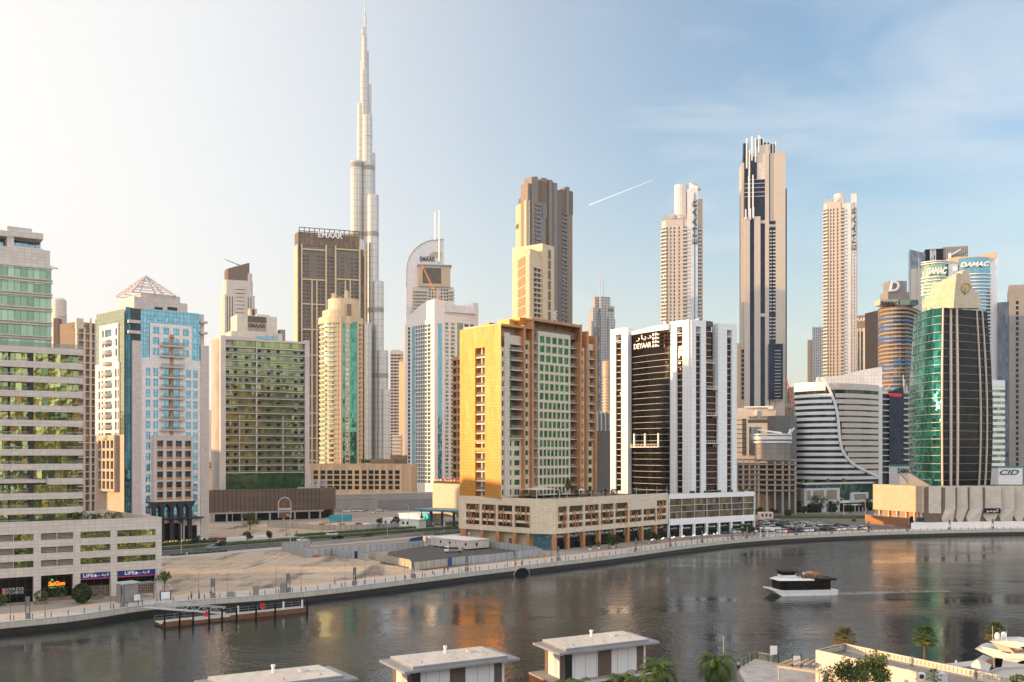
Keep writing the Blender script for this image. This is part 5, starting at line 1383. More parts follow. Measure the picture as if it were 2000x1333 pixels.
def right_far():
 w=WP(1577,1156,1610,1150);t=empty('residential_tower',(*w.A,0),'grey ribbed slab tower with a tan edge, left of the slender lettered tower','tower')
 MB().box(w,0,w.u(1587),0,w.v(1580,664),-14,-2).build('side_wall',M['tan'],t)
 MB().box(w,w.u(1586.5),w.L+6,0,w.v(1595,640),-16,0).build('front_wall',M['greyglass'],t)
 many(t,'wall_rib',[bx(w,w.u(p),w.u(p)+1.3,0,w.v(p,638 +(p % 3)),-.5,.8) for p in (1587,1591,1595,1599,1603,1607)],M['lgrey'])
 many(t,'floor_band',[bx(w,w.u(1586.5),w.L,w.v(1595,y+1.4),w.v(1595,y),-.3,.4) for y in range(652,760,5)],M['lgrey'])
 w=WP(1673,1128,1714,1119);t=empty('residential_tower',(*w.A,0),'cream tower with a brown louvred crown, right of the slender lettered tower','tower');X,V=w.u,w.v
 MB().box(w,0,w.L,0,V(1690,640),-20,-.6).build('core_wall',M['cream'],t)
 MB().box(w,0,X(1709),V(1690,641),V(1690,616),-20,-.3).box(w,X(1709),w.L+1,V(1690,641),V(1690,628),-16,-2).build('crown_louvre',panel('brown_louvre_crown',(.30,.22,.16),1.2,40,.4,.5),t)
 text('EMAAR',w,X(1676),V(1680,628),4,M['ltr_white'],t,n=0,width=16)
 many(t,'glazing_strip',[rc(w,X(a),X(b),0,V(1690,648),.1) for a,b in ((1675.5,1679),(1681,1686),(1695.5,1698),(1700,1704),(1706,1709))],M['greyglass'])
 many(t,'stone_pier',[bx(w,X(a),X(b),0,V(1690,641),-.5,.5) for a,b in ((1673,1675.5),(1679,1681),(1686,1695.5),(1698,1700),(1704,1706),(1709,1714))],M['cream'])
right_far()
def far_left():
 Y0=760;k=Y0/F;c=((116 -CX)*k,Y0);r=13.5 *k
 t=empty('round_tower',(*c,0),'plain pale round tower just right of the banded office tower','tower')
 MB().lathe((*c,0),[(r,0),(r,ZAT(612,Y0)),(r*.96,ZAT(611,Y0)),(r*.96,ZAT(588,Y0)),(r*.7,ZAT(584,Y0))],24).build('drum_wall',M['pale'],t)
 many(t,'floor_band',[MB().strip(circ(c,r,285,350,8),ZAT(y+2,Y0),ZAT(y,Y0),-.2,.8) for y in range(618,760,6)],M['pale'])
 w=WP(104,740,114,740);MB().box(w,0,w.L,0,w.v(108,622),-6,.0).build('dark_slot',M['umber'],t)
 w=WP(148.5,520,192,530);t=empty('apartment_tower',(*w.A,0),'brown glazed apartment tower between the banded tower and the teal tower','tower');X,V=w.u,w.v
 MB().box(w,0,w.L,0,V(160,630),-16,-1).build('core_wall',M['umber'],t)
 MB().rect(w,0,w.L,0,V(170,630),-.9).build('glazing',glass('amber_glass',(.20,.14,.08),2.2,3.6,metal=.6,tilt=.06,wav=.1,c2=(.30,.20,.08)),t)
 many(t,'wall_rib',[bx(w,X(p),X(p)+1.0,0,V(p,y),-.9,.3) for p,y in ((149,622),(163,640),(175,622),(185,624))]+[bx(w,0,X(163),V(155,642),V(155,622),-4,.2)],M['pale'])
 many(t,'floor_slab',[bx(w,0,w.L,V(170,y+2),V(170,y),-1,.25) for y in [651 +14.2 *k for k in range(24)]],M['pale'])
 # small far pair in the gap
 w=WP(403,1300,422,1300);t=empty('residential_tower',(*w.A,0),'tiny far stepped tower in the gap right of the teal tower','tower')
 for a,b,y in ((400,421,830),(405,418,812),(407,413,801)):MB().box(w,w.u(a),w.u(b),0,w.v(410,y),-14,(421 -b)*.2).build('tower_block',M['pale'],t)
 w=WP(398,700,431,700);t=empty('apartment_building',(*w.A,0),'low tan block with a big dark letter, behind the teal tower','building');X,V=w.u,w.v
 wl=MB();P=[];wl.box(w,0,w.L,0,V(415,900),-16,-.6);wl.box(w,X(416),X(430),V(415,900),V(420,884),-9,-2)
 punched(wl,w,0,w.L,0,V(415,900),[(X(415),X(424)),(X(427),X(430))],[(V(415,y+8),V(415,y)) for y in (920,931,942)],.5,P);wl.build('front_wall',M['tan'],t);many(t,'window',P,M['g_dark'])
 text('R',w,X(411.5),V(411,919),5,M['ltr_dark'],t,n=.2)
 Y0=900;k=Y0/F
 w=WP(762,1050,787,1050);t=empty('residential_tower',(*w.A,0),'pale balconied tower right of the needle skyscraper base','tower');X,V=w.u,w.v
 MB().box(w,0,w.L,0,V(770,686),-14,-1).box(w,X(764),X(780),V(770,690),V(770,683),-12,-3).build('core_wall',M['pale'],t)
 many(t,'floor_band',[bx(w,0,w.L,V(770,y+3),V(770,y),-1,.6) for y in [690 +6.2 *k for k in range(32)]],M['pale'])
 many(t,'glazing_strip',[rc(w,X(a),X(a+4),0,V(770,690),-.5) for a in (763.5,770,777)],M['greyglass'])
 w=WP(778,900,793,896);t=empty('residential_tower',(*w.A,0),'narrow tan tower at the left edge of the white sail tower','tower')
 MB().box(w,w.u(779),w.L,0,w.v(785,706),-12,0).build('front_wall',M['tan'],t)
 MB().box(w,w.u(785.5),w.L-.4,0,w.v(788,640),-10,-2).build('rear_wall',M['pale'],t)
 w=WP(766,720,783,720);t=empty('apartment_building',(*w.A,0),'small white block with wrapped balconies under the needle skyscraper','building')
 MB().box(w,0,w.L,0,w.v(770,850),-10,-1).build('core_wall',M['cream'],t)
 many(t,'balcony',[bx(w,0,w.L,w.v(770,y+3),w.v(770,y),-1,.8) for y in range(850,900,7)],M['wht'])
 # tower crane, orange
 w=WP(815,1000,870,1000);t=empty('tower_crane',w.pt(w.u(860),0,0),'orange lattice crane jib in front of the sail shaped hotel','crane')
 jb=MB();a=Vector(w.pt(w.u(859),w.v(859,590),0));b=Vector(w.pt(w.u(824),w.v(824,518),0))
 for dx in (-.9,.9):jb.tube(a+Vector((dx,0,0)),b+Vector((dx*.4,0,0)),.28,.22,5)
 for i in range(16):
  f=i/16;g_=(i+1)/16;s_=1 if i % 2 else -1
  jb.tube(a.lerp(b,f)+Vector((s_*.9,0,0)),a.lerp(b,g_)-Vector((s_*.9,0,0)),.2,.2,4)
 jb.build('jib',plain('crane_orange',(.75,.28,.05),.5),t)
 MB().box(w,w.u(857),w.u(861),60,w.v(859,578),-1.5,0).build('mast',plain('crane_orange_mast',(.6,.25,.06),.5),t)
far_left()
# ================================================================ RIGHT BANK
M['carved']=plain('carved_tan_screen',(.38,.31,.24),.7,var=.5,scale=1.6)
M['g_ave']=glass('bank_green_glass',(.10,.25,.16),2.2,3.4,metal=.3,tilt=.04,wav=.06,c2=(.24,.31,.17),var=.6)
def curved_building():
 t=empty('office_building',(*XY(1635,575),0),'curved green banded office building with a white S shaped ribbon over its front','building')
 P=[XY(1552,604),XY(1575,595),XY(1600,589.5),XY(1625,587),XY(1650,587.5),XY(1675,591),XY(1700,598),XY(1716,604)]
 P=smooth_path(P,4);px=[CX+F*a/b for a,b in P]
 w=W(P[0],P[-1]);zt=ZAT(747,597)
 sc_=[(1605,740),(1614,751),(1625,775),(1633,800),(1637,830),(1639,855),(1643,876),(1652,893),(1667,908),(1690,921),(1714,932)]
 def ribx(y):
  for (a,b),(c,d) in zip(sc_,sc_[1:]):
   if b <=y <=d:return a+(c-a)*(y-b)/(d-b)
  return 1605 if y< 740 else 1716
 def clip(x0,x1):
  out=[i for i,p in enumerate(px) if x0 <=p <=x1];return [P[i] for i in out]
 MB().prism(P+[w.pt(w.L,0,-22)[:2],w.pt(0,0,-22)[:2]],12,zt-2).build('core_wall',M['g_dark'],t)
 SB=[];GB=[];BB=[]
 y=747.0;k=0;pit=11.45
 for k in range(16):
  y0=747 +(0 if k ==0 else 17 +pit*(k-1)+6.2);y1=y0+(17 if k ==0 else 6.2)
  rx=ribx((y0+y1)/2)
  A=clip(1500,rx+1);B=clip(rx+1,1800)
  if len(A)> 1:SB.append(MB().strip(A,ZAT(y1,592),ZAT(y0,592),-.6,.5))
  if len(B)> 1:BB.append(MB().strip(B,ZAT(y1+(2 if k else -1),595),ZAT(y0+(4 if k ==0 else 0),595),-.6,.15))
  g0,g1=y1,y1+6.3
  GB.append(MB().strip(P,ZAT(g1,592),ZAT(g0,592),-.5,-.1))
 many(t,'white_band',SB,M['tw']);many(t,'stone_band',BB,M['beige']);many(t,'window_band',GB,M['g_ave'])
 rb=MB()
 def at(x,y,n):
  i=min(range(len(px)),key=lambda j:abs(px[j]-x));j=min(len(px)-2,i if px[i] <=x else i-1);j=max(0,j);f=(x-px[j])/(px[j+1]-px[j])
  a=Vector(P[j]).lerp(Vector(P[j+1]),f);d=(Vector(P[j+1])-Vector(P[j])).normalized();a=a+Vector((d.y,-d.x))*n;return Vector((a.x,a.y,ZAT(y,593)))
 SS=smooth_path(sc_,3)
 for (a,b),(c,d) in zip(SS,SS[1:]):
  d_=Vector((d-b,-(c-a))).normalized()*2.2
  q=[(a-d_.x,b-d_.y),(a+d_.x,b+d_.y),(c+d_.x,d+d_.y),(c-d_.x,d-d_.y)]
  rb.hexa([at(x,y_,.1) for x,y_ in q],[at(x,y_,1.1) for x,y_ in q])
 rb.build('white_ribbon',M['tw'],t)
 # white fin wall behind, rising to the right
 bw=WP(1592,618,1723,615);q=[(1592,760),(1597,737),(1640,734),(1680,724),(1710,718.5),(1723,717.5),(1723,940),(1715,940),(1715,760)]
 MB().wprism(bw,[(bw.u(a),bw.v(a,b)) for a,b in q],-3,0).build('fin_wall',panel('white_grid_wall',(.80,.78,.76),2.2,2.2,.1,.72),t)
 e=WP(1713,603,1723,616);MB().box(e,e.u(1714),e.u(1722.8),8,ZAT(756,609),-2,.2).build('end_wall',M['tw'],t)
 # podium with carved screens
 lf=WP(1500,600,1571,556);rf=WP(1571,556,1706,580);zt=16.4
 bk=[lf.A,lf.B,rf.B,lf.A+rf.B-lf.B]
 MB().prism(inset(bk,1.5),0,zt-.8).build('podium_core',M['dark'],t)
 wl=MB();CV=[];U,V=lf.u,lf.v
 wl.box(lf,0,lf.L,V(1550,978),V(1550,953),-1,0).box(lf,0,U(1507),0,V(1550,953),-1,.1).box(lf,U(1565),lf.L,0,V(1550,953),-1,.1).box(lf,0,lf.L,zt-.6,zt+.4,-2,.8)
 CV.append(bx(lf,U(1540),U(1564),V(1550,976),V(1550,956),-.1,.12))
 R_,RV=rf.u,rf.v
 wl.box(rf,0,R_(1639),RV(1600,985),RV(1600,954),-1,0).box(rf,0,rf.L,zt-.6,zt+.4,-2,.8).box(rf,0,rf.L,RV(1640,983),RV(1640,978),-1,.1)
 for a,b in ((1571,1576),(1606,1614),(1635,1640)):wl.box(rf,R_(a),R_(b),0,RV(1600,954),-1,.1)
 fq=[(1661,1694,962,965.5),(1661,1666,965.5,980),(1690,1694,965.5,980),(1661,1694,977,980)]
 for a,b,c,d in fq:wl.box(rf,R_(a),R_(b),RV(1677,d),RV(1677,c),-.5,.8)
 wl.build('podium_wall',M['tw'],t)
 for a,b in ((1576,1583),(1588,1609),(1614,1634)):CV.append(bx(rf,R_(a),R_(b),RV(1600,977),RV(1600,958),-.1,.12))
 CV.append(bx(rf,R_(1667),R_(1690),RV(1677,976.5),RV(1677,966),.1,.6))
 many(t,'carved_screen',CV,M['carved'])
 MB().rect(lf,0,lf.L,V(1550,953),zt-.6,-.4).rect(rf,0,rf.L,RV(1600,954),zt-.6,-.4).rect(rf,R_(1640),rf.L,RV(1660,978),RV(1660,953),-.5).build('podium_glass',glass('podium_green_glass',(.03,.09,.07),2,3,metal=.5),t)
 os_=bx(lf,U(1508),U(1535),V(1520,976),V(1520,953.5),-.1,.3).build('orange_sign',plain('orange_poster',(.80,.27,.06),.5,var=.1),t)
 text('AVE',lf,U(1526),V(1526,973),3.2,M['ltr_white'],t,n=.32,width=U(1533)-U(1519))
 c=lf.pt(U(1513.5),V(1513,964),.3);MB().tube(c,(c[0]+lf.n.x*.12,c[1]+lf.n.y*.12,c[2]),1.7,1.7,14).build('poster_roundel',M['ltr_white'],t)
 MB().rect(rf,0,rf.L,.2,RV(1640,983),-.8).rect(lf,0,lf.L,.2,RV(1640,983),-.8).build('ground_glass',M['shopdark'],t)
 cn=MB().box(lf,U(1492),U(1530),4.6,5.2,0,9)
 for p in (1494,1504,1515,1527):cn.box(lf,U(p),U(p)+.4,0,4.6,8.2,8.6)
 cn.build('entrance_canopy',M['tan'],t)
 pg=MB()
 for i in range(5):pg.box(rf,R_(1646)+i*3,R_(1646)+i*3 +.3,0,4,6,6.3)
 pg.box(rf,R_(1646),R_(1676),3.8,4.2,0,6.4);pg.build('glass_porch',M['wht'],t)
 text('AVENUE CAFE',rf,R_(1617),5.6,.9,M['ltr_white'],t,n=.3,width=10)
 many(t,'roof_shrub',[MB().ball((*rf.pt(R_(p),0,-3)[:2],zt+1),r,8,5) for p,r in ((1588,1.4),(1594,1.2),(1625,1.6),(1655,1.6),(1576,1.1))],plain('roof_planting',(.07,.10,.03),.9,var=.4,scale=1))
curved_building()
def blue_tower():
 Y0=780;t=empty('hotel_tower',(*XY(1760,Y0),0),'brown tower ringed by beige and bright blue balcony bands, a big white letter on top','tower')
 P=smooth_path([XY(1716,800),XY(1722,782),XY(1745,772),XY(1765,770),XY(1776,774),XY(1790,790),XY(1802,808)],3)
 w=W(P[0],P[-1]);zt=ZAT(597,775)
 MB().prism([Vector(p)+(Vector((0,1.6))) for p in P]+[w.pt(w.L,0,-20)[:2],w.pt(0,0,-20)[:2]],0,zt).build('core_wall',M['umber'],t)
 B=[];BL=[];G=[];r2=random.Random(11);blue=plain('blue_balcony_glass',(.03,.19,.55),.5)
 n=len(P);px=[CX+F*a/b for a,b in P]
 for k in range(38):
  y=603 +7.75 *k;z1,z0=ZAT(y,775),ZAT(y+3.2,775)
  B.append(MB().strip(P,z0,z1,-1.2,.6));G.append(MB().strip(P,ZAT(y+7.2,775),z0,-1.2,-.9))
  for a,b in ((0,6),(6,13),(12,n-1)):
   if r2.random()< .42 and k> 0:BL.append(MB().strip(P[a:b+1],z0+.1,z1+.15,.62,.72))
 many(t,'balcony_band',B,plain('taupe_balcony_band',(.29,.265,.25),.7));many(t,'blue_panel',BL,blue);many(t,'window_band',G,glass('brown_window_band',(.14,.10,.08),3.2,3,metal=.4,tilt=.04,ms=.5,c2=(.22,.17,.13)))
 f=WP(1716,765,1802,768);X,V=f.u,f.v
 MB().box(f,X(1726),X(1762),zt,V(1740,583),-16,-6).build('sign_parapet',M['pale'],t)
 MB().box(f,X(1764),X(1800),zt,V(1780,584),-16,-5).build('penthouse_glass',M['g_teal'],t)
 MB().box(f,X(1744),X(1786),zt,V(1760,567),-22,-8).box(f,X(1748),X(1782),zt+8,V(1760,545),-20,-9).build('lift_block',M['greycon'],t)
 text('D',f,X(1755),V(1755,567),V(1755,546)-V(1755,567),M['ltr_white'],t,n=-7.6,width=X(1765)-X(1745),slant=.2,bold=.03,depth=1)
 text('DAMAC',f,X(1742),V(1742,595),V(1742,587)-V(1742,595),M['ltr_dark'],t,n=-5.5,width=X(1759)-X(1725),slant=.25,bold=.03,depth=.8)
blue_tower()
def white_green_pair():
 # dark emblem tower behind
 f=WP(1777,872,1891,858);X,V=f.u,f.v
 t=empty('office_tower',(*f.A,0),'dark flat topped tower with a white square emblem, behind the white and green tower','tower')
 MB().box(f,X(1807),X(1842),0,V(1820,487),-20,0).build('black_wall',M['black'],t)
 MB().box(f,X(1842),X(1891),0,V(1860,482),-24,-1).build('grey_wall',panel('grey_ribbed_wall',(.22,.22,.23),1.6,30,.3,.6),t)
 MB().wprism(f,[(X(1777),0),(X(1807),0),(X(1807),V(1807,495)),(X(1777),V(1777,488))],-18,.6).build('navy_wing',M['greyglass'],t)
 MB().box(f,X(1778),X(1803),0,V(1790,526),-3,3).build('beige_wing',M['pale'],t)
 MB().box(f,X(1792),X(1795),0,V(1793,507),3,4).build('pale_pipe',M['lgrey'],t)
 e=MB();a,b,c,d=X(1816.5),X(1828),V(1822,508),V(1822,488.5);k=(b-a)*.12
 for q in ((a,b,c,c+k),(a,b,d-k,d),(a,a+k,c+k,d-k),(b-k,b,c+k,d-k)):e.box(f,*q,.1,.5)
 e.build('square_emblem',M['ltr_white'],t)
 text('RP',f,(a+b)/2,c+k*2,(d-c)-4 *k,M['ltr_white'],t,n=.1,width=(b-a)*.7,bold=.03,name='emblem_letters')
 cr=MB().tube(f.pt(X(1852),V(1852,503),2),f.pt(X(1876),V(1876,488),2),.7,.4,6).box(f,X(1852),X(1857),V(1855,507),V(1855,496),0,3);cr.build('roof_crane',M['wht'],t)
 # white and green
 f=WP(1800,730,1947,717);X,V=f.u,f.v
 t=empty('office_tower',(*f.A,0),'white and green glass tower with slanted white letters on both curved corners','tower')
 MB().box(f,X(1850),X(1934),0,V(1880,505),-24,-3).build('core_wall',M['cream'],t)
 MB().box(f,X(1932),X(1947.5),0,V(1940,494),-20,0).build('white_pier',M['tw'],t)
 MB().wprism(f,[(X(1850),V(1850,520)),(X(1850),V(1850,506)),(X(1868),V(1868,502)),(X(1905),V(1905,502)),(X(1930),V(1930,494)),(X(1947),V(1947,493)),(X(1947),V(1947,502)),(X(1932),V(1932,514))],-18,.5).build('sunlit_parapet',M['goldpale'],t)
 def arcp(a,b,bulge):return [f.pt(X(a)+(X(b)-X(a))*i/8,0,bulge*math.sin(math.pi*i/8))[:2] for i in range(9)]
 pr=arcp(1870,1934,5);pl=arcp(1801,1852,5)
 MB().strip(pr,0,V(1900,505),-3,0).build('green_corner',M['g_teal'],t);MB().strip(pl,0,V(1825,512),-3,0).build('green_corner',M['g_green'],t)
 WB=[]
 for y in [537 +6.7 *k for k in range(30)]:WB.append(MB().strip(pr,V(1900,y+1.8),V(1900,y),-.5,1.4))
 for y in (512,516,543,549,556,562,569,576):WB.append(MB().strip(pl,[V(1825,y+1.8)]*9,[V(1825,y)]*9,-.5,1.6))
 many(t,'white_band',WB,M['tw'])
 text('DAMAC',f,X(1901),V(1900,524),V(1900,515)-V(1900,524),M['ltr_white'],t,n=5.6,width=X(1930)-X(1873),slant=.3,bold=.03,depth=.8)
 text('DAMAC',W(f.pt(X(1800),0,6),f.pt(X(1848),0,6)),X(1826)-X(1800),V(1826,539),V(1826,526)-V(1826,539),M['ltr_white'],t,n=.5,width=X(1847)-X(1805),slant=.35,bold=.04,depth=.8)
 MB().box(f,X(1852),X(1870),V(1860,640),V(1860,517),-6,1).build('stair_wall',M['tw'],t)
 # far right grey tower
 f=WP(1948,712,2040,700);X,V=f.u,f.v
 t=empty('residential_tower',(*f.A,0),'grey tower cut by the right edge of the photo, with a column of dark windows','tower')
 MB().box(f,0,X(1971),0,V(1960,590),-20,-1).build('navy_wing',glass('slate_glass',(.09,.11,.14),2.0,3.4,metal=.5),t)
 MB().box(f,X(1970.5),f.L,0,V(1985,563),-20,0).box(f,X(1971),f.L,V(1985,565),V(1985,556),-14,-2).build('front_wall',panel('grey_tower_wall',(.24,.225,.21),3,3.4,.05,.85),t)
 many(t,'window',[rc(f,X(1984),X(1989.5),V(1986,y+7),V(1986,y),.03) for y in [588 +10.2 *k for k in range(32)]],M['navy'])
 # small white and green building at the foot of the bulging tower
 f=WP(1930,590,1963,592);X,V=f.u,f.v
 t=empty('office_building',(*f.A,0),'white and green striped low office block right of the bulging dark tower','building')
 MB().box(f,0,f.L,0,V(1945,744),-14,-.6).build('core_wall',M['g_ave'],t)
 many(t,'white_band',[bx(f,0,f.L,V(1945,y+6),V(1945,y),-1,0) for y in [755.5 +11.5 *k for k in range(16)]]+[bx(f,0,f.L,V(1945,755),V(1945,743),-1,0)],M['tw'])
white_green_pair()
def bulging_tower():
 t=empty('office_tower',(*XY(1838,490),0),'bulging dark glass tower with one teal curved side and a cream crest with an emblem','tower')
 Lp,C,Rp=Vector(XY(1780,528)),Vector(XY(1839,490)),Vector(XY(1934,505));back=Lp+Rp-C;cen=(Lp+Rp)/2
 zb,zt=16.0,ZAT(600,490)
 def sc_at(z):f=min(1,max(0,(z-zb)/(zt-zb)));return 1 +.075 *math.sin(math.pi*min(1,max(0,f)) ** .85)-.075 *f ** 2.2
 def S(p,z):s=sc_at(z);return (cen.x+(p[0]-cen.x)*s,cen.y+(p[1]-cen.y)*s,z)
 gl=[];m1=(Lp+C)/2;nn=Vector((C.y-Lp.y,-(C.x-Lp.x))).normalized()
 for i in range(11):f=i/10;gl.append(Lp.lerp(C,f)+nn*3.4 *math.sin(math.pi*f*.8))
 gl[-1]=C
 dk=[C.lerp(Rp,i/8) for i in range(9)]
 nfl=22;zs=[zb+(zt-zb)*k/nfl for k in range(nfl+1)]
 def surf(path,z0,z1,off=0):
  mb=MB();P2=[]
  for i,p in enumerate(path):
   a=path[max(0,i-1)];b=path[min(len(path)-1,i+1)];d=(Vector(b)-Vector(a)).normalized();P2.append(Vector(p)+Vector((d.y,-d.x))*off)
  for a,b in zip(P2,P2[1:]):mb.quad(S(a,z0),S(b,z0),S(b,z1),S(a,z1))
  return mb
 def lin(path,z,h,off):
  a=surf(path,z-h,z+h,off);q=surf(path,z-h,z+h,-.1);o=len(path)-1
  mb=a
  for k in range(o):
   A=a.V[4 *k:4 *k+4];B=q.V[4 *k:4 *k+4]
   mb.quad(B[3],A[3],A[2],B[2]);mb.quad(A[0],B[0],B[1],A[1])
  return mb
 teal=glass('teal_facade_glass',(.02,.17,.15),1.8,4.2,metal=.75,tilt=.03,wav=.08,c2=(.035,.26,.23),var=.45)
 many(t,'teal_window_band',[surf(gl,zs[k],zs[k+1]) for k in range(nfl)],teal)
 many(t,'dark_window_band',[surf(dk,zs[k],zs[k+1]) for k in range(nfl)],glass('smoked_facade_glass',(.02,.018,.016),1.7,4.2,metal=.7,spec=.12,tilt=.012,frame=.5))
 many(t,'floor_line',[lin(gl,z,.16,.45) for z in zs]+[lin(dk,z,.09,.25) for z in zs],M['grey'])
 for nm,pa in (('side_wall',[Rp,back]),('rear_wall',[back,Lp])):
  mb=MB()
  for k in range(nfl):mb.ext(surf(pa,zs[k],zs[k+1]))
  mb.build(nm,M['dark'],t)
 RB=[]
 for f0,f1 in ((.0,.015),(.155,.19),(.285,.32),(.74,.755),(.865,.88)):
  mb=MB();d=(Rp-C).normalized();no=Vector((d.y,-d.x))
  for k in range(nfl):
   q=[C.lerp(Rp,f0),C.lerp(Rp,f1)];o=[x+no*.7 for x in q]
   mb.hexa([S(o[0],zs[k]),S(o[1],zs[k]),S(q[1],zs[k]),S(q[0],zs[k])],[S(o[0],zs[k+1]),S(o[1],zs[k+1]),S(q[1],zs[k+1]),S(q[0],zs[k+1])])
  RB.append(mb)
 many(t,'facade_rib',RB,M['cream'])
 # cream crest
 cl=WP(1800,512,1850,494);X,V=cl.u,cl.v
 cp=panel('crest_panels',(.58,.48,.36),3,3,.1,.78)
 MB().wprism(cl,[(X(a),V(a,b)) for a,b in ((1801,602),(1816,576),(1822,550),(1833,552),(1852,542),(1868,534),(1862,602))],-3,0).build('crest_side',cp,t)
 cf=WP(1846,496,1918,506);X,V=cf.u,cf.v
 MB().wprism(cf,[(X(a),V(a,b)) for a,b in ((1855,602),(1858,572),(1869,567),(1876,540),(1880,531),(1885,527),(1890,530),(1894,536),(1900,567),(1911,570),(1917,602))],-4,0).build('crest_front',cp,t)
 e=MB();hp=[(X(a),V(a,b)) for a,b in ((1877,560),(1879,555),(1885,553.5),(1891,555),(1895,560),(1893,567),(1885,576),(1878,568))]
 for a,b in zip(hp,hp[1:]+hp[:1]):e.tube(cf.pt(*a,.2),cf.pt(*b,.2),.2,.2,5)
 e.build('emblem_outline',plain('emblem_orange',(.6,.2,.06),.4),t)
 MB().wprism(cf,[(X(a),V(a,b)) for a,b in ((1880,561),(1885,556),(1890,561),(1885,566))],.05,.25).build('emblem_diamond',plain('emblem_gold',(.5,.36,.08),.4),t)
 MB().box(cf,X(1882.5),X(1888),V(1885,573),V(1885,567.5),.05,.3).build('emblem_square',plain('emblem_green',(.05,.5,.05),.4),t)
bulging_tower()
def folded_hall():
 t=empty('event_hall',(*XY(1801,465),0),'low beige hall with folded panels, one golden sunlit wall and a black sign','building')
 lw=WP(1705,497,1801,465);rw=W(XY(1801,465),XY(2120,470));zt=17.9;z0=5.4
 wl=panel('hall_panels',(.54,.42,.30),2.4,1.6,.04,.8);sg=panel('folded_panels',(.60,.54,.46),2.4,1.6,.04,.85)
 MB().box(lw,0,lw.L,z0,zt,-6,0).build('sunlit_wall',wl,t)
 MB().prism([lw.pt(0,0,-1)[:2],lw.pt(lw.L,0,-1)[:2],rw.pt(rw.L,0,-1.5)[:2],rw.pt(rw.L,0,-40)[:2],lw.pt(0,0,-50)[:2]],0,zt-.6).build('core_wall',M['umber'],t)
 many(t,'white_column',[bx(lw,lw.u(a),lw.u(a)+.7,0,z0,-1,0) for a in (1716,1734,1750,1768,1784,1797)],M['cream'])
 many(t,'terrace_window',[rc(lw,lw.u(a)+.8,lw.u(a+15),2.2,z0-.2,-.8) for a in (1718,1736,1752,1770,1785)],M['terracotta'])
 MB().box(rw,rw.u(1802),rw.u(1814),0,zt-.5,-3,-.6).build('glass_slot',M['g_blue'],t)
 fl=MB().box(rw,rw.u(1814),rw.u(1838),5.2,zt,-2,0);fl.build('flat_panel',sg,t)
 MB().rect(rw,rw.u(1818),rw.u(1838),1.0,5.2,-.6).build('dark_opening',M['black'],t)
 FP=[]
 ed=[1838,1862,1886,1915,1952,1977,2003,2030,2060]
 for i,(a,b) in enumerate(zip(ed,ed[1:])):
  u0,u1=rw.u(a),rw.u(b);k=(u1-u0);zz=6.6
  lo=[(u0+k*.36,1.2),(u1-k*.36,1.2)] if i % 2 else [(u0+k*.12,1.2),(u1-k*.12,1.2)]
  mb=MB();n0,n1=-1.8,2.0
  f=[rw.pt(lo[0][0],1.2,.3),rw.pt(lo[1][0],1.2,.9),rw.pt(u1,zz+1,n1),rw.pt(u1-.1,zt,n1-.2),rw.pt(u0,zt+.2,n0),rw.pt(u0,zz,n0)]
  g_=[(x-rw.n.x*1.2,y-rw.n.y*1.2,z) for x,y,z in f]
  mb.add(f+g_,[(0,1,2,5),(5,2,3,4),(11,8,7,6),(10,9,8,11)]+[(j,6 +j,6 +(j+1) % 6,(j+1) % 6) for j in range(6)])
  FP.append(mb)
 many(t,'folded_panel',FP,sg)
 sb=bx(rw,rw.u(1918.5),rw.u(1949.5),ZAT(1002.5,466),ZAT(993,466),1.7,2.0).build('black_sign',M['black'],t)
 text('\ufeee\ufee3\ufeee\ufedb',rw,rw.u(1934),ZAT(1001.5,466),1.7,M['ltr_white'],t,n=2.05,width=rw.u(1946)-rw.u(1922))
 fn=MB()
 for a,b,y0,y1 in ((1728,1748,930,944),(1745,1790,928,946)):
  fn.add([lw.pt(lw.u(a),zt-.5,-9),lw.pt(lw.u(b),zt-.5,-9),lw.pt(lw.u(a),lw.v(a,y0)+1,-9),lw.pt(lw.u(a),zt-.5,-9.8),lw.pt(lw.u(b),zt-.5,-9.8),lw.pt(lw.u(a),lw.v(a,y0)+1,-9.8)],[(0,1,2),(5,4,3),(0,3,4,1),(1,4,5,2),(2,5,3,0)])
 fn.build('roof_fin',M['grey'],t)
 # wooden hoarding of the terrace
 h=W(XY(1690,470),XY(1781,445));t2=empty('wooden_hoarding',(*h.A,0),'brown wooden hoarding with white script lettering under the sunlit wall','fence')
 bx(h,0,h.L,0,4.2,-.3,0).build('board',panel('rust_boards',(.36,.17,.07),.4,9,.04,.6),t2)
 text('komo',h,h.L*.3,4.3,1.3,M['ltr_white'],t2,n=.1,width=6,slant=.3);text('komo',h,h.L*.7,4.3,1.3,M['ltr_white'],t2,n=.1,width=6,slant=.3)
 # white site hoarding along the promenade
 P=[QF(quay_s(p),-9.5)[:2] for p in range(1808,2300,12)]
 tag(MB().strip(P,0,2.9,-.2,0).build('site_hoarding',panel('white_hoarding',(.80,.78,.76),3.0,3,.04,.75)),'long white site hoarding along the promenade in front of the folded hall','fence')
 g=W(XY(1784,438),XY(1812,438));t3=empty('gate_house',(*g.A,0),'small white gate hut with a black board at the end of the car park','hut')
 MB().box(g,g.u(1786),g.u(1806),0,3,-3,0).build('hut_wall',M['wht'],t3);bx(g,g.u(1778),g.u(1784),0,5.5,-.5,0).build('black_board',M['black'],t3);bx(g,g.u(1790),g.u(1806),3.02,5.0,-.3,0).build('sign_board',M['dark'],t3)
folded_hall()
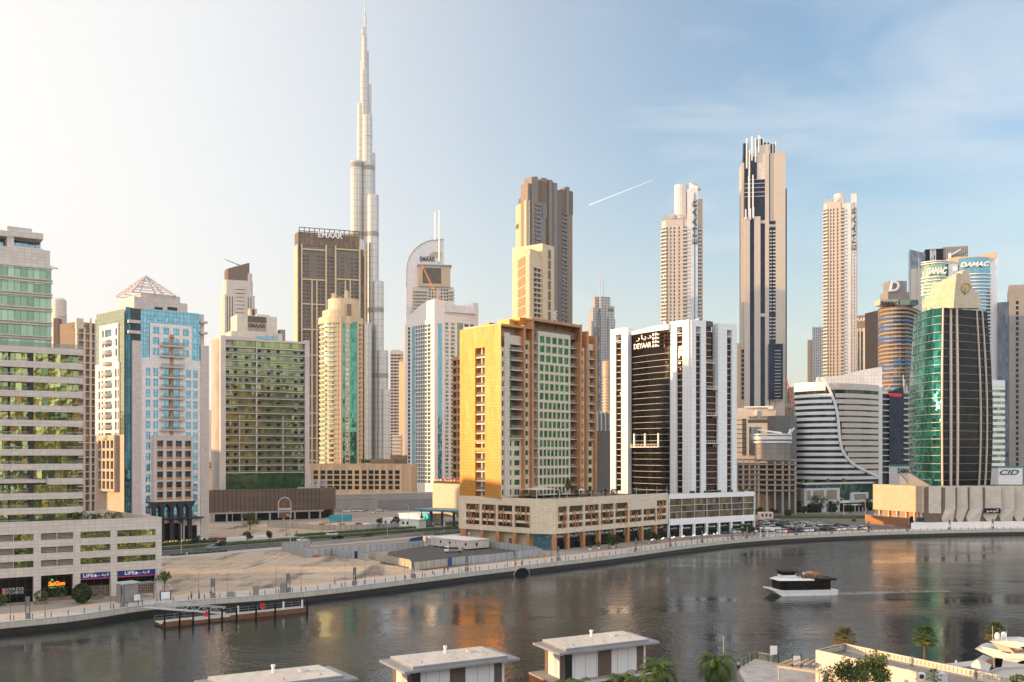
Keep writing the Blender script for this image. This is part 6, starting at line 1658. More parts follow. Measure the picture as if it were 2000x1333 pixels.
def right_mid():
 f=WP(1723,640,1776,650);X,V=f.u,f.v
 t=empty('hotel_building',(*f.A,0),'dark glass hotel block with small red letters, between the curved building and the bulging tower','building')
 MB().box(f,0,f.L,0,V(1745,770),-16,-1).build('core_wall',M['dark'],t)
 MB().wprism(f,[(X(1736),0),(X(1757),0),(X(1759),V(1759,900)),(X(1767),V(1767,840)),(X(1763),V(1763,755)),(X(1750),V(1750,761)),(X(1736),V(1736,765))],-.9,.4).build('dark_sail',M['navy'],t)
 many(t,'balcony',[bx(f,X(1723),X(1736),V(1730,y+2),V(1730,y),-1,.2) for y in [768 +11 *k for k in range(15)]]+[bx(f,X(1764),f.L,V(1770,y+3),V(1770,y),-1,.8) for y in [765 +11 *k for k in range(13)]],M['lgrey'])
 text('MOVENPICK',f,X(1748.5),V(1748,775),2.0,plain('red_letters',(.6,.03,.03),.4,emit=.3),t,n=.45,width=X(1761)-X(1736.5))
 rg=MB()
 for i in range(6):rg.tube(f.pt(X(1725 +5 *i),V(1740,768),-8),f.pt(X(1730 +7 *i),V(1740,750 +(i % 2)*8),-8),.25)
 for p in (1769,1772,1776):rg.tube(f.pt(X(p),V(p,770),-2),f.pt(X(p),V(p,732 +(p-1769)*3),-2),.3)
 rg.build('roof_rig',M['lgrey'],t)
 for (a,b,y0,txt,lab,sl) in ((1752,1783,911,'DAMAC','small white sales pavilion with dark letters left of the bulging tower',0),(1950,1997,914,'CID','small white pavilion with big dark letters right of the bulging tower',.3)):
  f=WP(a,570,b,572);t=empty('sales_pavilion',(*f.A,0),lab,'pavilion');X,V=f.u,f.v
  MB().box(f,0,f.L,0,V(a,y0),-8,0).build('white_wall',M['tw'],t);bx(f,-.3,f.L+.3,V(a,y0),V(a,y0-3),-8.3,.3).build('teal_roof',plain('teal_roof',(.03,.22,.20),.4),t)
  text(txt,f,f.L*.45,V(a,y0+14),V(a,y0+4)-V(a,y0+14),M['ltr_dark'],t,n=.1,width=f.L*.8,slant=sl,bold=.02)
 # construction: white tower with formwork, concrete frame, grey slab
 f=WP(1434,648,1531,641);X,V=f.u,f.v
 t=empty('office_building',(*f.A,0),'pale stepped office building with grille lines, right of the black tower','building')
 wl=MB().box(f,0,X(1516),0,V(1470,803),-16,-.8).box(f,X(1440),X(1528),0,V(1470,797),-14,-3).box(f,X(1516),f.L,0,V(1520,812),-14,-.5);wl.build('front_wall',M['beige'],t)
 many(t,'floor_groove',[bx(f,0,X(1457),V(1445,y+1.2),V(1445,y),-.9,-.6) for y in [820 +9 *k for k in range(8)]]+[bx(f,X(p),X(p)+.8,V(1450,890),V(1450,818),-.9,-.55) for p in (1450,1454,1507,1511)] ,M['dark'])
 bx(f,X(1461),X(1503),V(1480,826),V(1480,819.5),-.9,-.5).build('grille',louvre('grille',(.12,.12,.12),.6),t)
 bx(f,X(1463),X(1484),V(1470,890),V(1470,834),-.9,-.4).build('glazing',M['greyglass'],t)
 text('TRADE CENTRE',f,X(1481),V(1480,818),1.6,M['ltr_dark'],t,n=-.5,width=13)
 g=MB().tube(f.pt(X(1453),V(1453,796),-1),f.pt(X(1506),V(1506,795),-1),.6).box(f,X(1500),X(1510),V(1505,800),V(1505,793),-3,0).box(f,X(1475),X(1479),V(1477,812),V(1477,800),-.8,.2);g.build('roof_rig',M['wht'],t)
 f=WP(1437,552,1556,546);X,V=f.u,f.v
 t=empty('construction_building',(*f.A,0),'unfinished concrete building with bare floors and a round white formwork core','building')
 zb=V(1480,898)
 many(t,'floor_slab',[bx(f,0 if y> 896 else 0,f.L,V(1480,y+3),V(1480,y),-22,0) for y in (897,906,916,926,936,946,957)],plain('raw_slab',(.30,.22,.16),.9,var=.3))
 many(t,'column',[bx(f,X(p),X(p)+1.0,0,zb-1,-1.2,-.2) for p in (1438,1450,1462,1473,1480,1496,1512,1527,1540,1552)],M['concrete'])
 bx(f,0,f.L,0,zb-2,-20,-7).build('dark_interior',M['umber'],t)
 c=f.pt(X(1512),0,-12);r=(X(1552)-X(1472))/2
 ring=[(c[0]+r*math.cos(R(a)),c[1]+r*.8 *math.sin(R(a))) for a in range(0,360,30)]
 MB().prism([(c[0]+(x-c[0])*.93,c[1]+(y-c[1])*.93) for x,y in ring],zb-1,V(1512,858)).build('concrete_core',panel('raw_concrete_core',(.26,.235,.21),8,3,.12,.6),t)
 fm=[MB().prism(ring,V(1512,y+h),V(1512,y)) for y,h in ((847,3),(852,6.5),(862,3.5))];many(t,'formwork_ring',fm,M['wht'])
 cr=MB().tube((c[0]+8,c[1]-4,V(1512,850)),(c[0]+9,c[1]-4,V(1512,838)),.6).tube((c[0]+4,c[1]-4,V(1512,846)),(c[0]-9,c[1]-4,V(1512,839)),.6,.3).tube((c[0]+9,c[1]-4,V(1512,845)),(c[0]+11,c[1]-4,V(1512,836)),.5)
 cr.build('placing_boom',M['wht'],t)
 f=WP(1515,590,1556,592);t=empty('site_building',(*f.A,0),'plain grey slab building behind the unfinished concrete core','building')
 bx(f,0,f.L,0,f.v(1530,812),-12,0).build('grey_wall',panel('grey_site_wall',(.15,.15,.155),3,3,.05,.85),t)
 f=WP(1535,575,1560,575);X,V=f.u,f.v
 t=empty('tower_crane',f.pt(X(1548),0,0),'tower crane with a tilted red and white jib left of the curved building','crane')
 cr=MB();x=X(1549);
 for dx in (-.9,.9):
  for dn in (-.9,.9):cr.tube(f.pt(x+dx,0,dn),f.pt(x+dx,V(1549,788),dn),.16,.16,4)
 for k in range(26):z=k*2.4;s=1 if k % 2 else -1;cr.tube(f.pt(x-.9 *s,z,.9),f.pt(x+.9 *s,z+2.4,.9),.12,.12,4)
 cr.build('mast',M['grey'],t)
 jb=MB();a=Vector(f.pt(X(1551),V(1551,792),0));b=Vector(f.pt(X(1535.5),V(1535,741),0))
 for dx in (-.7,.7):jb.tube(a+Vector((dx,0,0)),b+Vector((dx*.3,0,0)),.22,.18,5)
 for i in range(14):s=1 if i % 2 else -1;jb.tube(a.lerp(b,i/14)+Vector((.7 *s,0,0)),a.lerp(b,(i+1)/14)-Vector((.7 *s,0,0)),.14,.14,4)
 jb.build('jib',plain('crane_red',(.5,.07,.05),.5),t)
 # dark block seen in the gap left of the black tower
 f=WP(1161,500,1198,505);X,V=f.u,f.v;t=empty('parking_building',(*f.A,0),'dark grey ribbed block in the gap left of the black tower','building')
 bx(f,0,f.L,0,V(1180,842),-14,0).build('ribbed_wall',panel('dark_ribbed_wall',(.13,.12,.115),1.0,40,.12,.5),t)
 bx(f,X(1163),X(1195),V(1180,842),V(1180,806),-14,-2).build('upper_block',M['greycon'],t)
 many(t,'vent_panel',[bx(f,X(1164),X(1175),V(1170,y+6),V(1170,y),-.1,.3) for y in [842 +10 *k for k in range(7)]],M['umber'])
 many(t,'frame_post',[bx(f,X(p),X(p)+.6,V(1180,842),V(1180,804),-2,-1) for p in (1168,1176,1184,1192)],M['lgrey'])
 # sunlit blank block with a planted roof edge
 f=WP(845,478,899,462);X,V=f.u,f.v;t=empty('store_building',(*f.A,0),'blank cream block lit by the sun, left of the golden tower','building')
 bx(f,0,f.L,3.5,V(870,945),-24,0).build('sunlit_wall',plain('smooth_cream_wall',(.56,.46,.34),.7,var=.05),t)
 bx(f,.4,f.L,V(870,944.9),V(870,941),-3,-.2).build('roof_hedge',plain('hedge_leaf',(.05,.08,.02),.9,var=.5,scale=2),t)
 r2=random.Random(5);many(t,'red_parasol',[MB().lathe((*f.pt(f.L*(i+.5)/13,0,-1.5 -r2.random())[:2],0),[(1.0,V(870,940)),(.9,V(870,938.5)+r2.random()*.5),(.15,V(870,936.5))],7) for i in range(13)],M['red'])
 # ramp behind
 f=WP(640,560,905,600);X,V=f.u,f.v;t=empty('road_ramp',(*f.A,0),'pale concrete road ramp running behind the parking building','ramp')
 MB().wprism(f,[(X(640),0),(X(900),0),(X(900),V(900,961)),(X(760),V(760,964)),(X(655),V(655,966.5))],-9,0).build('retaining_wall',M['concrete'],t)
 MB().wprism(f,[(X(655),V(655,975)),(X(735),V(735,973)),(X(735),V(735,972)),(X(655),V(655,974))],.05,.3).build('ledge',M['pale'],t)
 bx(f,X(738),X(850),.5,V(790,976),.05,.2).build('dark_opening',M['greycon'],t)
right_mid()
def sun_shades():       # neighbours left of the picture: they stand between the low sun and the street; the first block is added behind a tower for shade
 for i,(x,y,w_,d_,h,lab) in enumerate(((92,600,44,60,76,'unseen shading block added behind the black and white tower'),(-330,215,60,60,50,'tan apartment block left of the view along the canal'),(-340,300,60,70,58,'beige apartment block left of the view behind the canal block'),(-330,395,55,70,54,'brown apartment block left of the view by the street'),(-380,480,60,60,58,'grey apartment block left of the view farthest along the street'))):
  t=empty('apartment_block',(x,y,0),lab,'building');w=W((x-w_/2,y-d_/2),(x+w_/2,y-d_/2));wl=MB();P=[]
  MB().abox(x-w_/2,x+w_/2,y-d_/2 +.6,y+d_/2,0,h).build('core_wall',M['sand'],t)
  punched(wl,w,0,w.L,0,h,even(1,w.L-1,9,.55),rows(.5,3.4,int(h/3.4)-1,.8,2.5),.4,P);wl.build('front_wall',M['sand'],t)
  r=MB()
  for q in P:r.ext(q)
  r.build('window',M['g_dark'],t)['kind']='stuff'
sun_shades()
def mirrored_towers():   # towers behind the viewpoint: the glass across the water mirrors their sunlit sides
 struct('near_ground',MB().prism([(-420,-500),(700,-500),(700,60),(66,95.9),(22,95.9),(-420,60)],-5.3,-.04),M['ground'])
 for i,(x,y,w_,d_,h,mt,lab) in enumerate(((-150,-120,34,40,70,'sand','tan tower behind the viewpoint, far to the left'),(-60,-190,40,40,120,'cream','cream tower behind the viewpoint'),(70,-150,36,44,96,'tan','tan tower right behind the viewpoint'),(175,-80,36,40,74,'goldpale','golden block to the right of the viewpoint'),(190,-240,46,40,150,'sand','tall tan tower behind the viewpoint to the right'),(300,-150,40,44,110,'goldpale','pale gold tower right of the viewpoint'),(360,-20,40,40,60,'cream','cream block far right of the viewpoint'))):
  t=empty('residential_tower',(x,y,0),lab,'tower');MB().abox(x-w_/2,x+w_/2,y-d_/2,y+d_/2,0,h).build('wall',M[mt],t)
  E=[]
  for k in range(int(h/3.6)):
   z=1.2 +3.6 *k;E.append(MB().abox(x-w_/2 -.1,x-w_/2,y-d_*.42,y+d_*.42,z,z+1.7).abox(x-w_*.42,x+w_*.42,y+d_/2,y+d_/2 +.1,z,z+1.7))
  many(t,'window_band',E,M['g_dark'])
mirrored_towers()
# ================================================================ PLANTS
def leafmat(name,c,c2,sc_=.7):
 m,t,p=newmat(name);oc=obn(t)
 f=rng(t,noise(t,oc,sc_,3),.35,.65,0,1);g=rng(t,noise(t,oc,sc_*9,2),.3,.7,.55,1.35)
 cc=mix(t,f,c,c2);v=t.nodes.new('ShaderNodeVectorMath');v.operation='SCALE';t.links.new(cc,v.inputs[0]);t.links.new(g,v.inputs['Scale'])
 t.links.new(v.outputs[0],p.inputs['Base Color']);p.inputs['Roughness'].default_value=.6;p.inputs['Specular IOR Level'].default_value=.25
 return m
M['leaf']=leafmat('tree_leaves',(.045,.085,.018),(.10,.14,.03));M['leafdark']=leafmat('dark_leaves',(.02,.045,.012),(.045,.075,.02))
M['frond']=leafmat('palm_fronds',(.035,.08,.015),(.085,.12,.025));M['dryfrond']=leafmat('dry_fronds',(.28,.15,.04),(.16,.11,.03));M['grassy']=leafmat('hedge_leaves',(.035,.085,.012),(.075,.13,.025),1.2)
M['bark']=plain('bark',(.13,.09,.06),.95,var=.4,scale=3);M['soil']=plain('planter_brown',(.20,.13,.10),.8)
def leaf(mb,c,s,r):
 a=Vector((r.uniform(-1,1),r.uniform(-1,1),r.uniform(-.6,.9))).normalized();b=a.orthogonal().normalized();b.rotate(__import__('mathutils').Quaternion(a,r.uniform(0,6.28)));d=a.cross(b)
 mb.quad(c+b*s,c+d*s*.55,c-b*s,c-d*s*.55)
def tree_meshes(seed,h,rad,trunk,nleaf,ls,clumps=9,squash=.8):
 r=random.Random(seed);T=MB();Lf=MB();base=h-rad*squash
 T.tube((0,0,0),(r.uniform(-.1,.1),r.uniform(-.1,.1),base*.75),trunk,trunk*.7,7)
 cs=[]
 for i in range(clumps):
  a=r.uniform(0,6.28);q=r.uniform(.15,.8)*rad;z=base+r.uniform(-.55,.75)*rad*squash
  c=Vector((math.cos(a)*q,math.sin(a)*q,z));cs.append((c,rad*r.uniform(.32,.55)));T.tube((0,0,base*.6),c,trunk*.5,trunk*.15,5)
 for i in range(nleaf):
  c,cr=r.choice(cs);v=Vector((r.gauss(0,1),r.gauss(0,1),r.gauss(0,1))).normalized()*cr*r.uniform(.35,1.05)
  leaf(Lf,c+Vector((v.x,v.y,v.z*.8)),ls*r.uniform(.6,1.3),r)
 return T,Lf
def tree(name,loc,label,cat='tree',group=None,seed=1,h=5,rad=2,trunk=.14,nleaf=500,ls=.22,mat='leaf',parts=('trunk','crown'),**k):
 T,Lf=tree_meshes(seed,h,rad,trunk,nleaf,ls,**k);t=empty(name,(0,0,0),label,cat,group)
 T.build(parts[0],M['bark'],t);Lf.build(parts[1],M[mat],t);t.location=loc;return t
def bush(name,loc,label,cat='shrub',seed=1,rad=1.2,h=1.6,nleaf=500,ls=.16,mat='leaf',group=None,planter=None):
 r=random.Random(seed);t=empty(name,(0,0,0),label,cat,group);Lf=MB();S=MB();z0=planter[2] if planter else 0
 for i in range(7):a=i*.9;S.tube((0,0,z0),(math.cos(a)*rad*.6,math.sin(a)*rad*.6,z0+h*.7),.03,.02,4)
 for i in range(nleaf):
  v=Vector((r.gauss(0,1),r.gauss(0,1),r.gauss(0,1))).normalized()*r.uniform(.55,1.0) ** .5
  leaf(Lf,Vector((v.x*rad,v.y*rad,z0+h*.52 +v.z*h*.5)),ls*r.uniform(.6,1.3),r)
 S.build('stem',M['bark'],t);Lf.build('foliage',M[mat],t)
 t.location=loc;return t
def palm(name,loc,label,seed=1,h=5,fl=2.6,n=34,fan=False,trunk=.2,group=None,dry=.2,lean=0):
 r=random.Random(seed);t=empty(name,(0,0,0),label,'palm tree',group);T=MB();G=MB();D=MB();top=Vector((lean,0,h))
 prev=Vector((0,0,0))
 for i in range(1,9):
  q=Vector((lean*(i/8) ** 1.5,0,h*i/8));T.tube(prev,q,trunk*(1.15 -.05 *i+.08 *(i % 2)),trunk*(1.05 -.05 *i),9);prev=q
 for i in range(n):
  f=i/n;az=i*2.399 +r.uniform(-.2,.2);el=1.35 -2.1 *f+r.uniform(-.12,.12);L_=fl*r.uniform(.85,1.1)
  mb=D if r.random()< dry*f*2 else G
  dirh=Vector((math.cos(az),math.sin(az),0));p=top.copy();seg=8;e=el
  side=Vector((-dirh.y,dirh.x,0))
  if fan:
   st=top+(dirh*math.cos(e)+Vector((0,0,math.sin(e))))*L_*.55;mb.tube(top,st,.025,.02,3,False)
   d0=(dirh*math.cos(e)+Vector((0,0,math.sin(e))))
   for k in range(-5,6):
    a=k*.24;q=(d0*math.cos(a)+side*math.sin(a)).normalized();tip=st+q*L_*.5 *(1 -abs(k)*.04)-Vector((0,0,.10 *L_));w_=q.cross(Vector((0,0,1))).normalized()*L_*.035
    mb.quad(st,st+q*L_*.25 +w_,tip,st+q*L_*.25 -w_)
   continue
  for s in range(seg):
   d0=dirh*math.cos(e)+Vector((0,0,math.sin(e)));q=p+d0*L_/seg;mb.tube(p,q,.03 *(1 -s/seg)+.008,.03 *(1 -(s+1)/seg)+.006,3,False)
   ll=fl*.20 *math.sin(math.pi*(s+1.2)/(seg+1.6))+.05;up=d0.cross(side)
   for u in (0,.5):
    c=p.lerp(q,u)
    for sg in (-1,1):
     tip=c+side*sg*ll*.85 +d0*ll*.75 -Vector((0,0,ll*.28));w_=d0*.075 *fl/2.6;mb.quad(c-w_,c+w_,tip+w_*.3,tip-w_*.3)
   p=q;e -= (.20 +.06 *s)*(.75 +.4 *f)
 T.build('trunk',M['bark'],t);G.build('crown',M['frond'],t)
 if D.V:D.build('dry_fronds',M['dryfrond'],t)
 t.location=loc;return t
def hedge(name,label,path,h,w0,w1,seed=1,dens=9,mat='grassy'):
 r=random.Random(seed);mb=MB();mb.strip(path,0,h*.8,w0+.12,w1-.12) if w1> w0 else mb.strip(path,0,h*.8,w1+.12,w0-.12)
 P=[Vector(p[:2]) for p in path]
 for a,b in zip(P,P[1:]):
  d=b-a;L_=d.length;nn=Vector((d.y,-d.x)).normalized()
  for i in range(int(L_*dens)):
   q=a.lerp(b,r.random())+nn*r.uniform(w0,w1);leaf(mb,Vector((q.x,q.y,h*r.uniform(.55,1.1))),.28 *r.uniform(.6,1.3),r)
 return tag(mb.build(name,M[mat]),label,'hedge')
# street planting
hedge('hedge','long green hedge along the middle of the street',[rp(s,17.6 -max(0,s-120) ** 2 *.0016) for s in range(-60,186,6)],1.0,-1.2,1.6,1,12)
hedge('hedge','dark clipped hedge across the street from the open sandy plot',[rp(s,33) for s in range(-10,44,6)],1.2,-2,1.6,2,12,'leafdark')
hedge('hedge','low green hedge beside the far kerb near the grey hoarding',[rp(s,33) for s in range(74,150,6)],1.0,-2,1.6,3,12)
for i,(a,b,lab) in enumerate(((-24,-7,'low scrubby planting bed by the road nearest the teal tower'),(2,22,'low scrubby planting bed by the road in front of the motorbikes'),(116,132,'low scrubby planting bed by the road near the white cabin'))):
 hedge('planting_bed',lab,[rp(s,-2.2) for s in range(a,b+1,4)],.5,-1.0,.8,10 +i,10,'leafdark')['category']='planting'
for i,(px,py,h,lab) in enumerate(((381,1075,5.2,'street tree nearest the white van'),(430,1079,4.6,'street tree beside the taxi'),(483,1069,5.6,'street tree in front of the motorbikes'),(527,1064,5.0,'street tree near the red and white barriers'),(740,1034,5.2,'small street tree left of the pair by the hoarding'),(772,1031,5.2,'small street tree by the hoarding right of its twin'),(829,1031,5.5,'street tree beside the fuel station'))):
 tree('street_tree',GP(px,py),lab,group='street trees',seed=20 +i,h=h,rad=1.9,nleaf=420,ls=.26,mat='leafdark',trunk=.12)
tree('acacia_tree',GP(488,1036),'lone broad tree on the bare plot before the brown parking building',seed=40,h=7.5,rad=4.2,nleaf=900,ls=.3,clumps=14,trunk=.25)
for i,(px,py,h,rd,lab) in enumerate(((1552,1002,7,4,'leafy tree left of the podium corner of the curved building'),(1571,1005,4.5,2.6,'small tree at the podium corner of the curved building'),(1598,1003,10,5.2,'biggest tree in front of the curved building'),(1625,1004,7,3.6,'tree under the cafe sign of the curved building'),(1694,1003,9,4.2,'tree beside the golden sunlit wall'),(1539,1011,4,2.4,'low tree behind the white kiosk'),(1512,1008,4,2.2,'low tree by the entrance canopy'),(1481,1006,4,2.4,'low tree left of the white kiosk'),(1660,1004,5,2.6,'small tree by the glass porch'))):
 tree('car_park_tree',GP(px,py),lab,group='trees round the car park',seed=60 +i,h=h,rad=rd,nleaf=650,ls=.42,mat='leafdark',trunk=.2,clumps=12)
hedge('hedge','green hedge behind the parked cars',[GP(px,1013)[:2] for px in (1500,1540,1580,1620,1660,1690)],1.4,-2.2,1.2,6,10)
# promenade bushes and trees
def at_quay(px,off):x,y,a=QF(quay_s(px),off);return (x,y,0)
M['planterm']=panel('planter_blocks',(.24,.17,.14),.6,.3,.02,.7)
def planter_box(c,l,w_,h,lab):
 a=QF(quay_s(CX+F*c[0]/c[1]),0)[2];d=Vector((math.cos(a),math.sin(a)));w=W(Vector(c[:2])-d*l/2,Vector(c[:2])+d*l/2)
 return tag(MB().box(w,0,l,0,h,-w_/2,w_/2).build('planter_box',M['planterm']),lab,'planter')
for i,(px,py,rd,h,pl,lab) in enumerate(((3,1184,1.3,2.6,0,'clipped shrub cut by the left edge of the photo'),(80,1180,1.5,2.4,1,'shrub in a brown planter before the dark glass shop'),(115,1172,1.8,2.6,2,'shrub in a long brown planter under the orange lettering'),(236,1160,1.6,3.2,2,'airy shrub in a planter under the right blue sign'),(257,1157,1.3,3.2,0,'thin shrub left of the grey kiosk'))):
 c=GP(px,py);z=.55 if pl else 0
 bush('shrub',(c[0],c[1],z),lab,seed=80 +i,rad=rd,h=h,nleaf=420,ls=.2)
 if pl:planter_box(c,2.6 if pl ==1 else 5.0,1.5,.7,'brown block planter below the ' +('shrub before the dark shop' if i ==1 else 'shrub under the orange lettering' if i ==2 else 'shrub by the right blue sign'))
bush('round_bush',GP(160,1179),'big round dark green bush on the promenade before the blue signs',seed=90,rad=2.05,h=4.4,nleaf=2600,ls=.2,mat='leafdark')
tree('promenade_tree',GP(322,1160),'slim tree beside the podium corner behind the blue gate posts',seed=91,h=5.4,rad=2.0,nleaf=500,ls=.22,trunk=.1)
for i,(px,py,h,rd,lab) in enumerate(((1189,1072,5,2.6,'dark tree before the first dark shop front of the cream podium'),(1204,1070,4.6,2.4,'tree beside the pale market umbrella'),(1272,1062,5.4,2.8,'dark tree at the end of the cream podium'),(1282,1061,4.4,2.2,'second dark tree at the end of the cream podium'),(1452,1048,5,2.4,'tree at the right corner of the glazed shops'),(1464,1047,4.2,2.0,'bush like tree right of the glazed shops'))):
 tree('promenade_tree',GP(px,py),lab,seed=100 +i,h=h,rad=rd,nleaf=520,ls=.3,mat='leafdark',trunk=.12)
for i,(px,py,h,lab) in enumerate(((1152,1075,2.3,'small pot tree nearest the cream podium corner'),(1169,1073,2.4,'small pot tree in the middle of three white pots'),(1197,1071,2.4,'small pot tree before the pale umbrella'))):
 c=GP(px,py);t=bush('potted_tree',(c[0],c[1],0),lab,cat='potted plant',seed=120 +i,rad=.75,h=1.9,nleaf=200,ls=.16,mat='leafdark',planter=(0,0,.7))
 MB().lathe((0,0,0),[(.38,0),(.55,.75),(.5,.75)],10).build('pot',M['wht'],None).parent=t
# roof gardens
palm('date_palm',(*XY(155,232),16.2),'palm on the roof terrace of the left podium',seed=3,h=2.2,fl=2.7,n=26,trunk=.24)
for i,(px,Yy,h,lab) in enumerate(((178,236,1.5,'dark hedge bush right of the roof palm'),(189,237,1.4,'second dark hedge bush right of the roof palm'),(212,238,1.8,'pale roof shrub in the middle of the left terrace'),(230,238,1.8,'pale roof shrub towards the right of the left terrace'))):
 bush('roof_shrub',(*XY(px,Yy),15.9 +.6),lab,seed=130 +i,rad=1.3,h=h+.8,nleaf=300,ls=.18,mat='leafdark' if i< 2 else 'leaf')
bush('trailing_plant',(*XY(72,226.5),17.2),'trailing plant hanging over the left podium edge',seed=136,rad=1.8,h=1.2,nleaf=120,ls=.14,mat='leafdark')
palm('date_palm',(*XY(1107,378),16.9),'tall palm on the roof of the cream podium',seed=5,h=5.0,fl=3.4,n=34,trunk=.28)
for i,(px,Yy,lab) in enumerate(((930,366,'round bush at the foot of the golden wall'),(1073,372,'bush left of the roof palm'),(1090,374,'bush right beside the roof palm'),(1130,380,'bush right of the roof palm'),(1152,383,'bush by the white roof parasol'),(1180,388,'bush before the dark gap on the podium roof'),(1200,392,'bush at the left foot of the black tower'))):
 bush('roof_shrub',(*XY(px,Yy),16.9),lab,seed=140 +i,rad=1.5,h=2.4 if i else 2.6,nleaf=320,ls=.22,mat='leafdark')
hedge('hedge','clipped hedge on top of the tan building under the needle skyscraper',[(*XY(px,655),) for px in (706,722,740,757)],3,-2,2,7,5,'leafdark').location.z=27
# tensile canopy and parasol on the podium roof
t=empty('shade_canopy',(*XY(1060,358),16.9),'pale pointed shade canopy on white posts on the cream podium roof','canopy')
k=16.9;c=[XY(1010,356),XY(1048,346),XY(1093,352),XY(1062,366)];z=[ZAT(957,356),ZAT(958,346),ZAT(957,352),ZAT(955,366)]
pk=(*XY(1055,354),ZAT(951,354));cm=MB();n=6
Q=[(*a,b) for a,b in zip(c,z)]
for i in range(4):
 a,b=Vector(Q[i]),Vector(Q[(i+1) % 4]);P_=Vector(pk);prev=None
 for j in range(n+1):
  e=a.lerp(b,j/n);e.z +=-.0 +.0;e=e.lerp(P_,.12 *math.sin(math.pi*j/n))
  if prev is not None:cm.quad(prev,e,P_+(e-P_)*.02,P_+(prev-P_)*.02)
  prev=e
cm.build('fabric',plain('canvas',(.55,.48,.40),.8),t)
for q in Q:MB().tube((q[0],q[1],16.9),q,.09).build('post',M['wht'],t)
px,Yy=1136,378;c=XY(px,Yy);t=empty('parasol',(*c,16.9),'small white parasol on the cream podium roof','parasol')
MB().lathe((*c,0),[(1.5,19.2),(.1,19.9)],8).build('cover',M['wht'],t);MB().tube((*c,16.9),(*c,19.6),.05).build('pole',M['lgrey'],t)
# ================================================================ VEHICLES, FENCES, STREET FURNITURE
PAINT={k:plain('car_paint_' +k,c,.25,.1,var=.02) for k,c in dict(white=(.80,.80,.79),silver=(.36,.37,.38),black=(.012,.012,.014),grey=(.09,.095,.10),blue=(.03,.06,.14),red=(.30,.025,.02),yellow=(.42,.40,.04),sand=(.30,.25,.18)).items()}
M['carglass']=plain('car_glass',(.012,.015,.018),.06,var=.02);M['tyre']=plain('tyre_rubber',(.02,.02,.02),.8);M['rim']=plain('wheel_rim',(.35,.35,.36),.35,.6)
M['lamp']=plain('headlamp',(.6,.6,.58),.2);M['tail']=plain('tail_lamp',(.25,.01,.01),.3)
def sidepoly(mb,prof,y0,y1,taper=0):
 n=len(prof);V=[(x,y0+(taper if z> .9 else 0),z) for x,z in prof]+[(x,y1-(taper if z> .9 else 0),z) for x,z in prof]
 mb.add(V,[tuple(range(n)),tuple(range(2 *n-1,n-1,-1))]+[((i+1) % n,i,n+i,n+(i+1) % n) for i in range(n)]);return mb
def car_meshes(kind):
 b=MB();g=MB()
 if kind =='sedan':
  sidepoly(b,[(-2.25,.32),(2.2,.28),(2.3,.55),(2.2,.78),(1.0,.93),(-1.75,.98),(-2.3,.92),(-2.32,.6)],-.88,.88)
  base=[(-1.85,.97),(1.1,.92)];top=[(-1.15,1.42),(.35,1.42)]
 elif kind =='suv':
  sidepoly(b,[(-2.25,.38),(2.25,.35),(2.35,.7),(2.25,1.02),(1.15,1.12),(-2.3,1.15),(-2.35,.7)],-.95,.95)
  base=[(-2.25,1.13),(1.2,1.10)];top=[(-2.0,1.76),(.45,1.76)]
 elif kind =='pickup':
  sidepoly(b,[(-2.6,.42),(2.5,.38),(2.6,.75),(2.5,1.02),(1.3,1.1),(-2.65,1.12),(-2.7,.7)],-.95,.95)
  base=[(-.9,1.1),(1.35,1.08)];top=[(-.75,1.72),(.6,1.72)]
 else:
  sidepoly(b,[(-2.6,.38),(2.5,.35),(2.6,.8),(2.5,1.15),(-2.65,1.2),(-2.7,.7)],-.95,.95)
  base=[(-2.62,1.18),(2.35,1.13)];top=[(-2.5,2.05),(1.5,2.05)]
 w0=.82 if kind =='sedan' else .9;w1=w0-.18
 B=[(base[0][0],-w0,base[0][1]),(base[1][0],-w0,base[1][1]),(base[1][0],w0,base[1][1]),(base[0][0],w0,base[0][1])];T_=[(top[0][0],-w1,top[0][1]),(top[1][0],-w1,top[1][1]),(top[1][0],w1,top[1][1]),(top[0][0],w1,top[0][1])]
 g.hexa(B,T_)
 b.hexa([(x,y*1.02,z) for x,y,z in T_],[(x*.94,y*.92,z+.06) for x,y,z in T_])
 for f in (.0,.48,1.0):    # pillars
  for s in (0,2):
   p0=Vector(B[s]).lerp(Vector(B[s+1]),f if s ==0 else 1 -f);p1=Vector(T_[s]).lerp(Vector(T_[s+1]),f if s ==0 else 1 -f);b.tube(p0,p1,.05,.05,4)
 return b,g
def wheel_mesh():return MB().tube((0,-.1,0),(0,.1,0),.33,.33,12)
CARM={}
for k in ('sedan','suv','pickup','van'):
 b,g=car_meshes(k);CARM[k]=(b.mesh('body',PAINT['white']),g.mesh('window_glass',M['carglass']))
WHM=wheel_mesh().mesh('wheel',M['tyre']);RIMM=MB().tube((0,-.11,0),(0,.11,0),.19,.19,8).mesh('rim',M['rim'])
LMPM=MB().abox(-.04,.04,-.22,.22,-.07,.07).mesh('headlight',M['lamp']);TLM=MB().abox(-.03,.03,-.18,.18,-.08,.08).mesh('tail_light',M['tail'])
def put(name,me,parent,loc):o=bpy.data.objects.new(name,me);COL.objects.link(o);o.parent=parent;o.location=loc;return o
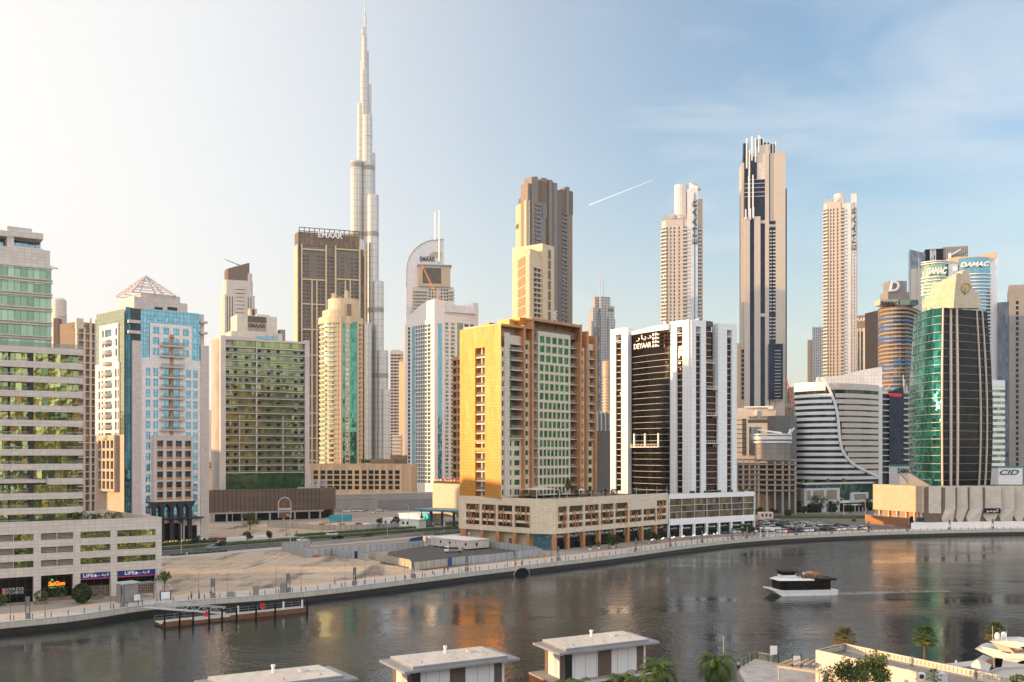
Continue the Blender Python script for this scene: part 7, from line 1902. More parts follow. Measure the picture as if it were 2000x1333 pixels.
def car(kind,paint,loc,rz,label,group=None,fine=True,cat='car'):
 t=empty({'sedan':'parked_car' if group else 'car','suv':'parked_car' if group else 'car','pickup':'pickup_truck','van':'van'}[kind],loc,label,cat,group);t.rotation_euler=(0,0,rz)
 o=put('body',CARM[kind][0],t,(0,0,0));o.material_slots[0].link='OBJECT';o.material_slots[0].material=PAINT[paint]
 put('window_glass',CARM[kind][1],t,(0,0,0))
 for x in (-1.4,1.42):
  for y in (-.82,.82):
   q=put('wheel',WHM,t,(x,y,.33))
   if fine:put('rim',RIMM,q,(0,0,0))
 if fine:
  zl=.68 if kind =='sedan' else .85;xl={'sedan':2.27,'suv':2.32,'pickup':2.57,'van':2.57}[kind]
  for y in (-.6,.6):put('headlight',LMPM,t,(xl,y,zl));put('tail_light',TLM,t,(-xl,y,zl+.05))
 return t
RDA=math.atan2(RD.y,RD.x)
def on_road(px,py,z=.03):p=GP(px,py,0);return (p[0],p[1],z)
tx=car('sedan','silver',on_road(415,1073),RDA,'silver and teal taxi on the street beside the sandy plot');MB().abox(-.2,.2,-.3,.3,1.46,1.6).build('taxi_sign',M['wht'],None).parent=tx
MB().hexa([(-1.8,-.845,.98),(-.4,-.845,.95),(-.4,.845,.95),(-1.8,.845,.98)],[(-1.2,-.67,1.46),(-.4,-.67,1.47),(-.4,.67,1.47),(-1.2,.67,1.46)]).build('teal_roof_panel',plain('taxi_teal',(.02,.20,.17),.3),None).parent=tx
car('sedan','white',on_road(592,1058),RDA,'white saloon car on the street by the corner of the site fence')
car('sedan','black',on_road(660,1053),RDA,'black saloon car on the street right of the white saloon')
car('suv','white',(*rp(86,26),.03),RDA,'white off road car on the far carriageway behind the hedge')
car('sedan','grey',on_road(717,1049),RDA,'dark grey car on the street farthest to the right')
car('van','white',(*rp(-12,25),.03),RDA,'white minibus by the left podium corner on the far carriageway',cat='van')
for i,(px,py,k,c,lab) in enumerate(((676,1001,'suv','white','white off road car leftmost in the row under the ramp'),(690,1000,'van','white','white van second from left under the ramp'),(703,1000,'van','white','white van in the middle of the row under the ramp'),(716,1001,'sedan','silver','silver car right of the vans under the ramp'),(728,1003,'sedan','white','white saloon nearest the street under the ramp'),(741,999,'suv','white','white off road car second from right under the ramp'),(753,999,'suv','silver','silver off road car rightmost under the ramp'))):
 p=GP(px,py,.0);car(k,c,(p[0],p[1],0),.2,lab,'cars parked under the ramp',False,'car')
for px,py,k,c,lab in ((836,1022,'suv','silver','silver car at the fuel station pumps'),(852,1023,'sedan','white','white car at the fuel station pumps')):
 p=GP(px,py);car(k,c,(p[0],p[1],0),.9,lab)
# car park: rows under the curve of the quay
r2=random.Random(21);rowi=0;lotn=0
words={'white':'white','silver':'silver','black':'black','grey':'dark grey','blue':'navy','red':'dark red','yellow':'yellow','sand':'beige'}
rownm=['in the row nearest the canal','in the second row from the canal','in the third row from the canal','in the fourth row from the canal','in the middle row of the car park','in the third row from the hedge','in the second row from the hedge','in the row nearest the hedge']
for ri in range(8):
 off=-13.6 -ri*7.9 -(1.2 if ri % 2 else 0)
 s0,s1=quay_s(1486 +ri*2),quay_s(1745 -ri*9);s=s0+r2.uniform(0,1)
 while s< s1:
  x,y,a=QF(s,off);px=CX+F*x/y;py_=HY+CH*F/y
  if py_< 1008.5:break
  if r2.random()< .93 and not (ri ==0 and px< 1524):
   c=r2.choices(list(words),(62,12,11,9,5,3,2,4))[0];kd=r2.choices(('sedan','suv','pickup'),(5,5,.5))[0]
   lab='%s %s parked %s' % (words[c],{'sedan':'saloon car','suv':'off road car','pickup':'pickup truck'}[kd],rownm[ri])
   car(kd,c,(x,y,.04),a+math.pi/2 *r2.choice((1,-1))+r2.uniform(-.06,.06),lab,'%s %ss %s' % (words[c],{'sedan':'saloon','suv':'off roader','pickup':'pickup'}[kd],rownm[ri]),ri< 2,'pickup truck' if kd =='pickup' else 'car');lotn +=1
  s +=2.75
car('van','black',(*GP(1668,1019)[:2],.04),1.2,'big black van standing apart at the back right of the car park',None,False,'van')
# hoardings: grey panel fences
M['hoard']=panel('grey_hoarding_panels',(.36,.37,.38),2.4,9,.10,.45,.6,.10,dirt=.35);M['hoardt']=panel('tan_hoarding_panels',(.44,.39,.32),2.4,9,.10,.45,.7,.10,dirt=.4)
def fence(pts,h,label,mat='hoard',z=0):
 P=[GP(a,b)[:2] for a,b in pts];t=empty('site_hoarding',(*P[0],0),label,'fence');MB().strip(P,z,h,-.08,0).build('panel',M[mat],t)
 E=[];f,L_=along(P);s=.3
 while s< L_:x,y,a=f(s,-.2);E.append(MB().abox(x-.06,x+.06,y-.06,y+.06,0,h-.1));s +=2.4
 many(t,'post',E,M['dark'],60);return t
fence([(522,1030),(575,1032),(626,1036),(690,1035)],2.3,'tan hoarding bending along the plot before the brown parking building','hoardt')
fence([(690,1035),(735,1034),(790,1030),(845,1026.5)],2.2,'grey hoarding across the street right of the tan one')
fence([(550,1075),(570,1081),(594,1090)],2.4,'grey hoarding corner on the sandy plot nearest the road')
fence([(551,1073),(580,1071),(607,1069)],2.4,'white and grey hoarding along the sidewalk by the sandy plot')
fence([(594,1090),(620,1088),(648,1085)],2.4,'stained grey hoarding at the end of the sandy plot')
fence([(648,1084),(690,1081),(740,1077),(828,1069)],2.4,'grey hoarding behind the dark gravel yard')
fence([(648,1085),(672,1089),(692,1092)],2.2,'short grey hoarding left of the gap with the blue sheet')
fence([(700,1092),(716,1096)],2.4,'single grey hoarding panels right of the blue sheet')
fence([(720,1092),(760,1101),(800,1109),(804,1115)],2.3,'tan hoarding in front of the dark gravel yard','hoardt')
fence([(804,1115),(840,1111),(874,1107)],2.3,'pale hoarding along the promenade left of the blue panel','hoardt')
fence([(884,1105),(916,1102),(960,1098),(1010,1092),(1058,1087)],2.4,'long grey hoarding along the promenade right of the blue panel')
fence([(955,1070),(1000,1075),(1048,1082),(1058,1087)],2.3,'grey hoarding between the cabin and the cream podium')
fence([(823,1058),(842,1060),(880,1062)],2.2,'short grey hoarding behind the white cabin')
w=W(GP(610,1067)[:2],GP(826,1047)[:2]);tag(bx(w,0,w.L,0,1.5,-.3,0).build('boundary_wall',M['concrete']),'long low pale wall along the sidewalk behind the gravel yard','wall')
bl=plain('blue_tarpaulin',(.02,.06,.22),.5)
w=W(GP(873,1107)[:2],GP(883,1105.5)[:2]);tag(bx(w,0,w.L,0,2.6,-.1,0).build('blue_sheet',bl),'blue sheet standing in the promenade hoarding','sheet')
w=W(GP(692,1091)[:2],GP(698,1092)[:2]);tag(bx(w,0,w.L,0,2.4,-.1,0).build('blue_sheet',bl),'narrow blue sheet between two hoardings of the gravel yard','sheet')
w=W(GP(797,1062)[:2],GP(826,1059)[:2]);tag(MB().wprism(w,[(0,0),(w.L,0),(w.L,2.2),(w.L*.2,1.8)],-.3,0).build('blue_tarp',bl),'blue tarpaulin against the far corner of the gravel yard','tarpaulin')
w=W(GP(643,1021)[:2],GP(688,1020)[:2]);tag(bx(w,0,w.L,.5,3.6,-.1,0).build('site_banner',plain('cyan_banner',(.04,.30,.42),.5)),'bright cyan banner among the building site clutter','banner')
r3=random.Random(9)
for i,(px,py,c,nm,lab) in enumerate(((600,1087,(.45,.10,.03),'rubble_pile','orange sheeting heap by the stained hoarding'),(616,1088,(.4,.12,.05),'rubble_pile','flat orange debris right of the orange heap'),(803,1111,(.62,.58,.52),'bulk_bag','white bulk bag at the corner of the tan hoarding'))):
 c_=GP(px,py);mb=MB()
 for k in range(9):x,y=r3.uniform(-1,1),r3.uniform(-.8,.8);mb.ball((c_[0]+x,c_[1]+y,.3),r3.uniform(.35,.7),6,4,.8)
 tag(mb.build(nm,plain(nm+'_tint',c,.8,var=.3,scale=2)),lab,'debris')
for i,(px,py,c,lab) in enumerate(((628,1028,'red','red water filled barrier left in the building site'),(655,1027,'white','white barrier in the building site under the banner'),(668,1027,'red','red barrier in the building site under the banner'),(700,1026,'red','red barrier in the building site right of the banner'),(715,1026,'white','white barrier in the building site right of the banner'))):
 p=GP(px,py);w=W((p[0]-1.6,p[1]),(p[0]+1.6,p[1]));tag(MB().wprism(w,[(0,0),(3.2,0),(3.0,.5),(2.8,1.0),(.4,1.0),(.2,.5)],-.5,0).build('road_barrier',PAINT[c]),lab,'barrier')
# white cabin
t=empty('site_cabin',GP(842,1068),'long white site cabin with small windows on the gravel yard','cabin')
wa=W(GP(842,1068)[:2],GP(910,1076)[:2]);wb=W(GP(910,1076)[:2],GP(955,1072)[:2]);q=[wa.A,wa.B,wb.B,wa.A+wb.B-wb.A]
MB().prism(q,.5,3.3).build('wall',panel('cabin_panels',(.60,.55,.48),1.2,9,.03,.75),t)
MB().prism([Vector(p)+(Vector(p)-(q[0]+q[2])/2).normalized()*.3 for p in q],3.3,3.5).build('roof',M['wht'],t)
many(t,'window',[bx(wa,wa.u(x),wa.u(x)+.9,1.7,2.6,-.05,.05) for x in (859,877,910 -2)]+[bx(wa,wa.u(x),wa.u(x)+.35,2.3,2.6,-.05,.05) for x in (846,889,897)],M['g_win'])
bx(wb,wb.L*.42,wb.L*.42 +.9,1.2,2.5,-.05,.05).build('door',M['dark'],t);many(t,'block',[MB().box(wa,a,a+.5,0,.5,-1,-.1) for a in (.3,4,8,11)],M['concrete'])
# flatbed truck
t=empty('flatbed_truck',GP(886,1080),'small white flatbed truck parked before the cabin','truck');c=GP(886,1080)
b=MB();sidepoly(b,[(1.6,.5),(3.0,.5),(3.1,1.2),(2.7,2.1),(1.6,2.1)],-.95,.95);b.build('cab',PAINT['white'],None).parent=t
MB().abox(-3,1.5,-1,1,.85,1.15).build('bed',M['lgrey'],None).parent=t
for a in ((-3,-2.9),(1.4,1.5)):MB().abox(a[0],a[1],-1,1,1.15,1.9).build('bed_board',M['dark'],None).parent=t
MB().abox(-1.5,1.3,-.8,.8,1.15,1.75).build('dark_load',M['dark'],None).parent=t
MB().hexa([(1.9,-.97,1.3),(3.0,-.97,1.3),(3.0,.97,1.3),(1.9,.97,1.3)],[(1.9,-.96,1.9),(2.75,-.96,1.9),(2.75,.96,1.9),(1.9,.96,1.9)]).build('window_glass',M['carglass'],None).parent=t
MB().abox(-2.8,1.3,-1.03,-.98,.55,.85).build('yellow_guard',PAINT['yellow'],None).parent=t
for x in (-2,2.3):
 for y in (-.8,.8):put('wheel',WHM,t,(x,y,.38))
t.location=(c[0],c[1],.03);t.rotation_euler=(0,0,math.pi-.05)
# fuel station
t=empty('fuel_station',GP(855,1016),'fuel station with a teal edged flat canopy on blue pillars','fuel station');Yc=448;wA=WP(808,Yc+12,905,Yc-6);z1=ZAT(997,Yc)
MB().box(wA,0,wA.L,z1-.9,z1,-14,0).build('canopy',plain('canopy_grey',(.22,.24,.26),.6),t);MB().box(wA,-.05,wA.L,z1-.85,z1-.15,0,.12).build('teal_fascia',plain('fuel_teal',(.02,.22,.34),.4),t)
many(t,'pillar',[bx(wA,a,a+.8,0,z1-.9,-5,-4.2) for a in (6,13,20)]+[bx(wA,a,a+.25,0,z1-.2,-1,-.7) for a in (4,10.5,16.5)],plain('fuel_blue',(.02,.05,.14),.5))
MB().box(wA,-13,4,0,4.6,-16,-4).box(wA,-13.3,4.3,4.6,5,-16.3,-3.6).build('shop',M['tw'],t)
MB().box(wA,3.2,5.6,2.6,4.8,-3.4,-3.2).build('green_screen',plain('lit_green_screen',(.05,.9,.45),.4,emit=1.0),t)
many(t,'pump',[bx(wA,a,a+.8,0,1.8,-3.6,-3) for a in (8.5,15.5)],M['wht'])
w=WP(746,452,818,440);t=empty('site_office',(*w.A,0),'low white site office with dark windows behind the grey hoarding','cabin');bx(w,0,w.L,0,3.6,-5,0).build('wall',M['wht'],t);bx(w,-.3,w.L+.3,3.6,3.85,-5.3,.3).build('roof',M['wht'],t);many(t,'window',[bx(w,a,a+1.2,1.6,2.8,-.05,.04) for a in (1.5,5,8.5,12,14.5)],M['g_win'])
# delivery motorbikes
def bike_proto():
 t=empty('motorbike',(0,0,0),'delivery motorbike','motorbike')
 for x in (-.65,.65):MB().tube((x,-.07,.3),(x,.07,.3),.3,.3,10).build('wheel',M['tyre'],None).parent=t
 b=MB();b.tube((-.65,0,.3),(.1,0,.5),.07).tube((.1,0,.5),(.55,0,.95),.07).tube((.65,0,.3),(.5,0,1.0),.05);b.hexa([(-.5,-.15,.6),(.2,-.15,.55),(.2,.15,.55),(-.5,.15,.6)],[(-.55,-.13,.8),(.15,-.13,.85),(.15,.13,.85),(-.55,.13,.8)]);b.tube((.45,-.35,1.05),(.45,.35,1.05),.03);b.build('frame',M['dark'],None).parent=t
 o=MB().abox(-.85,-.3,-.27,.27,.82,1.35).build('carrier_box',PAINT['yellow'],None);o.parent=t;return t
bp_=bike_proto();r4=random.Random(4);bc=[]
for i in range(18):
 s=22 +i*1.12;q=rp(s,37.2);cl=r4.choices(('yellow','red','white','black'),(6,2,3,3))[0];bc.append(cl)
 o=bp_ if i ==0 else copy_tree(bp_);o.location=(*q,.13);o.rotation_euler=(0,0,RDA+1.9 +r4.uniform(-.15,.15))
 o['label']='delivery motorbike with a %s box parked in the row across the street' % cl;o['group']='motorbikes with %s boxes in the row' % cl
 bx_=[c for c in o.children if c.name.startswith('carrier')][0];bx_.material_slots[0].link='OBJECT';bx_.material_slots[0].material=PAINT[cl]
for i in range(7):
 q=rp(45 +i*3.0,39.5);cl='red' if i in (0,) else 'white'
 w=W((q[0]-1.1,q[1]-1.1),(q[0]+1.1,q[1]+1.1));tag(MB().wprism(w,[(0,0),(w.L,0),(w.L-.2,1.0),(.2,1.0)],-.5,0).build('road_barrier',PAINT[cl]),('red barrier at the head of the white barrier row' if cl =='red' else 'white barrier in the row behind the motorbikes'),'barrier',None if cl =='red' else 'white barriers behind the motorbikes')
# street lamps
def lamp_proto(h):
 t=empty('street_lamp',(0,0,0),'lamp','street lamp');MB().tube((0,0,0),(0,0,h),.11,.07,8).build('pole',M['lgrey'],None).parent=t
 a=MB().tube((0,0,h-.1),(1.6,0,h+.25),.05,.04,6);a.build('arm',M['lgrey'],None).parent=t;MB().hexa([(1.3,-.14,h+.15),(2.3,-.14,h+.28),(2.3,.14,h+.28),(1.3,.14,h+.15)],[(1.4,-.1,h+.28),(2.2,-.1,h+.38),(2.2,.1,h+.38),(1.4,.1,h+.28)]).build('lamp_head',M['lgrey'],None).parent=t;return t
lp=lamp_proto(10)
for i,(px,py,lab) in enumerate(((354,1083,'street lamp nearest the left podium'),(454,1051,'street lamp behind the motorbikes'),(567,1060,'street lamp by the corner of the site fence'),(669,1036,'street lamp before the cyan banner'),(757,1048,'street lamp by the long low wall'),(798,1032,'street lamp left of the fuel station'),(1500,1012,'street lamp at the left of the car park'),(1617,1010,'street lamp at the centre of the hedge behind the cars'),(1648,1013,'street lamp right of centre in the car park'),(1690,1016,'street lamp by the rust hoarding'))):
 o=lp if i ==0 else copy_tree(lp);p=GP(px,py);o.location=(p[0],p[1],0);o.rotation_euler=(0,0,RDA+1.57);o['label']='tall thin ' +lab;o['group']='tall street lamps'
# ================================================================ PROMENADE FURNITURE, PEOPLE, BOATS, FOREGROUND
def pylon_proto():
 t=empty('lamp_pylon',(0,0,0),'pylon','lamp pylon');g=M['grey']
 MB().abox(-.5,.5,-.35,.35,0,1.25).build('base_box',g,None).parent=t
 MB().abox(-.46,-.36,-.06,.06,1.25,4.6).abox(.36,.46,-.06,.06,1.25,4.6).build('frame',M['dark'],None).parent=t
 MB().abox(-.36,.36,-.14,.14,2.6,4.5).build('lamp_panel',g,None).parent=t;return t
def mast_proto():
 t=empty('thin_mast',(0,0,0),'mast','mast');MB().tube((0,0,1.2),(0,0,6.2),.035,.025,6).build('pole',M['dark'],None).parent=t;MB().tube((0,0,0),(0,0,1.2),.09,.09,8).build('base',M['dark'],None).parent=t;return t
PY=pylon_proto();MS=mast_proto()
where=['at the left edge of the photo before the dark glass shop','before the right blue sign','before the sandy plot by the gangway','beside the end of the jetty','before the middle of the sandy plot','at the corner of the tan hoarding','by the long grey hoarding left of the culvert','beside the culvert arch','before the corner of the cream podium','before the fourth shop front of the cream podium','at the join of the cream and the white podium','before the middle of the glazed shops','at the right end of the glazed shops','beside the white kiosk','before the front row of parked cars at their left','before the middle of the parked cars','before the right of the parked cars','by the gate hut','before the left of the white hoarding','before the black sign of the folded hall','at the right edge of the photo']
for i,px in enumerate((58,250,419,569,701,815,920,1013,1098,1250,1317,1379,1437,1466,1498,1562,1630,1702,1778,1860,1944)):
 o=PY if i ==0 else copy_tree(PY);x,y,a=QF(quay_s(px),-1.7);o.location=(x,y,0);o.rotation_euler=(0,0,a+.05);o['label']='grey lamp pylon ' +where[i];o['group']='grey lamp pylons along the promenade'
 for k,dx in enumerate((-3.2,3.2)):
  if px> 1470:continue
  m_=MS if (i ==0 and k ==0) else copy_tree(MS);x,y,a=QF(quay_s(px)+dx,-1.5);m_.location=(x,y,0);m_['label']='thin mast %s of the pylon ' % ('left' if k ==0 else 'right')+where[i];m_['label']=' '.join(m_['label'].split()[:16]);m_['group']='thin masts along the promenade'
pm=MB().abox(-.06,.06,-.06,.06,0,1.1).mesh('bollard_post',M['dark'])
s=quay_s(-10);i=0
while s< quay_s(2020):
 x,y,a=QF(s,-.55);o=bpy.data.objects.new('railing_post',pm);COL.objects.link(o);o.location=(x,y,.1);o.rotation_euler=(0,0,a)
 tag(o,'dark slim post in the long line along the top of the quay wall','post','slim posts along the quay edge');s +=3.45;i +=1
def quay_w(px,off,l):x,y,a=QF(quay_s(px),off);d=Vector((math.cos(a),math.sin(a)));c=Vector((x,y));return W(c-d*l/2,c+d*l/2)
# culvert arch in the quay wall
w=quay_w(1018,0,9);mb=MB();out=[(4.5 -3.4 *math.cos(a),-2.6 +2.2 *math.sin(a)) for a in [math.pi*k/12 for k in range(13)]]
mb.wprism(w,out,.1,.2);t=empty('culvert',(*w.pt(4.5,0)[:2],0),'dark arched culvert mouth in the quay wall below a pylon','culvert');mb.build('dark_mouth',M['black'],t)
r_=MB()
for a,b in zip(out,out[1:]):r_.tube(w.pt(*a,.2),w.pt(*b,.2),.18,.18,6)
r_.build('arch_rim',M['concrete'],t)
# culvert emblem stones: small diamonds on the wall
# grey kiosk and blue gate at the jetty head
w=quay_w(284,-6.2,3.6);t=empty('ticket_kiosk',(*w.pt(1.8,0)[:2],0),'tall grey tiled kiosk on the promenade behind the jetty','kiosk');MB().box(w,0,3.6,0,4.2,-3,0).build('wall',panel('kiosk_tiles',(.27,.24,.23),1.2,1.0,.03,.7),t);bx(w,-.3,3.9,4.2,4.5,-3.3,.3).build('roof',M['lgrey'],t);bx(w,2.0,3.4,.5,1.8,1.0,1.1).build('white_board',M['wht'],t)
w=quay_w(313,-8,7);t=empty('pergola',(*w.pt(3,0)[:2],0),'flat grey pergola on posts right of the tall grey kiosk','pergola');bx(w,0,7,3.6,3.85,-2.4,0).build('roof',M['grey'],t);many(t,'post',[bx(w,a,a+.2,0,3.6,-.3,-.1) for a in (.3,6.5)],M['grey'])
w=quay_w(338,-4,4);t=empty('jetty_gate',(*w.pt(2,0)[:2],0),'jetty gate of two blue posts with white hoops and a white board','gate');bp2=plain('gate_blue',(.02,.03,.25),.4)
many(t,'blue_post',[bx(w,a,a+.22,0,2.3,-.2,0) for a in (.3,2.6)],bp2);bx(w,.55,2.55,.5,1.9,-.15,-.05).build('board',M['wht'],t)
h=MB()
for a in (.4,2.7):
 P=[w.pt(a+.35 *(1 -math.cos(q))*(1 if a< 1 else -1),2.3 +1.4 *math.sin(q*.62),-.1) for q in [math.pi*k/8 for k in range(9)]]
 for p,q in zip(P,P[1:]):h.tube(p,q,.04)
h.build('hoop',M['wht'],t)
# ---- jetty
J0,J1=Vector((-71.3,202.6)),Vector((-45.6,222.6));jw=W(J0,J1);zj=-1.55
t=empty('floating_jetty',(*J0,WATER_Z),'floating jetty with rust boards, dark piles and white deck below the promenade','jetty')
MB().box(jw,0,jw.L,zj-.9,zj-.1,-4.4,0).build('pontoon',M['dark'],t);MB().box(jw,0,jw.L,zj-.1,zj,-4.4,0).build('deck',panel('jetty_deck',(.42,.38,.35),.2,6,.02,.7),t)
rust=panel('rust_boards_jetty',(.19,.085,.045),2.2,3,.05,.5,.8)
many(t,'rust_board',[bx(jw,a,b,zj-.85,zj+.25,-.1,.12) for a,b in ((.2,6.2),(14.5,jw.L-.2))]+[bx(jw,6.4,14.3,zj-.8,zj-.15,-.1,.1)],rust)
many(t,'pile',[MB().tube(jw.pt(a,-4.5,.25),jw.pt(a,.3,.25),.2,.2,8) for a in (.5,3.6,6.4,9.8,12.6,15.8,20.2,24.6,jw.L-.3)],M['black'])
rl=MB()
for k in range(17):a=jw.L*k/16;rl.tube(jw.pt(a,zj,-4.2),jw.pt(a,zj+1.1,-4.2),.04)
for z in (.55,1.1):rl.tube(jw.pt(0,zj+z,-4.2),jw.pt(jw.L,zj+z,-4.2),.035)
rl.build('railing',M['grey'],t)
many(t,'white_post',[bx(jw,a,a+.3,zj,zj+1.9,-1.2,-.9) for a in (16.5,27,31.5)],M['wht'])
gw=W(Vector((-79,213.0)),Vector((-62,214.5)));t=empty('gangway',(*gw.A,0),'pale trussed gangway sloping from the promenade to the jetty','gangway');g=MB();n=14
for side in (0,-1.6):
 for z in (.0,1.25):g.tube(gw.pt(0,.1 +z,side),gw.pt(gw.L,zj+.1 +z,side),.07,.07,6)
 for k in range(n):f0,f1=k/n,(k+1)/n;z0=.1 +(zj)*f0;z1=.1 +zj*f1;g.tube(gw.pt(gw.L*f0,z0+(0 if k % 2 else 1.25),side),gw.pt(gw.L*f1,z1+(1.25 if k % 2 else 0),side),.05,.05,5)
g.build('truss',M['lgrey'],t);MB().hexa([gw.pt(0,-.05,0),gw.pt(gw.L,zj-.05,0),gw.pt(gw.L,zj-.05,-1.6),gw.pt(0,-.05,-1.6)],[gw.pt(0,.05,0),gw.pt(gw.L,zj+.05,0),gw.pt(gw.L,zj+.05,-1.6),gw.pt(0,.05,-1.6)]).build('walkway',M['lgrey'],t)
for a,nm in ((9.6,'left life ring on the jetty, on a red board'),(23.5,'right life ring on the jetty, on a red board')):
 c=jw.pt(a,zj+.9,-.5 if a< 10 else -4.0);t=empty('life_ring',c,nm,'life ring');k=MB()
 for i in range(12):
  p=[Vector((math.cos(q),0,math.sin(q)))*.38 for q in (6.283 *i/12,6.283 *(i+1)/12)];k.tube(p[0],p[1],.09,.09,6)
 k.build('ring',M['red'],None).parent=t;MB().abox(-.5,.5,.12,.18,-.55,.6).build('board',M['red'],None).parent=t;MB().abox(-.05,.05,.12,.2,-.95,-.5).build('post',M['wht'],None).parent=t
for px,off,lab in ((503,-1.2,'grey concrete pier block at the jetty, left one'),(558,-1.2,'grey concrete pier block at the jetty, right one'),(454,-1.0,'low grey control box above the jetty')):
 w=quay_w(px,off,1.1);tag(bx(w,0,1.1,-1.5 if px != 454 else 0,2.2 if px != 454 else 1.3,-.8,.4).build('pier_block',M['greycon']),lab,'block')
# ---- quay side kiosk and terrace furniture by the shops
w=WP(1484,398,1526,396);t=empty('white_kiosk',(*w.A,0),'small white kiosk with open sides before the parked cars','kiosk');bx(w,0,w.L,3.1,3.5,-4,.2).build('roof',M['wht'],t);many(t,'post',[bx(w,a,a+.25,0,3.1,-.3,0) for a in (.1,2.7,5.4,w.L-.4)],M['wht']);bx(w,.4,w.L-.4,0,1.2,-3.6,-.2).build('counter',M['lgrey'],t)
w=GP(1495,1014);w=W((w[0]-3,w[1]),(w[0]+4,w[1]));t=empty('guard_hut',(*w.A,0),'small beige hut at the back left of the car park','hut');bx(w,0,w.L,0,3.4,-4,0).build('wall',M['cream'],t);many(t,'window',[bx(w,a,a+1,1.2,2.6,-.1,.05) for a in (1,3,5)],M['g_win'])
r5=random.Random(8)
SM=MB().abox(-.45,.45,-.45,.45,.25,.5).mesh('seat',plain('sofa_seat',(.42,.34,.28),.8));SB_=MB().abox(-.45,.45,.3,.45,.5,.95).mesh('backrest',plain('sofa_back',(.40,.32,.26),.8));TM_=MB().lathe((0,0,0),[(.05,0),(.05,.68),(.4,.7),(.4,.74)],10).mesh('cafe_table',M['wht']);TD=MB().lathe((0,0,0),[(.05,0),(.05,.68),(.4,.7),(.4,.74)],10).mesh('cafe_table',M['dark'])
for i in range(34):
 a,b,wn=(1096,1165,'before the cream podium shops') if i< 14 else (1316,1470,'before the glazed shops')
 px=r5.uniform(a,b);x,y,an=QF(quay_s(px),r5.uniform(-17,-12.5))
 if i % 3 ==0:
  o=bpy.data.objects.new('cafe_table',TM_ if i< 14 else TD);COL.objects.link(o);o.location=(x,y,.01);tag(o,'round cafe table on the terrace ' +wn,'table','cafe tables ' +wn)
 else:
  t=empty('armchair',(x,y,.01),'low terrace armchair ' +wn,'armchair','terrace armchairs ' +wn);t.rotation_euler=(0,0,r5.uniform(0,6.28));put('seat',SM,t,(0,0,0));put('backrest',SB_,t,(0,0,0))
GL=MB().ball((0,0,.0),.28,10,6).mesh('globe',plain('lit_globe',(.9,.85,.75),.4,emit=.4));GP_=MB().tube((0,0,-1.3),(0,0,-.2),.03).mesh('pole',M['dark'])
for i in range(14):
 px=1334 +i*9.6;x,y,an=QF(quay_s(px),-13.5 -(i % 2)*1.6);t=empty('globe_lamp',(x,y,1.35),'white globe lamp on the terrace before the glazed shops','lamp','globe lamps before the glazed shops');put('globe',GL,t,(0,0,0));put('pole',GP_,t,(0,0,0))
# ---- people (skin grown figures, shared by copies)
def skin(name,V,E,Rd,mat,root=0):
 me=bpy.data.meshes.new(name);me.from_pydata(V,E,[]);o=bpy.data.objects.new('tmp_' +name,me);COL.objects.link(o)
 md=o.modifiers.new('s','SKIN');sv=me.skin_vertices[0].data
 for i,r in enumerate(Rd):sv[i].radius=(r,r) if not isinstance(r,tuple) else r;sv[i].use_root=(i ==root)
 o.modifiers.new('u','SUBSURF').levels=1;bpy.context.view_layer.update()
 m2=bpy.data.meshes.new_from_object(o.evaluated_get(bpy.context.evaluated_depsgraph_get()));m2.name=name;bpy.data.objects.remove(o);m2.materials.clear();m2.materials.append(mat)
 for p in m2.polygons:p.use_smooth=True
 return m2
SKN=plain('skin',(.33,.19,.12),.6,var=.05);CLO={k:plain('cloth_' +k,c,.85,var=.15,scale=3) for k,c in dict(white=(.62,.62,.62),black=(.02,.02,.022),grey=(.16,.16,.17),red=(.32,.04,.03),blue=(.06,.10,.22),tan=(.30,.22,.15)).items()};HAIR=plain('hair',(.02,.014,.01),.7)
def person_meshes(pose):
 J=[(0,0,.95),(0,0,1.15),(0,0,1.38),(0,.01,1.50),(0,.03,1.62),(0,.03,1.74)];E=[(0,1),(1,2),(2,3),(3,4),(4,5)];Rd=[(.15,.11),(.14,.10),(.17,.11),.055,(.085,.10),(.075,.085)]
 st=.26 if pose =='walk' else .03
 for s in (-1,1):
  a=len(J);fw=st*s
  if pose =='sit':J +=[(s*.10,0,.90),(s*.11,.42,.92),(s*.11,.46,.50),(s*.11,.60,.46)]
  else:J +=[(s*.10,0,.90),(s*.11,fw*.55 +.03,.50),(s*.11,fw-(.06 if fw< 0 else 0),.09),(s*.11,fw+.14,.03)]
  E +=[(0,a),(a,a+1),(a+1,a+2),(a+2,a+3)];Rd +=[.095,.07,.045,.035]
  b=len(J);sw=-fw*.8
  J +=[(s*.20,0,1.40),(s*.25,sw*.4 -.02,1.12),(s*.26,sw*.9 +.06,.88)];E +=[(2,b),(b,b+1),(b+1,b+2)];Rd +=[.06,.045,.03]
  hnd=b+2;o=J[hnd]
  for k in range(4):J.append((o[0]+s*.006,o[1]+.02 +(k-1.5)*.02,o[2]-.085));E.append((hnd,len(J)-1));Rd.append(.010)
  J.append((o[0]-s*.01,o[1]+.06,o[2]-.05));E.append((hnd,len(J)-1));Rd.append(.011)
 body=skin('body',J,E,Rd,SKN)
 T=[0,1,2];sh=skin('shirt',[J[0],J[1],J[2]]+[J[i] for i in (10,11,22 -3 +0,20)] if False else [J[0],J[1],J[2],J[10],J[11],J[10 +12],J[11 +12]],[(0,1),(1,2),(2,3),(3,4),(2,5),(5,6)],[(.17,.13),(.16,.12),(.185,.125),.075,.06,.075,.06],CLO['white'])
 tr=skin('trousers',[J[0],J[6],J[7],J[8],J[18],J[19],J[20]],[(0,1),(1,2),(2,3),(0,4),(4,5),(5,6)],[(.165,.125),.11,.085,.06,.11,.085,.06],CLO['black'])
 hr=MB().ball((0,.0,1.73),.105,10,6,.95).mesh('hair',HAIR,True)
 return body,sh,tr,hr
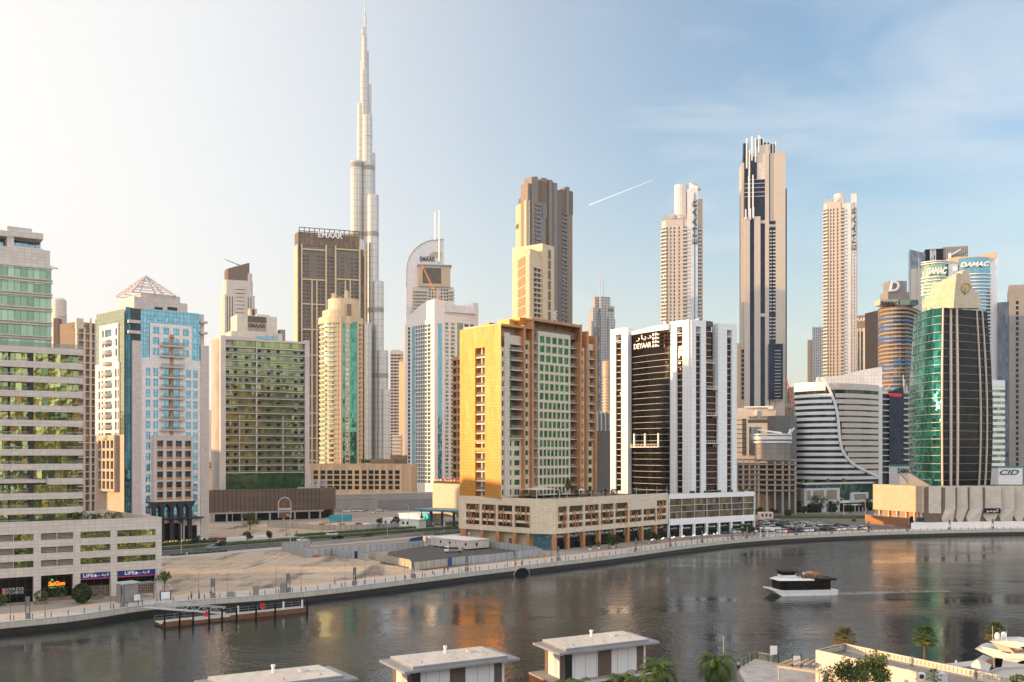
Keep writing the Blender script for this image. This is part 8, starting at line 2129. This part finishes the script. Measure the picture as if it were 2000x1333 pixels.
PM={k:person_meshes(k) for k in ('stand','walk','sit')}
def person(loc,rz,pose,top,leg,label,robe=False):
 t=empty('person',loc,label,'person');t.rotation_euler=(0,0,rz);b,s_,tr,h=PM[pose]
 put('body',b,t,(0,0,0));put('hair',h,t,(0,0,0))
 for nm,me,c in (('shirt',s_,top),('trousers',tr,leg)):
  o=put(nm,me,t,(0,0,0));o.material_slots[0].link='OBJECT';o.material_slots[0].material=CLO[c]
 if robe:o=put('robe',MB().lathe((0,0,0),[(.26,.08),(.22,.6),(.18,1.0),(.19,1.35)],12,sy=.7).mesh('robe',CLO['white']),t,(0,0,0))
def gp0(px,py,z=.01):p=GP(px,py,0);return (p[0],p[1],z)
for px,py,rz,po,a,b,lab in ((365,1089,.3,'walk','white','white','person in white walking on the sidewalk by the sandy plot'),(374,1171,1.2,'stand','grey','black','person in grey at the rail left of the dark pair above the gangway'),(389,1170,2,'stand','black','black','person in black near the rail above the gangway'),(412,1168,.4,'walk','black','grey','person in black beside the third pylon above the gangway'),(654,1142,1.2,'walk','white','grey','person in white strolling along the sandy edge of the promenade'),(694,1137,2.2,'stand','black','black','person in black leaning by the pylon in the middle of the sandy plot'),(845,1123,.8,'stand','white','grey','person in white at the rail left of the couple'),(868,1119,.8,'walk','red','black','person in red walking with a dark dressed companion by the hoarding'),(875,1117,.8,'walk','black','black','taller dark dressed companion of the person in red'),(1020,1102,-2.2,'walk','white','black','jogger in white top beside the culvert pylon'),(1279,1062,.9,'walk','white','black','person in white before the end of the cream podium'),(1351,1059,.8,'walk','blue','black','person in blue before the glazed shops'),(1473,1047,-2,'walk','black','black','runner in black left of the car park'),(1544,1040,.6,'stand','black','black','person in black alone before the front row of cars'),(1579,1038,.6,'walk','black','grey','left one of two dark walkers before the parked cars'),(1586,1037,.6,'walk','grey','black','right one of two dark walkers before the parked cars'),(1728,1031,1,'walk','red','tan','person in red at the right end of the parked cars'),(1811,1030,1,'stand','tan','blue','person in tan by the end of the white hoarding'),(867,1042,1,'stand','white','white','person in white robe on the street near the white cabin'),(560,1049,1.1,'walk','grey','black','left one of two people on the far sidewalk'),(566,1048,1.1,'walk','black','black','right one of two people on the far sidewalk'),(579,1046,1.1,'walk','red','black','third person on the far sidewalk right of the pair'),(190,1169,2.6,'sit','black','black','person in black sitting on a low wall before the blue signs')):
 person(gp0(px,py,.0 if py> 1090 else .13),rz,po,a,b,lab)
# benches
for px,py,lab in ((190,1171,'low brown bench wall under the sitting person'),(36,1182,'low brown bench wall before the dark glass shop')):
 c=GP(px,py);w=W((c[0]-1.1,c[1]-.7),(c[0]+1.1,c[1]+.7));tag(bx(w,0,w.L,0,.5,-.6,.3).build('bench',M['planterm']),lab,'bench')
# ---- ferry boat with its wake
def ferry():
 w=W((64.4,246.2),(81.6,249.0));L=w.L;z=WATER_Z
 t=empty('ferry_boat',(*w.pt(L/2,0,-2.5)[:2],z),'small black and white canal ferry with an upper deck heading left','boat')
 for n in (0,-4.6):
  h=MB();o=[(0,z+1.55),(3.2,z-.4),(L-.3,z-.4),(L,z+.9),(L-.2,z+1.05),(3.5,z+1.15)]
  h.wprism(w,o,n-1.3,n);h.build('hull',M['wht'],t)
 MB().wprism(w,[(.1,z+1.5),(3.4,z+1.1),(L,z+1.0),(L,z+1.3),(3.4,z+1.4),(.1,z+1.8)],-5.9,.12).build('deck',M['wht'],t)
 MB().box(w,2.2,L-1.8,z+1.35,z+3.8,-5.2,-.4).build('cabin',M['black'],t)
 many(t,'window',[bx(w,a,a+2.2,z+2.0,z+3.3,-.4,-.34) for a in (2.6,5.1,7.6,10.1,12.6)],M['g_black'])
 rf=MB();rf.add([w.pt(1.6,z+3.85,-.1),w.pt(L-5,z+3.7,-.1),w.pt(L-5,z+3.7,-5.6),w.pt(1.6,z+3.85,-5.6),w.pt(3.0,z+4.4,-.7),w.pt(L-6,z+4.1,-.4),w.pt(L-6,z+4.1,-5.3),w.pt(3.0,z+4.4,-5)],[(0,1,5,4),(1,2,6,5),(2,3,7,6),(3,0,4,7),(4,5,6,7),(3,2,1,0)]);rf.build('slanted_roof',M['wht'],t)
 bx(w,11.2,L-.3,z+3.72,z+4.1,-5.5,-.05).build('upper_deck',M['black'],t)
 MB().box(w,3.4,6.8,z+4.4,z+5.7,-4.6,-1.2).build('wheelhouse',M['wht'],t);MB().box(w,3.3,6.6,z+5.1,z+5.75,-4.4,-1.1).build('wheelhouse_window',M['g_black'],t);bx(w,3.1,7.1,z+5.75,z+5.95,-4.9,-.9).build('wheelhouse_roof',M['black'],t)
 cn=MB();P=[(10.3,z+4.2),(10.5,z+5.4),(11.6,z+5.7),(13.1,z+5.4),(13.5,z+4.6)]
 for a,b in zip(P,P[1:]):cn.quad(w.pt(*a,-1),w.pt(*b,-1),w.pt(*b,-4),w.pt(*a,-4));cn.quad(w.pt(*a,-4.02),w.pt(*b,-4.02),w.pt(*b,-1.0),w.pt(*a,-1.0)) if False else None
 cn.wprism(w,P,-1.05,-1.0);cn.build('awning',plain('awning_orange',(.50,.20,.07),.7),t)
 MB().box(w,10.2,12.0,z+4.2,z+5.3,-4.8,-4.2).build('white_screen',M['wht'],t)
 rl=MB()
 for k in range(9):a=7.2 +k*1.15;rl.tube(w.pt(a,z+4.1,-.2),w.pt(a,z+5.0,-.2),.03)
 rl.tube(w.pt(7.2,z+5.0,-.2),w.pt(L-.6,z+5.0,-.2),.03);rl.build('railing',M['grey'],t)
 many(t,'mast',[MB().tube(w.pt(a,z+4.1,-2.5),w.pt(a,z+h,-2.5),.05) for a,h in ((7.1,7.2),(8.2,6.8),(12.4,7.4),(L-.5,6.6))],M['grey'])
 for a,h in ((8.2,6.2),(L-.5,6.0)):
  bx(w,a,a+.25,z+h,z+h+.5,-2.53,-2.5).build('flag_red',M['red'],t);bx(w,a+.25,a+.9,z+h,z+h+.25,-2.53,-2.5).build('flag_green',plain('flag_green',(.02,.2,.06),.5),t)
 st=MB();r_=random.Random(2)
 for k in range(12):a=8.5 +r_.random()*5;st.box(w,a,a+.5,z+4.15,z+5.0 +r_.random()*.3,-3.5 +r_.random()*2,-1.2 +r_.random())
 st.build('deck_seat',M['umber'],t)
 many(t,'fender',[MB().tube(w.pt(a,z+.2,.2),w.pt(a,z+1.3,.2),.14,.14,6) for a in (4.2,11.3,15.6)],M['wht'])
 # wake: broken foam lying on the water
 m,tt,p=newmat('foam');oc=obn(tt);f=noise(tt,vsc(tt,oc,(.5,1.6,1)),1.3,6,.7);tr=tt.nodes.new('ShaderNodeBsdfTransparent');mx=tt.nodes.new('ShaderNodeMixShader')
 p.inputs['Base Color'].default_value=(.55,.53,.5,1);tt.links.new(rng(tt,f,.42,.60,0,.9),mx.inputs[0]);tt.links.new(tr.outputs[0],mx.inputs[1]);tt.links.new(p.outputs[0],mx.inputs[2]);tt.links.new(mx.outputs[0],tt.nodes['Material Output'].inputs[0])
 wk=MB()
 for o_,h_ in ((-.6,.45),(-4.9,.35),(-2.7,.9)):
  for k in range(14):
   a0,a1=L+k*2.3,L+(k+1)*2.3;s0=o_-k*.12 *(1 if o_>-2 else -.5);s1=o_-(k+1)*.12 *(1 if o_>-2 else -.5)
   wk.quad(w.pt(a0,z+.015,s0+h_),w.pt(a1,z+.015,s1+h_),w.pt(a1,z+.015,s1-h_),w.pt(a0,z+.015,s0-h_))
 tag(wk.build('wake_foam',m),'pale streaks of foam trailing behind the ferry',kind='stuff')
ferry()
# ---- houseboats
M['hbroof']=panel('houseboat_roof_sheets',(.60,.54,.48),2.0,40,.05,.82,.6,dirt=.35);M['hbwhite']=panel('houseboat_white_panels',(.66,.66,.68),1.9,6,.05,.55,.5,.02,dirt=.03)
M['slat']=panel('timber_slats',(.16,.11,.095),.22,9,.06,.4,.7);M['rustdeck']=panel('rust_brown_hull',(.085,.03,.02),2.4,9,.03,.6,.4)
def houseboat(Lc,Fc,Rc,Tc,label,solid=True):
 """roof corners in plan: left, front, right, top (back)"""
 Lc,Fc,Rc,Tc=map(Vector,(Lc,Fc,Rc,Tc));t=empty('houseboat',(*((Lc+Rc)/2),WATER_Z),label,'houseboat')
 ws=W(Lc,Fc);wl=W(Fc,Rc);zr=5.0;d=wl.d;e=(Tc-Rc).normalized();Sw=(Tc-Rc).length;Ln=wl.L
 def rect(o0,o1,q0,q1):return [Fc+d*o0+e*q0,Fc+d*o1+e*q0,Fc+d*o1+e*q1,Fc+d*o0+e*q1]
 MB().prism(rect(0,Ln,0,Sw),zr-.35,zr-.05).build('eave',plain('eave_grey',(.28,.28,.30),.5,.2),t)
 MB().prism(rect(1.5,Ln-1.6,.7,Sw-.3),zr-.05,zr+.3).build('roof_edge',plain('roof_edge_grey',(.24,.25,.28),.5),t)
 rm=MB().prism(rect(1.55,Ln-1.65,.8,Sw-.4),zr+.3,zr+.34)
 for k in range(1,9):rm.prism(rect(1.55 +(Ln-3.2)*k/9,1.6 +(Ln-3.2)*k/9,.85,Sw-.45),zr+.342,zr+.36)
 rm.prism(rect(1.6 +Ln*.6,2.6 +Ln*.6,Sw*.55,Sw*.55 +1.1),zr+.342,zr+.6)
 rm.build('roof',M['hbroof'],t)
 MB().prism(rect(1.6,Ln-1.7,1.4,Sw-1.3),.6,zr-.35).build('cabin',M['hbwhite'],t)
 fw=W(Fc+d*1.6 +e*1.4,Fc+d*(Ln-1.7)+e*1.4);l=fw.L
 many(t,'timber_screen',[bx(fw,a*l,b*l,.6,zr-.35,-.05,.06) for a,b in ((.40,.565),(.885,.97))],M['slat']);bx(fw,.02,.09 *l,.65,zr-.4,-.05,.05).build('door',M['g_dark'],t)
 bx(fw,-.35,.0,.6,zr-.35,-.6,.1).build('corner_post',M['slat'],t)
 sw=W(Fc+d*1.6 +e*(Sw-1.3),Fc+d*1.6 +e*1.4);bx(sw,-.1,.8,.6,zr-.35,-.05,.08).build('dark_corner',M['umber'],t)
 lad=MB()
 for k in range(9):lad.box(sw,sw.L*.52,sw.L*.52 +.5,.9 +k*.42,.96 +k*.42,.1,.16)
 lad.box(sw,sw.L*.52 -.05,sw.L*.52,.6,zr,.1,.16).box(sw,sw.L*.52 +.5,sw.L*.52 +.55,.6,zr,.1,.16);lad.build('ladder',M['wht'],t)
 MB().prism(rect(-.6,Ln-.2,-.4,Sw+.2),.35,.6).build('deck',plain('deck_boards',(.30,.25,.21),.7),t);MB().prism(rect(-.55,Ln-.2,-.35,Sw+.1),WATER_Z-.5,.35).build('hull',M['rustdeck'],t)
 MB().box(W(Fc+d*-.6 +e*-.4,Fc+d*(Ln-.2)+e*-.4),0,Ln+.4,.3,.62,0,.08).build('deck_edge',M['lgrey'],t)
 v=Fc+d*Ln*.52 +e*Sw*.75;MB().tube((*v,zr+.3),(*v,zr+1.1),.2,.2,8).tube((*v,zr+1.1),(*v,zr+1.35),.28,.28,8).build('roof_vent',M['wht'],t)
 v=Fc+d*Ln*.38 +e*Sw*.6;MB().tube((*v,zr+.3),(*v,zr+1.1),.04).tube((*v,zr+.9),(v.x+.4,v.y,zr+.9),.03).build('aerial',M['lgrey'],t)
 many(t,'roof_outlet',[MB().lathe((*(Fc+d*Ln*f+e*Sw*g),0),[(.16,zr+.34),(.12,zr+.5)],8) for f,g in ((.2,.25),(.5,.25),(.78,.3))],M['terracotta'])
 return t
houseboat((3.05,148),(6.67,140),(22.1,149),(18.5,157),'right houseboat, white cabin on a rust hull fully in view')
houseboat((-17.9,135.7),(-13.8,128),(1.1,136.8),(-3.2,144.4),'middle houseboat, its white cabin cut by the bottom of the photo')
houseboat((-38.4,123.5),(-34.3,116),(-19.2,124.6),(-24.2,131.8),'left houseboat, only its pale flat roof in view')
# ---- near bank: deck, white terrace house, trees
M['deckpav']=panel('deck_paving',(.50,.43,.38),1.6,.5,.02,.75,.8,.22)
dk=[(33.2,139),GP(1440,1306)[:2],GP(1476,1287)[:2],GP(1530,1297)[:2],GP(1600,1308)[:2],(60,140),(66,120),(66,96),(22,96)]
struct('near_bank',MB().prism(dk,-5.5,.0),M['deckpav'])
struct('near_quay',MB().prism([(66.01,96),(66.01,120),(61,142),(95,158),(130,158),(130,96)],-5.4,-1.2),M['concrete'])
def glass_rail(pts,label):
 P=[GP(a,b)[:2] for a,b in pts];t=empty('glass_railing',(*P[0],0),label,'railing');MB().strip(P,.1,1.15,-.02,.02).build('glass',M['g_rail'],t);MB().strip(P,1.15,1.22,-.04,.04).build('top_rail',M['grey'],t);f,L_=along(P);E=[];s=.2
 while s< L_:x,y,a=f(s);E.append(MB().abox(x-.09,x+.09,y-.05,y+.05,0,1.3));s +=2.0
 many(t,'post',E,M['dark'])
glass_rail([(1444,1306),(1475,1288)],'short glass railing on the left edge of the paved deck');glass_rail([(1478,1288),(1530,1298),(1556,1304)],'glass railing with dark posts along the right edge of the paved deck')
for px,py,z,lab in ((1511,1290,1.4,'white notice board on a post at the deck railing'),(1556,1303,.8,'white framed notice board near the terrace house')):
 c=GP(px,py+6);t=empty('notice_board',(c[0],c[1],0),lab,'sign');MB().abox(-.55,.55,-.04,.04,z,z+1.35).build('board',M['wht'],None).parent=t
 (MB().tube((0,.06,0),(0,.06,z+.3),.05) if z> 1 else MB().abox(-.75,-.6,-.06,.06,0,2.4).abox(.6,.75,-.06,.06,0,2.4)).build('post',M['dark'],None).parent=t
person(GP(1442,1312,.0),2.2,'stand','white','black','person in white top leaning at the left deck railing')
def terrace_house():
 A,B=Vector((43.4,142.3)),Vector((59.8,114.5));fw=W(A,B);C=Vector((49.0,147.0));zr=5.0
 t=empty('terrace_house',(*A,0),'white flat roofed house with a railed roof terrace at the lower right','house')
 bk=[A,B,B+(C-A),C]
 MB().prism(inset(bk,.25),0,zr-1.2).build('core_wall',M['wht'],t)
 pl=plain('cream_render',(.62,.56,.47),.8,var=.05,scale=.6)
 sl=W(C,A);far=W(bk[2],C)
 MB().box(fw,0,fw.u(1790),0,zr,-.25,0).box(fw,fw.u(1790),fw.L,0,zr-.9,-.25,0).box(sl,0,sl.L,0,zr,-.25,0).build('wall',pl,t)
 MB().prism(inset(bk,.3),zr-1.2,zr-1.15).build('terrace_floor',plain('terrace_grey',(.26,.22,.19),.8),t)
 # back parapet: two solid rails with a pierced row between
 rr=W(C,bk[2]);rr2=W(A-sl.n*.3,C-sl.n*.3)
 def pierced(w,nm,L_,n0,n1):
  mb=MB().box(w,0,L_,zr-1.15,zr-.75,n0,n1).box(w,0,L_,zr-.18,zr,n0,n1).box(w,0,L_,zr-.52,zr-.46,n0,n1)
  k=0
  while k< L_:mb.box(w,k,min(L_,k+.12),zr-.75,zr-.18,n0,n1);k +=.62
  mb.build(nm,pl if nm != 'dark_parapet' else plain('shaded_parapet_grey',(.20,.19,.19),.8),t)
 pierced(rr,'pierced_parapet',rr.L,-.22,.0);MB().box(rr,0,rr.L,zr-.75,zr-.2,-.16,-.12).build('parapet_screen',plain('parapet_pale_screen',(.60,.52,.42),.7),t)
 pierced(rr2,'dark_parapet',rr2.L,-.12,.0)
 many(t,'parapet_post',[bx(rr,rr.L*f,rr.L*f+.3,zr-1.15,zr+.1,-.3,.1) for f in (.0,.36,.66,.93)],M['grey'])
 # left porch with pergola beams
 pg=MB()
 for k in range(5):q=A+Vector((-5.6,-1.0))+Vector((1.2,0))*k;pg.hexa([(q.x,q.y,3.0),(q.x+.25,q.y,3.0),(q.x+3.0,q.y+3.4,3.0),(q.x+2.75,q.y+3.4,3.0)],[(q.x,q.y,3.25),(q.x+.25,q.y,3.25),(q.x+3.0,q.y+3.4,3.25),(q.x+2.75,q.y+3.4,3.25)])
 q0=A+Vector((-5.8,-1.2));pg.hexa([(q0.x,q0.y,2.7),(q0.x+12,q0.y-9.5,2.7),(q0.x+12.3,q0.y-9.2,2.7),(q0.x+.3,q0.y+.3,2.7)],[(q0.x,q0.y,3.0),(q0.x+12,q0.y-9.5,3.0),(q0.x+12.3,q0.y-9.2,3.0),(q0.x+.3,q0.y+.3,3.0)])
 pg.tube((q0.x+.2,q0.y,0),(q0.x+.2,q0.y,2.7),.1).tube((q0.x+6,q0.y-4.7,0),(q0.x+6,q0.y-4.7,2.7),.1)
 pg.build('pergola',plain('pergola_timber',(.50,.38,.26),.7),t)
 for i,f in enumerate((.30,.37,.44,.51)):
  c=fw.pt(fw.L*f,0,-1.3);a=empty('air_conditioner',(c[0],c[1],zr-1.15),('first','second','third','last')[i]+' from the left of four air conditioner units on the house terrace','air conditioner','air conditioners on the house terrace')
  MB().abox(-.45,.45,-.3,.3,0,.85).build('case',M['wht'],None).parent=a;MB().tube((.0,-.31,.42),(0,-.34,.42),.3,.3,12).build('fan_grille',M['dark'],None).parent=a
 c=fw.pt(fw.L*.6,0,-1.4);tag(MB().abox(c[0]-.6,c[0]+.6,c[1]-.5,c[1]+.5,zr-1.15,zr+.2).lathe((c[0],c[1],0),[(.6,zr+.2),(.35,zr+.45)],10).build('water_tank',M['lgrey']),'grey water tank right of the air conditioners on the terrace','tank')
terrace_house()
for px,py,h,lab in ((1613,1345,4.9,'tall slim grey banner pillar before the terrace house'),(1511,1348,1.9,'low grey banner pillar at the bottom of the deck')):
 c=XY(px,128);t=empty('banner_pillar',(*c,0),lab,'pillar');MB().abox(-.28,.28,-.28,.28,0,h).build('pillar',plain('banner_grey',(.30,.30,.33),.5),None).parent=t
tree('garden_tree',(*XY(1655,125),0),'dark leafy tree before the white wall of the terrace house',seed=201,h=7.6,rad=2.9,nleaf=2200,ls=.17,clumps=14,trunk=.12,mat='leafdark')
tree('garden_tree',(*XY(1713,122),0),'bright green leafy tree before the terrace house, right of the darker one',seed=202,h=8.6,rad=2.9,nleaf=2600,ls=.17,clumps=14,trunk=.12)
for i,(px,Yy,ytop,fl,lab,n) in enumerate(((1400,120,1301,3.5,'big date palm left of the paved deck',44),(1285,118,1316,3.4,'date palm before the right houseboat',44),(1213,112,1336,2.8,'date palm crown at the bottom before the houseboat hull',36),(1255,108,1345,2.8,'second date palm crown at the bottom before the houseboat hull',36),(1105,110,1347,2.4,'date palm tip at the bottom left of the right houseboat',30),(1130,112,1345,2.4,'date palm tip at the bottom middle of the right houseboat',30))):
 z=ZAT(ytop,Yy);palm('date_palm',(*XY(px,Yy),-1.0),lab,seed=210 +i,h=z+1.0,fl=fl,n=n,trunk=.2,dry=0)
for i,(px,Yy,yt,lab) in enumerate(((1650,155,1248,'fan palm with orange dead fronds behind the terrace house corner'),(1806,150,1245,'slender fan palm standing over the terrace railing'),(1946,165,1236,'yellowish fan palm behind the yacht domes'))):
 z=ZAT(yt,Yy);palm('fan_palm',(*XY(px,Yy),-2.3),lab,seed=220 +i,h=z+2.3,fl=2.15,n=60,fan=True,trunk=.22,dry=(.75,.12,.3)[i])
for i,(px,Yy,yt,lab) in enumerate(((1027,112,1322,'brown dried palm top between the two houseboats'),(903,110,1318,'small brown dried palm top before the middle houseboat'),(1187,110,1300,'thin brown dried flower stalk before the right houseboat'))):
 z=ZAT(yt,Yy);r_=random.Random(230 +i);t=empty('dried_palm',(*XY(px,Yy),-1),lab,'palm tree');MB().tube((0,0,0),(0,0,z+.8),.1,.09,7).build('trunk',M['bark'],t);D=MB()
 for k in range(90 if i< 2 else 60):
  c=Vector((r_.gauss(0,.28 if i< 2 else .12),r_.gauss(0,.28 if i< 2 else .12),z+.9 -r_.random()*(1.1 if i< 2 else 2.4)));D.tube(c,c+Vector((r_.gauss(0,.2),r_.gauss(0,.2),-.35)),.03,.01,3)
 D.build('dry_fronds',M['dryfrond'],t);t.location=(*XY(px,Yy),-1)
palm('fan_palm',(*XY(1824,118),0),'small palm tip before the white wall under the terrace',seed=240,h=ZAT(1322,118),fl=1.1,n=24,fan=True,trunk=.1,dry=0)
bush('shrub',(*XY(1990,119),ZAT(1338,119)),'leafy shrub top at the lower right corner',seed=241,rad=1.0,h=1.2,nleaf=220)
t=empty('post_lamp',(*XY(1413,134),0),'thin pole with a small white lamp head over the big date palm','street lamp');MB().tube((0,0,0),(0,0,ZAT(1243,134)),.04,.03,6).build('pole',M['lgrey'],None).parent=t;MB().abox(-.9,.1,-.15,.15,4.9,5.15).build('lamp_head',M['wht'],None).parent=t
# ---- yacht
def yacht():
 w=W(XY(1893,150),XY(2085,142));X,V=w.us,w.v;U=w.u;z=WATER_Z
 t=empty('motor_yacht',(*w.A,z),'white motor yacht with twin radar domes moored at the right edge','yacht');B=5.2
 gel=plain('yacht_gelcoat',(.70,.66,.60),.25,var=.02);gl2=plain('yacht_shade_cream',(.58,.48,.36),.4,var=.03)
 def vv(y):return ZAT(y,148)
 MB().wprism(w,[(U(1897),z-.4),(w.L,z-.4),(w.L,vv(1287)),(U(1975),vv(1296)),(U(1943),vv(1306)),(U(1930),vv(1313)),(U(1897),vv(1314))],-B,0).build('hull',gel,t)
 MB().wprism(w,[(U(1932),vv(1312)),(U(1955),vv(1302)),(w.L,vv(1280)),(w.L,vv(1283)),(U(1956),vv(1305)),(U(1936),vv(1316))],-.02,.12).build('rub_rail',M['lgrey'],t)
 MB().wprism(w,[(U(1955),vv(1302)),(U(1958),vv(1283)),(U(1985),vv(1281)),(w.L,vv(1268)),(w.L,vv(1292)),(U(1975),vv(1298))],-B+.5,-.5).build('cabin',gel,t)
 bx(w,U(1940),U(1962),vv(1304),vv(1286),-B+1,-.9).build('saloon_door',M['g_black'],t)
 MB().wprism(w,[(U(1985),vv(1290)),(U(1996),vv(1285)),(w.L,vv(1279)),(w.L,vv(1284)),(U(1990),vv(1292))],-.52,-.46).build('cabin_window',M['g_black'],t)
 MB().wprism(w,[(U(1903),vv(1272)),(U(1913),vv(1268.5)),(U(1972),vv(1274)),(w.L,vv(1262)),(w.L,vv(1274)),(U(1955),vv(1285)),(U(1938),vv(1284))],-B+.2,-.1).build('flybridge',gel,t)
 MB().wprism(w,[(U(1913),vv(1269)),(U(1914),vv(1266)),(U(1955),vv(1270)),(U(1955),vv(1273))],-.4,-.3).build('flybridge_coaming',gel,t)
 MB().wprism(w,[(U(1932),vv(1255)),(U(1978),vv(1249)),(w.L,vv(1258)),(w.L,vv(1263)),(U(1972),vv(1262))],-B+.4,-.3).build('hardtop',gel,t)
 for n in (-.6,-B+.9):MB().wprism(w,[(U(1934),vv(1256)),(U(1968),vv(1262)),(U(1986),vv(1279)),(U(1970),vv(1279)),(U(1950),vv(1270))],n-.25,n).build('arch',gl2,t)
 bx(w,U(1959),U(1972),vv(1279),vv(1272),-2.5,-.45).build('helm_opening',M['black'],t)
 MB().wprism(w,[(U(1991),vv(1260)),(U(2003),vv(1256)),(w.L,vv(1258)),(w.L,vv(1266)),(U(2003),vv(1264))],-.32,-.26).build('hardtop_window',M['g_black'],t)
 for px,n in ((1943,-1.6),(1952.5,-2.8)):
  c=w.pt(U(px),0,n);k=MB().lathe((c[0],c[1],0),[(.25,vv(1252)),(.36,vv(1249)),(.38,vv(1245)),(.3,vv(1240)),(.06,vv(1238))],14);k.build('radar_dome',M['wht'],t,True)
 many(t,'aerial',[MB().tube(w.pt(U(a),vv(1253),-1),w.pt(U(a),vv(b),-1),.03,.02,5) for a,b in ((1935.5,1225),(1963,1232))],M['wht'])
 MB().wprism(w,[(U(1896),vv(1303)),(U(1905),vv(1293)),(U(1935),vv(1301)),(U(1930),vv(1313)),(U(1896),vv(1309))],-B+.3,-.2).build('stern_cover',M['wht'],t)
 bx(w,U(1922),U(1940),vv(1299),vv(1296),-3.5,-1).build('teak_table',M['terracotta'],t)
 MB().box(w,U(1886),U(1900),z+.3,z+.6,-B+.4,-.4).build('swim_platform',gel,t)
 bx(w,U(1937),U(1941),vv(1306),vv(1284),-B+1.0,-.7).build('deck_pillar',gl2,t)
yacht()
w=W(XY(1835,158),XY(1930,162));t=empty('mooring_dock',(*w.A,WATER_Z),'grey floating dock left of the moored yacht','dock');bx(w,0,w.L,WATER_Z-.3,-1.3,-3.0,0).build('pontoon',M['concrete'],t);bx(w,0,w.L,-1.3,-1.2,-2.9,-.1).build('deck',M['paving'],t);many(t,'cleat',[bx(w,w.L*f,w.L*f+.3,-1.2,-.8,-2.8,-2.6) for f in (.15,.6)],M['lgrey'])
# ---- aircraft trail high behind the city, above the haze
D_=6000.0;a=Vector((*XY(1150,D_),ZAT(401,D_)));b=Vector((*XY(1275,D_),ZAT(352,D_)));n=14;mb=MB()
for k in range(n):mb.tube(a.lerp(b,k/n),a.lerp(b,(k+1)/n),4.2 -2.8 *k/n,4.2 -2.8 *(k+1)/n,8,False)
m,tt,p=newmat('vapour');p.inputs['Base Color'].default_value=(.95,.95,.95,1);tr=tt.nodes.new('ShaderNodeBsdfTransparent');mx=tt.nodes.new('ShaderNodeMixShader');mx.inputs[0].default_value=.26;tt.links.new(tr.outputs[0],mx.inputs[1]);tt.links.new(p.outputs[0],mx.inputs[2]);tt.links.new(mx.outputs[0],tt.nodes['Material Output'].inputs[0])
tag(mb.build('vapour_trail',m),'thin white aircraft vapour trail in the sky right of the brown tower','vapour trail')
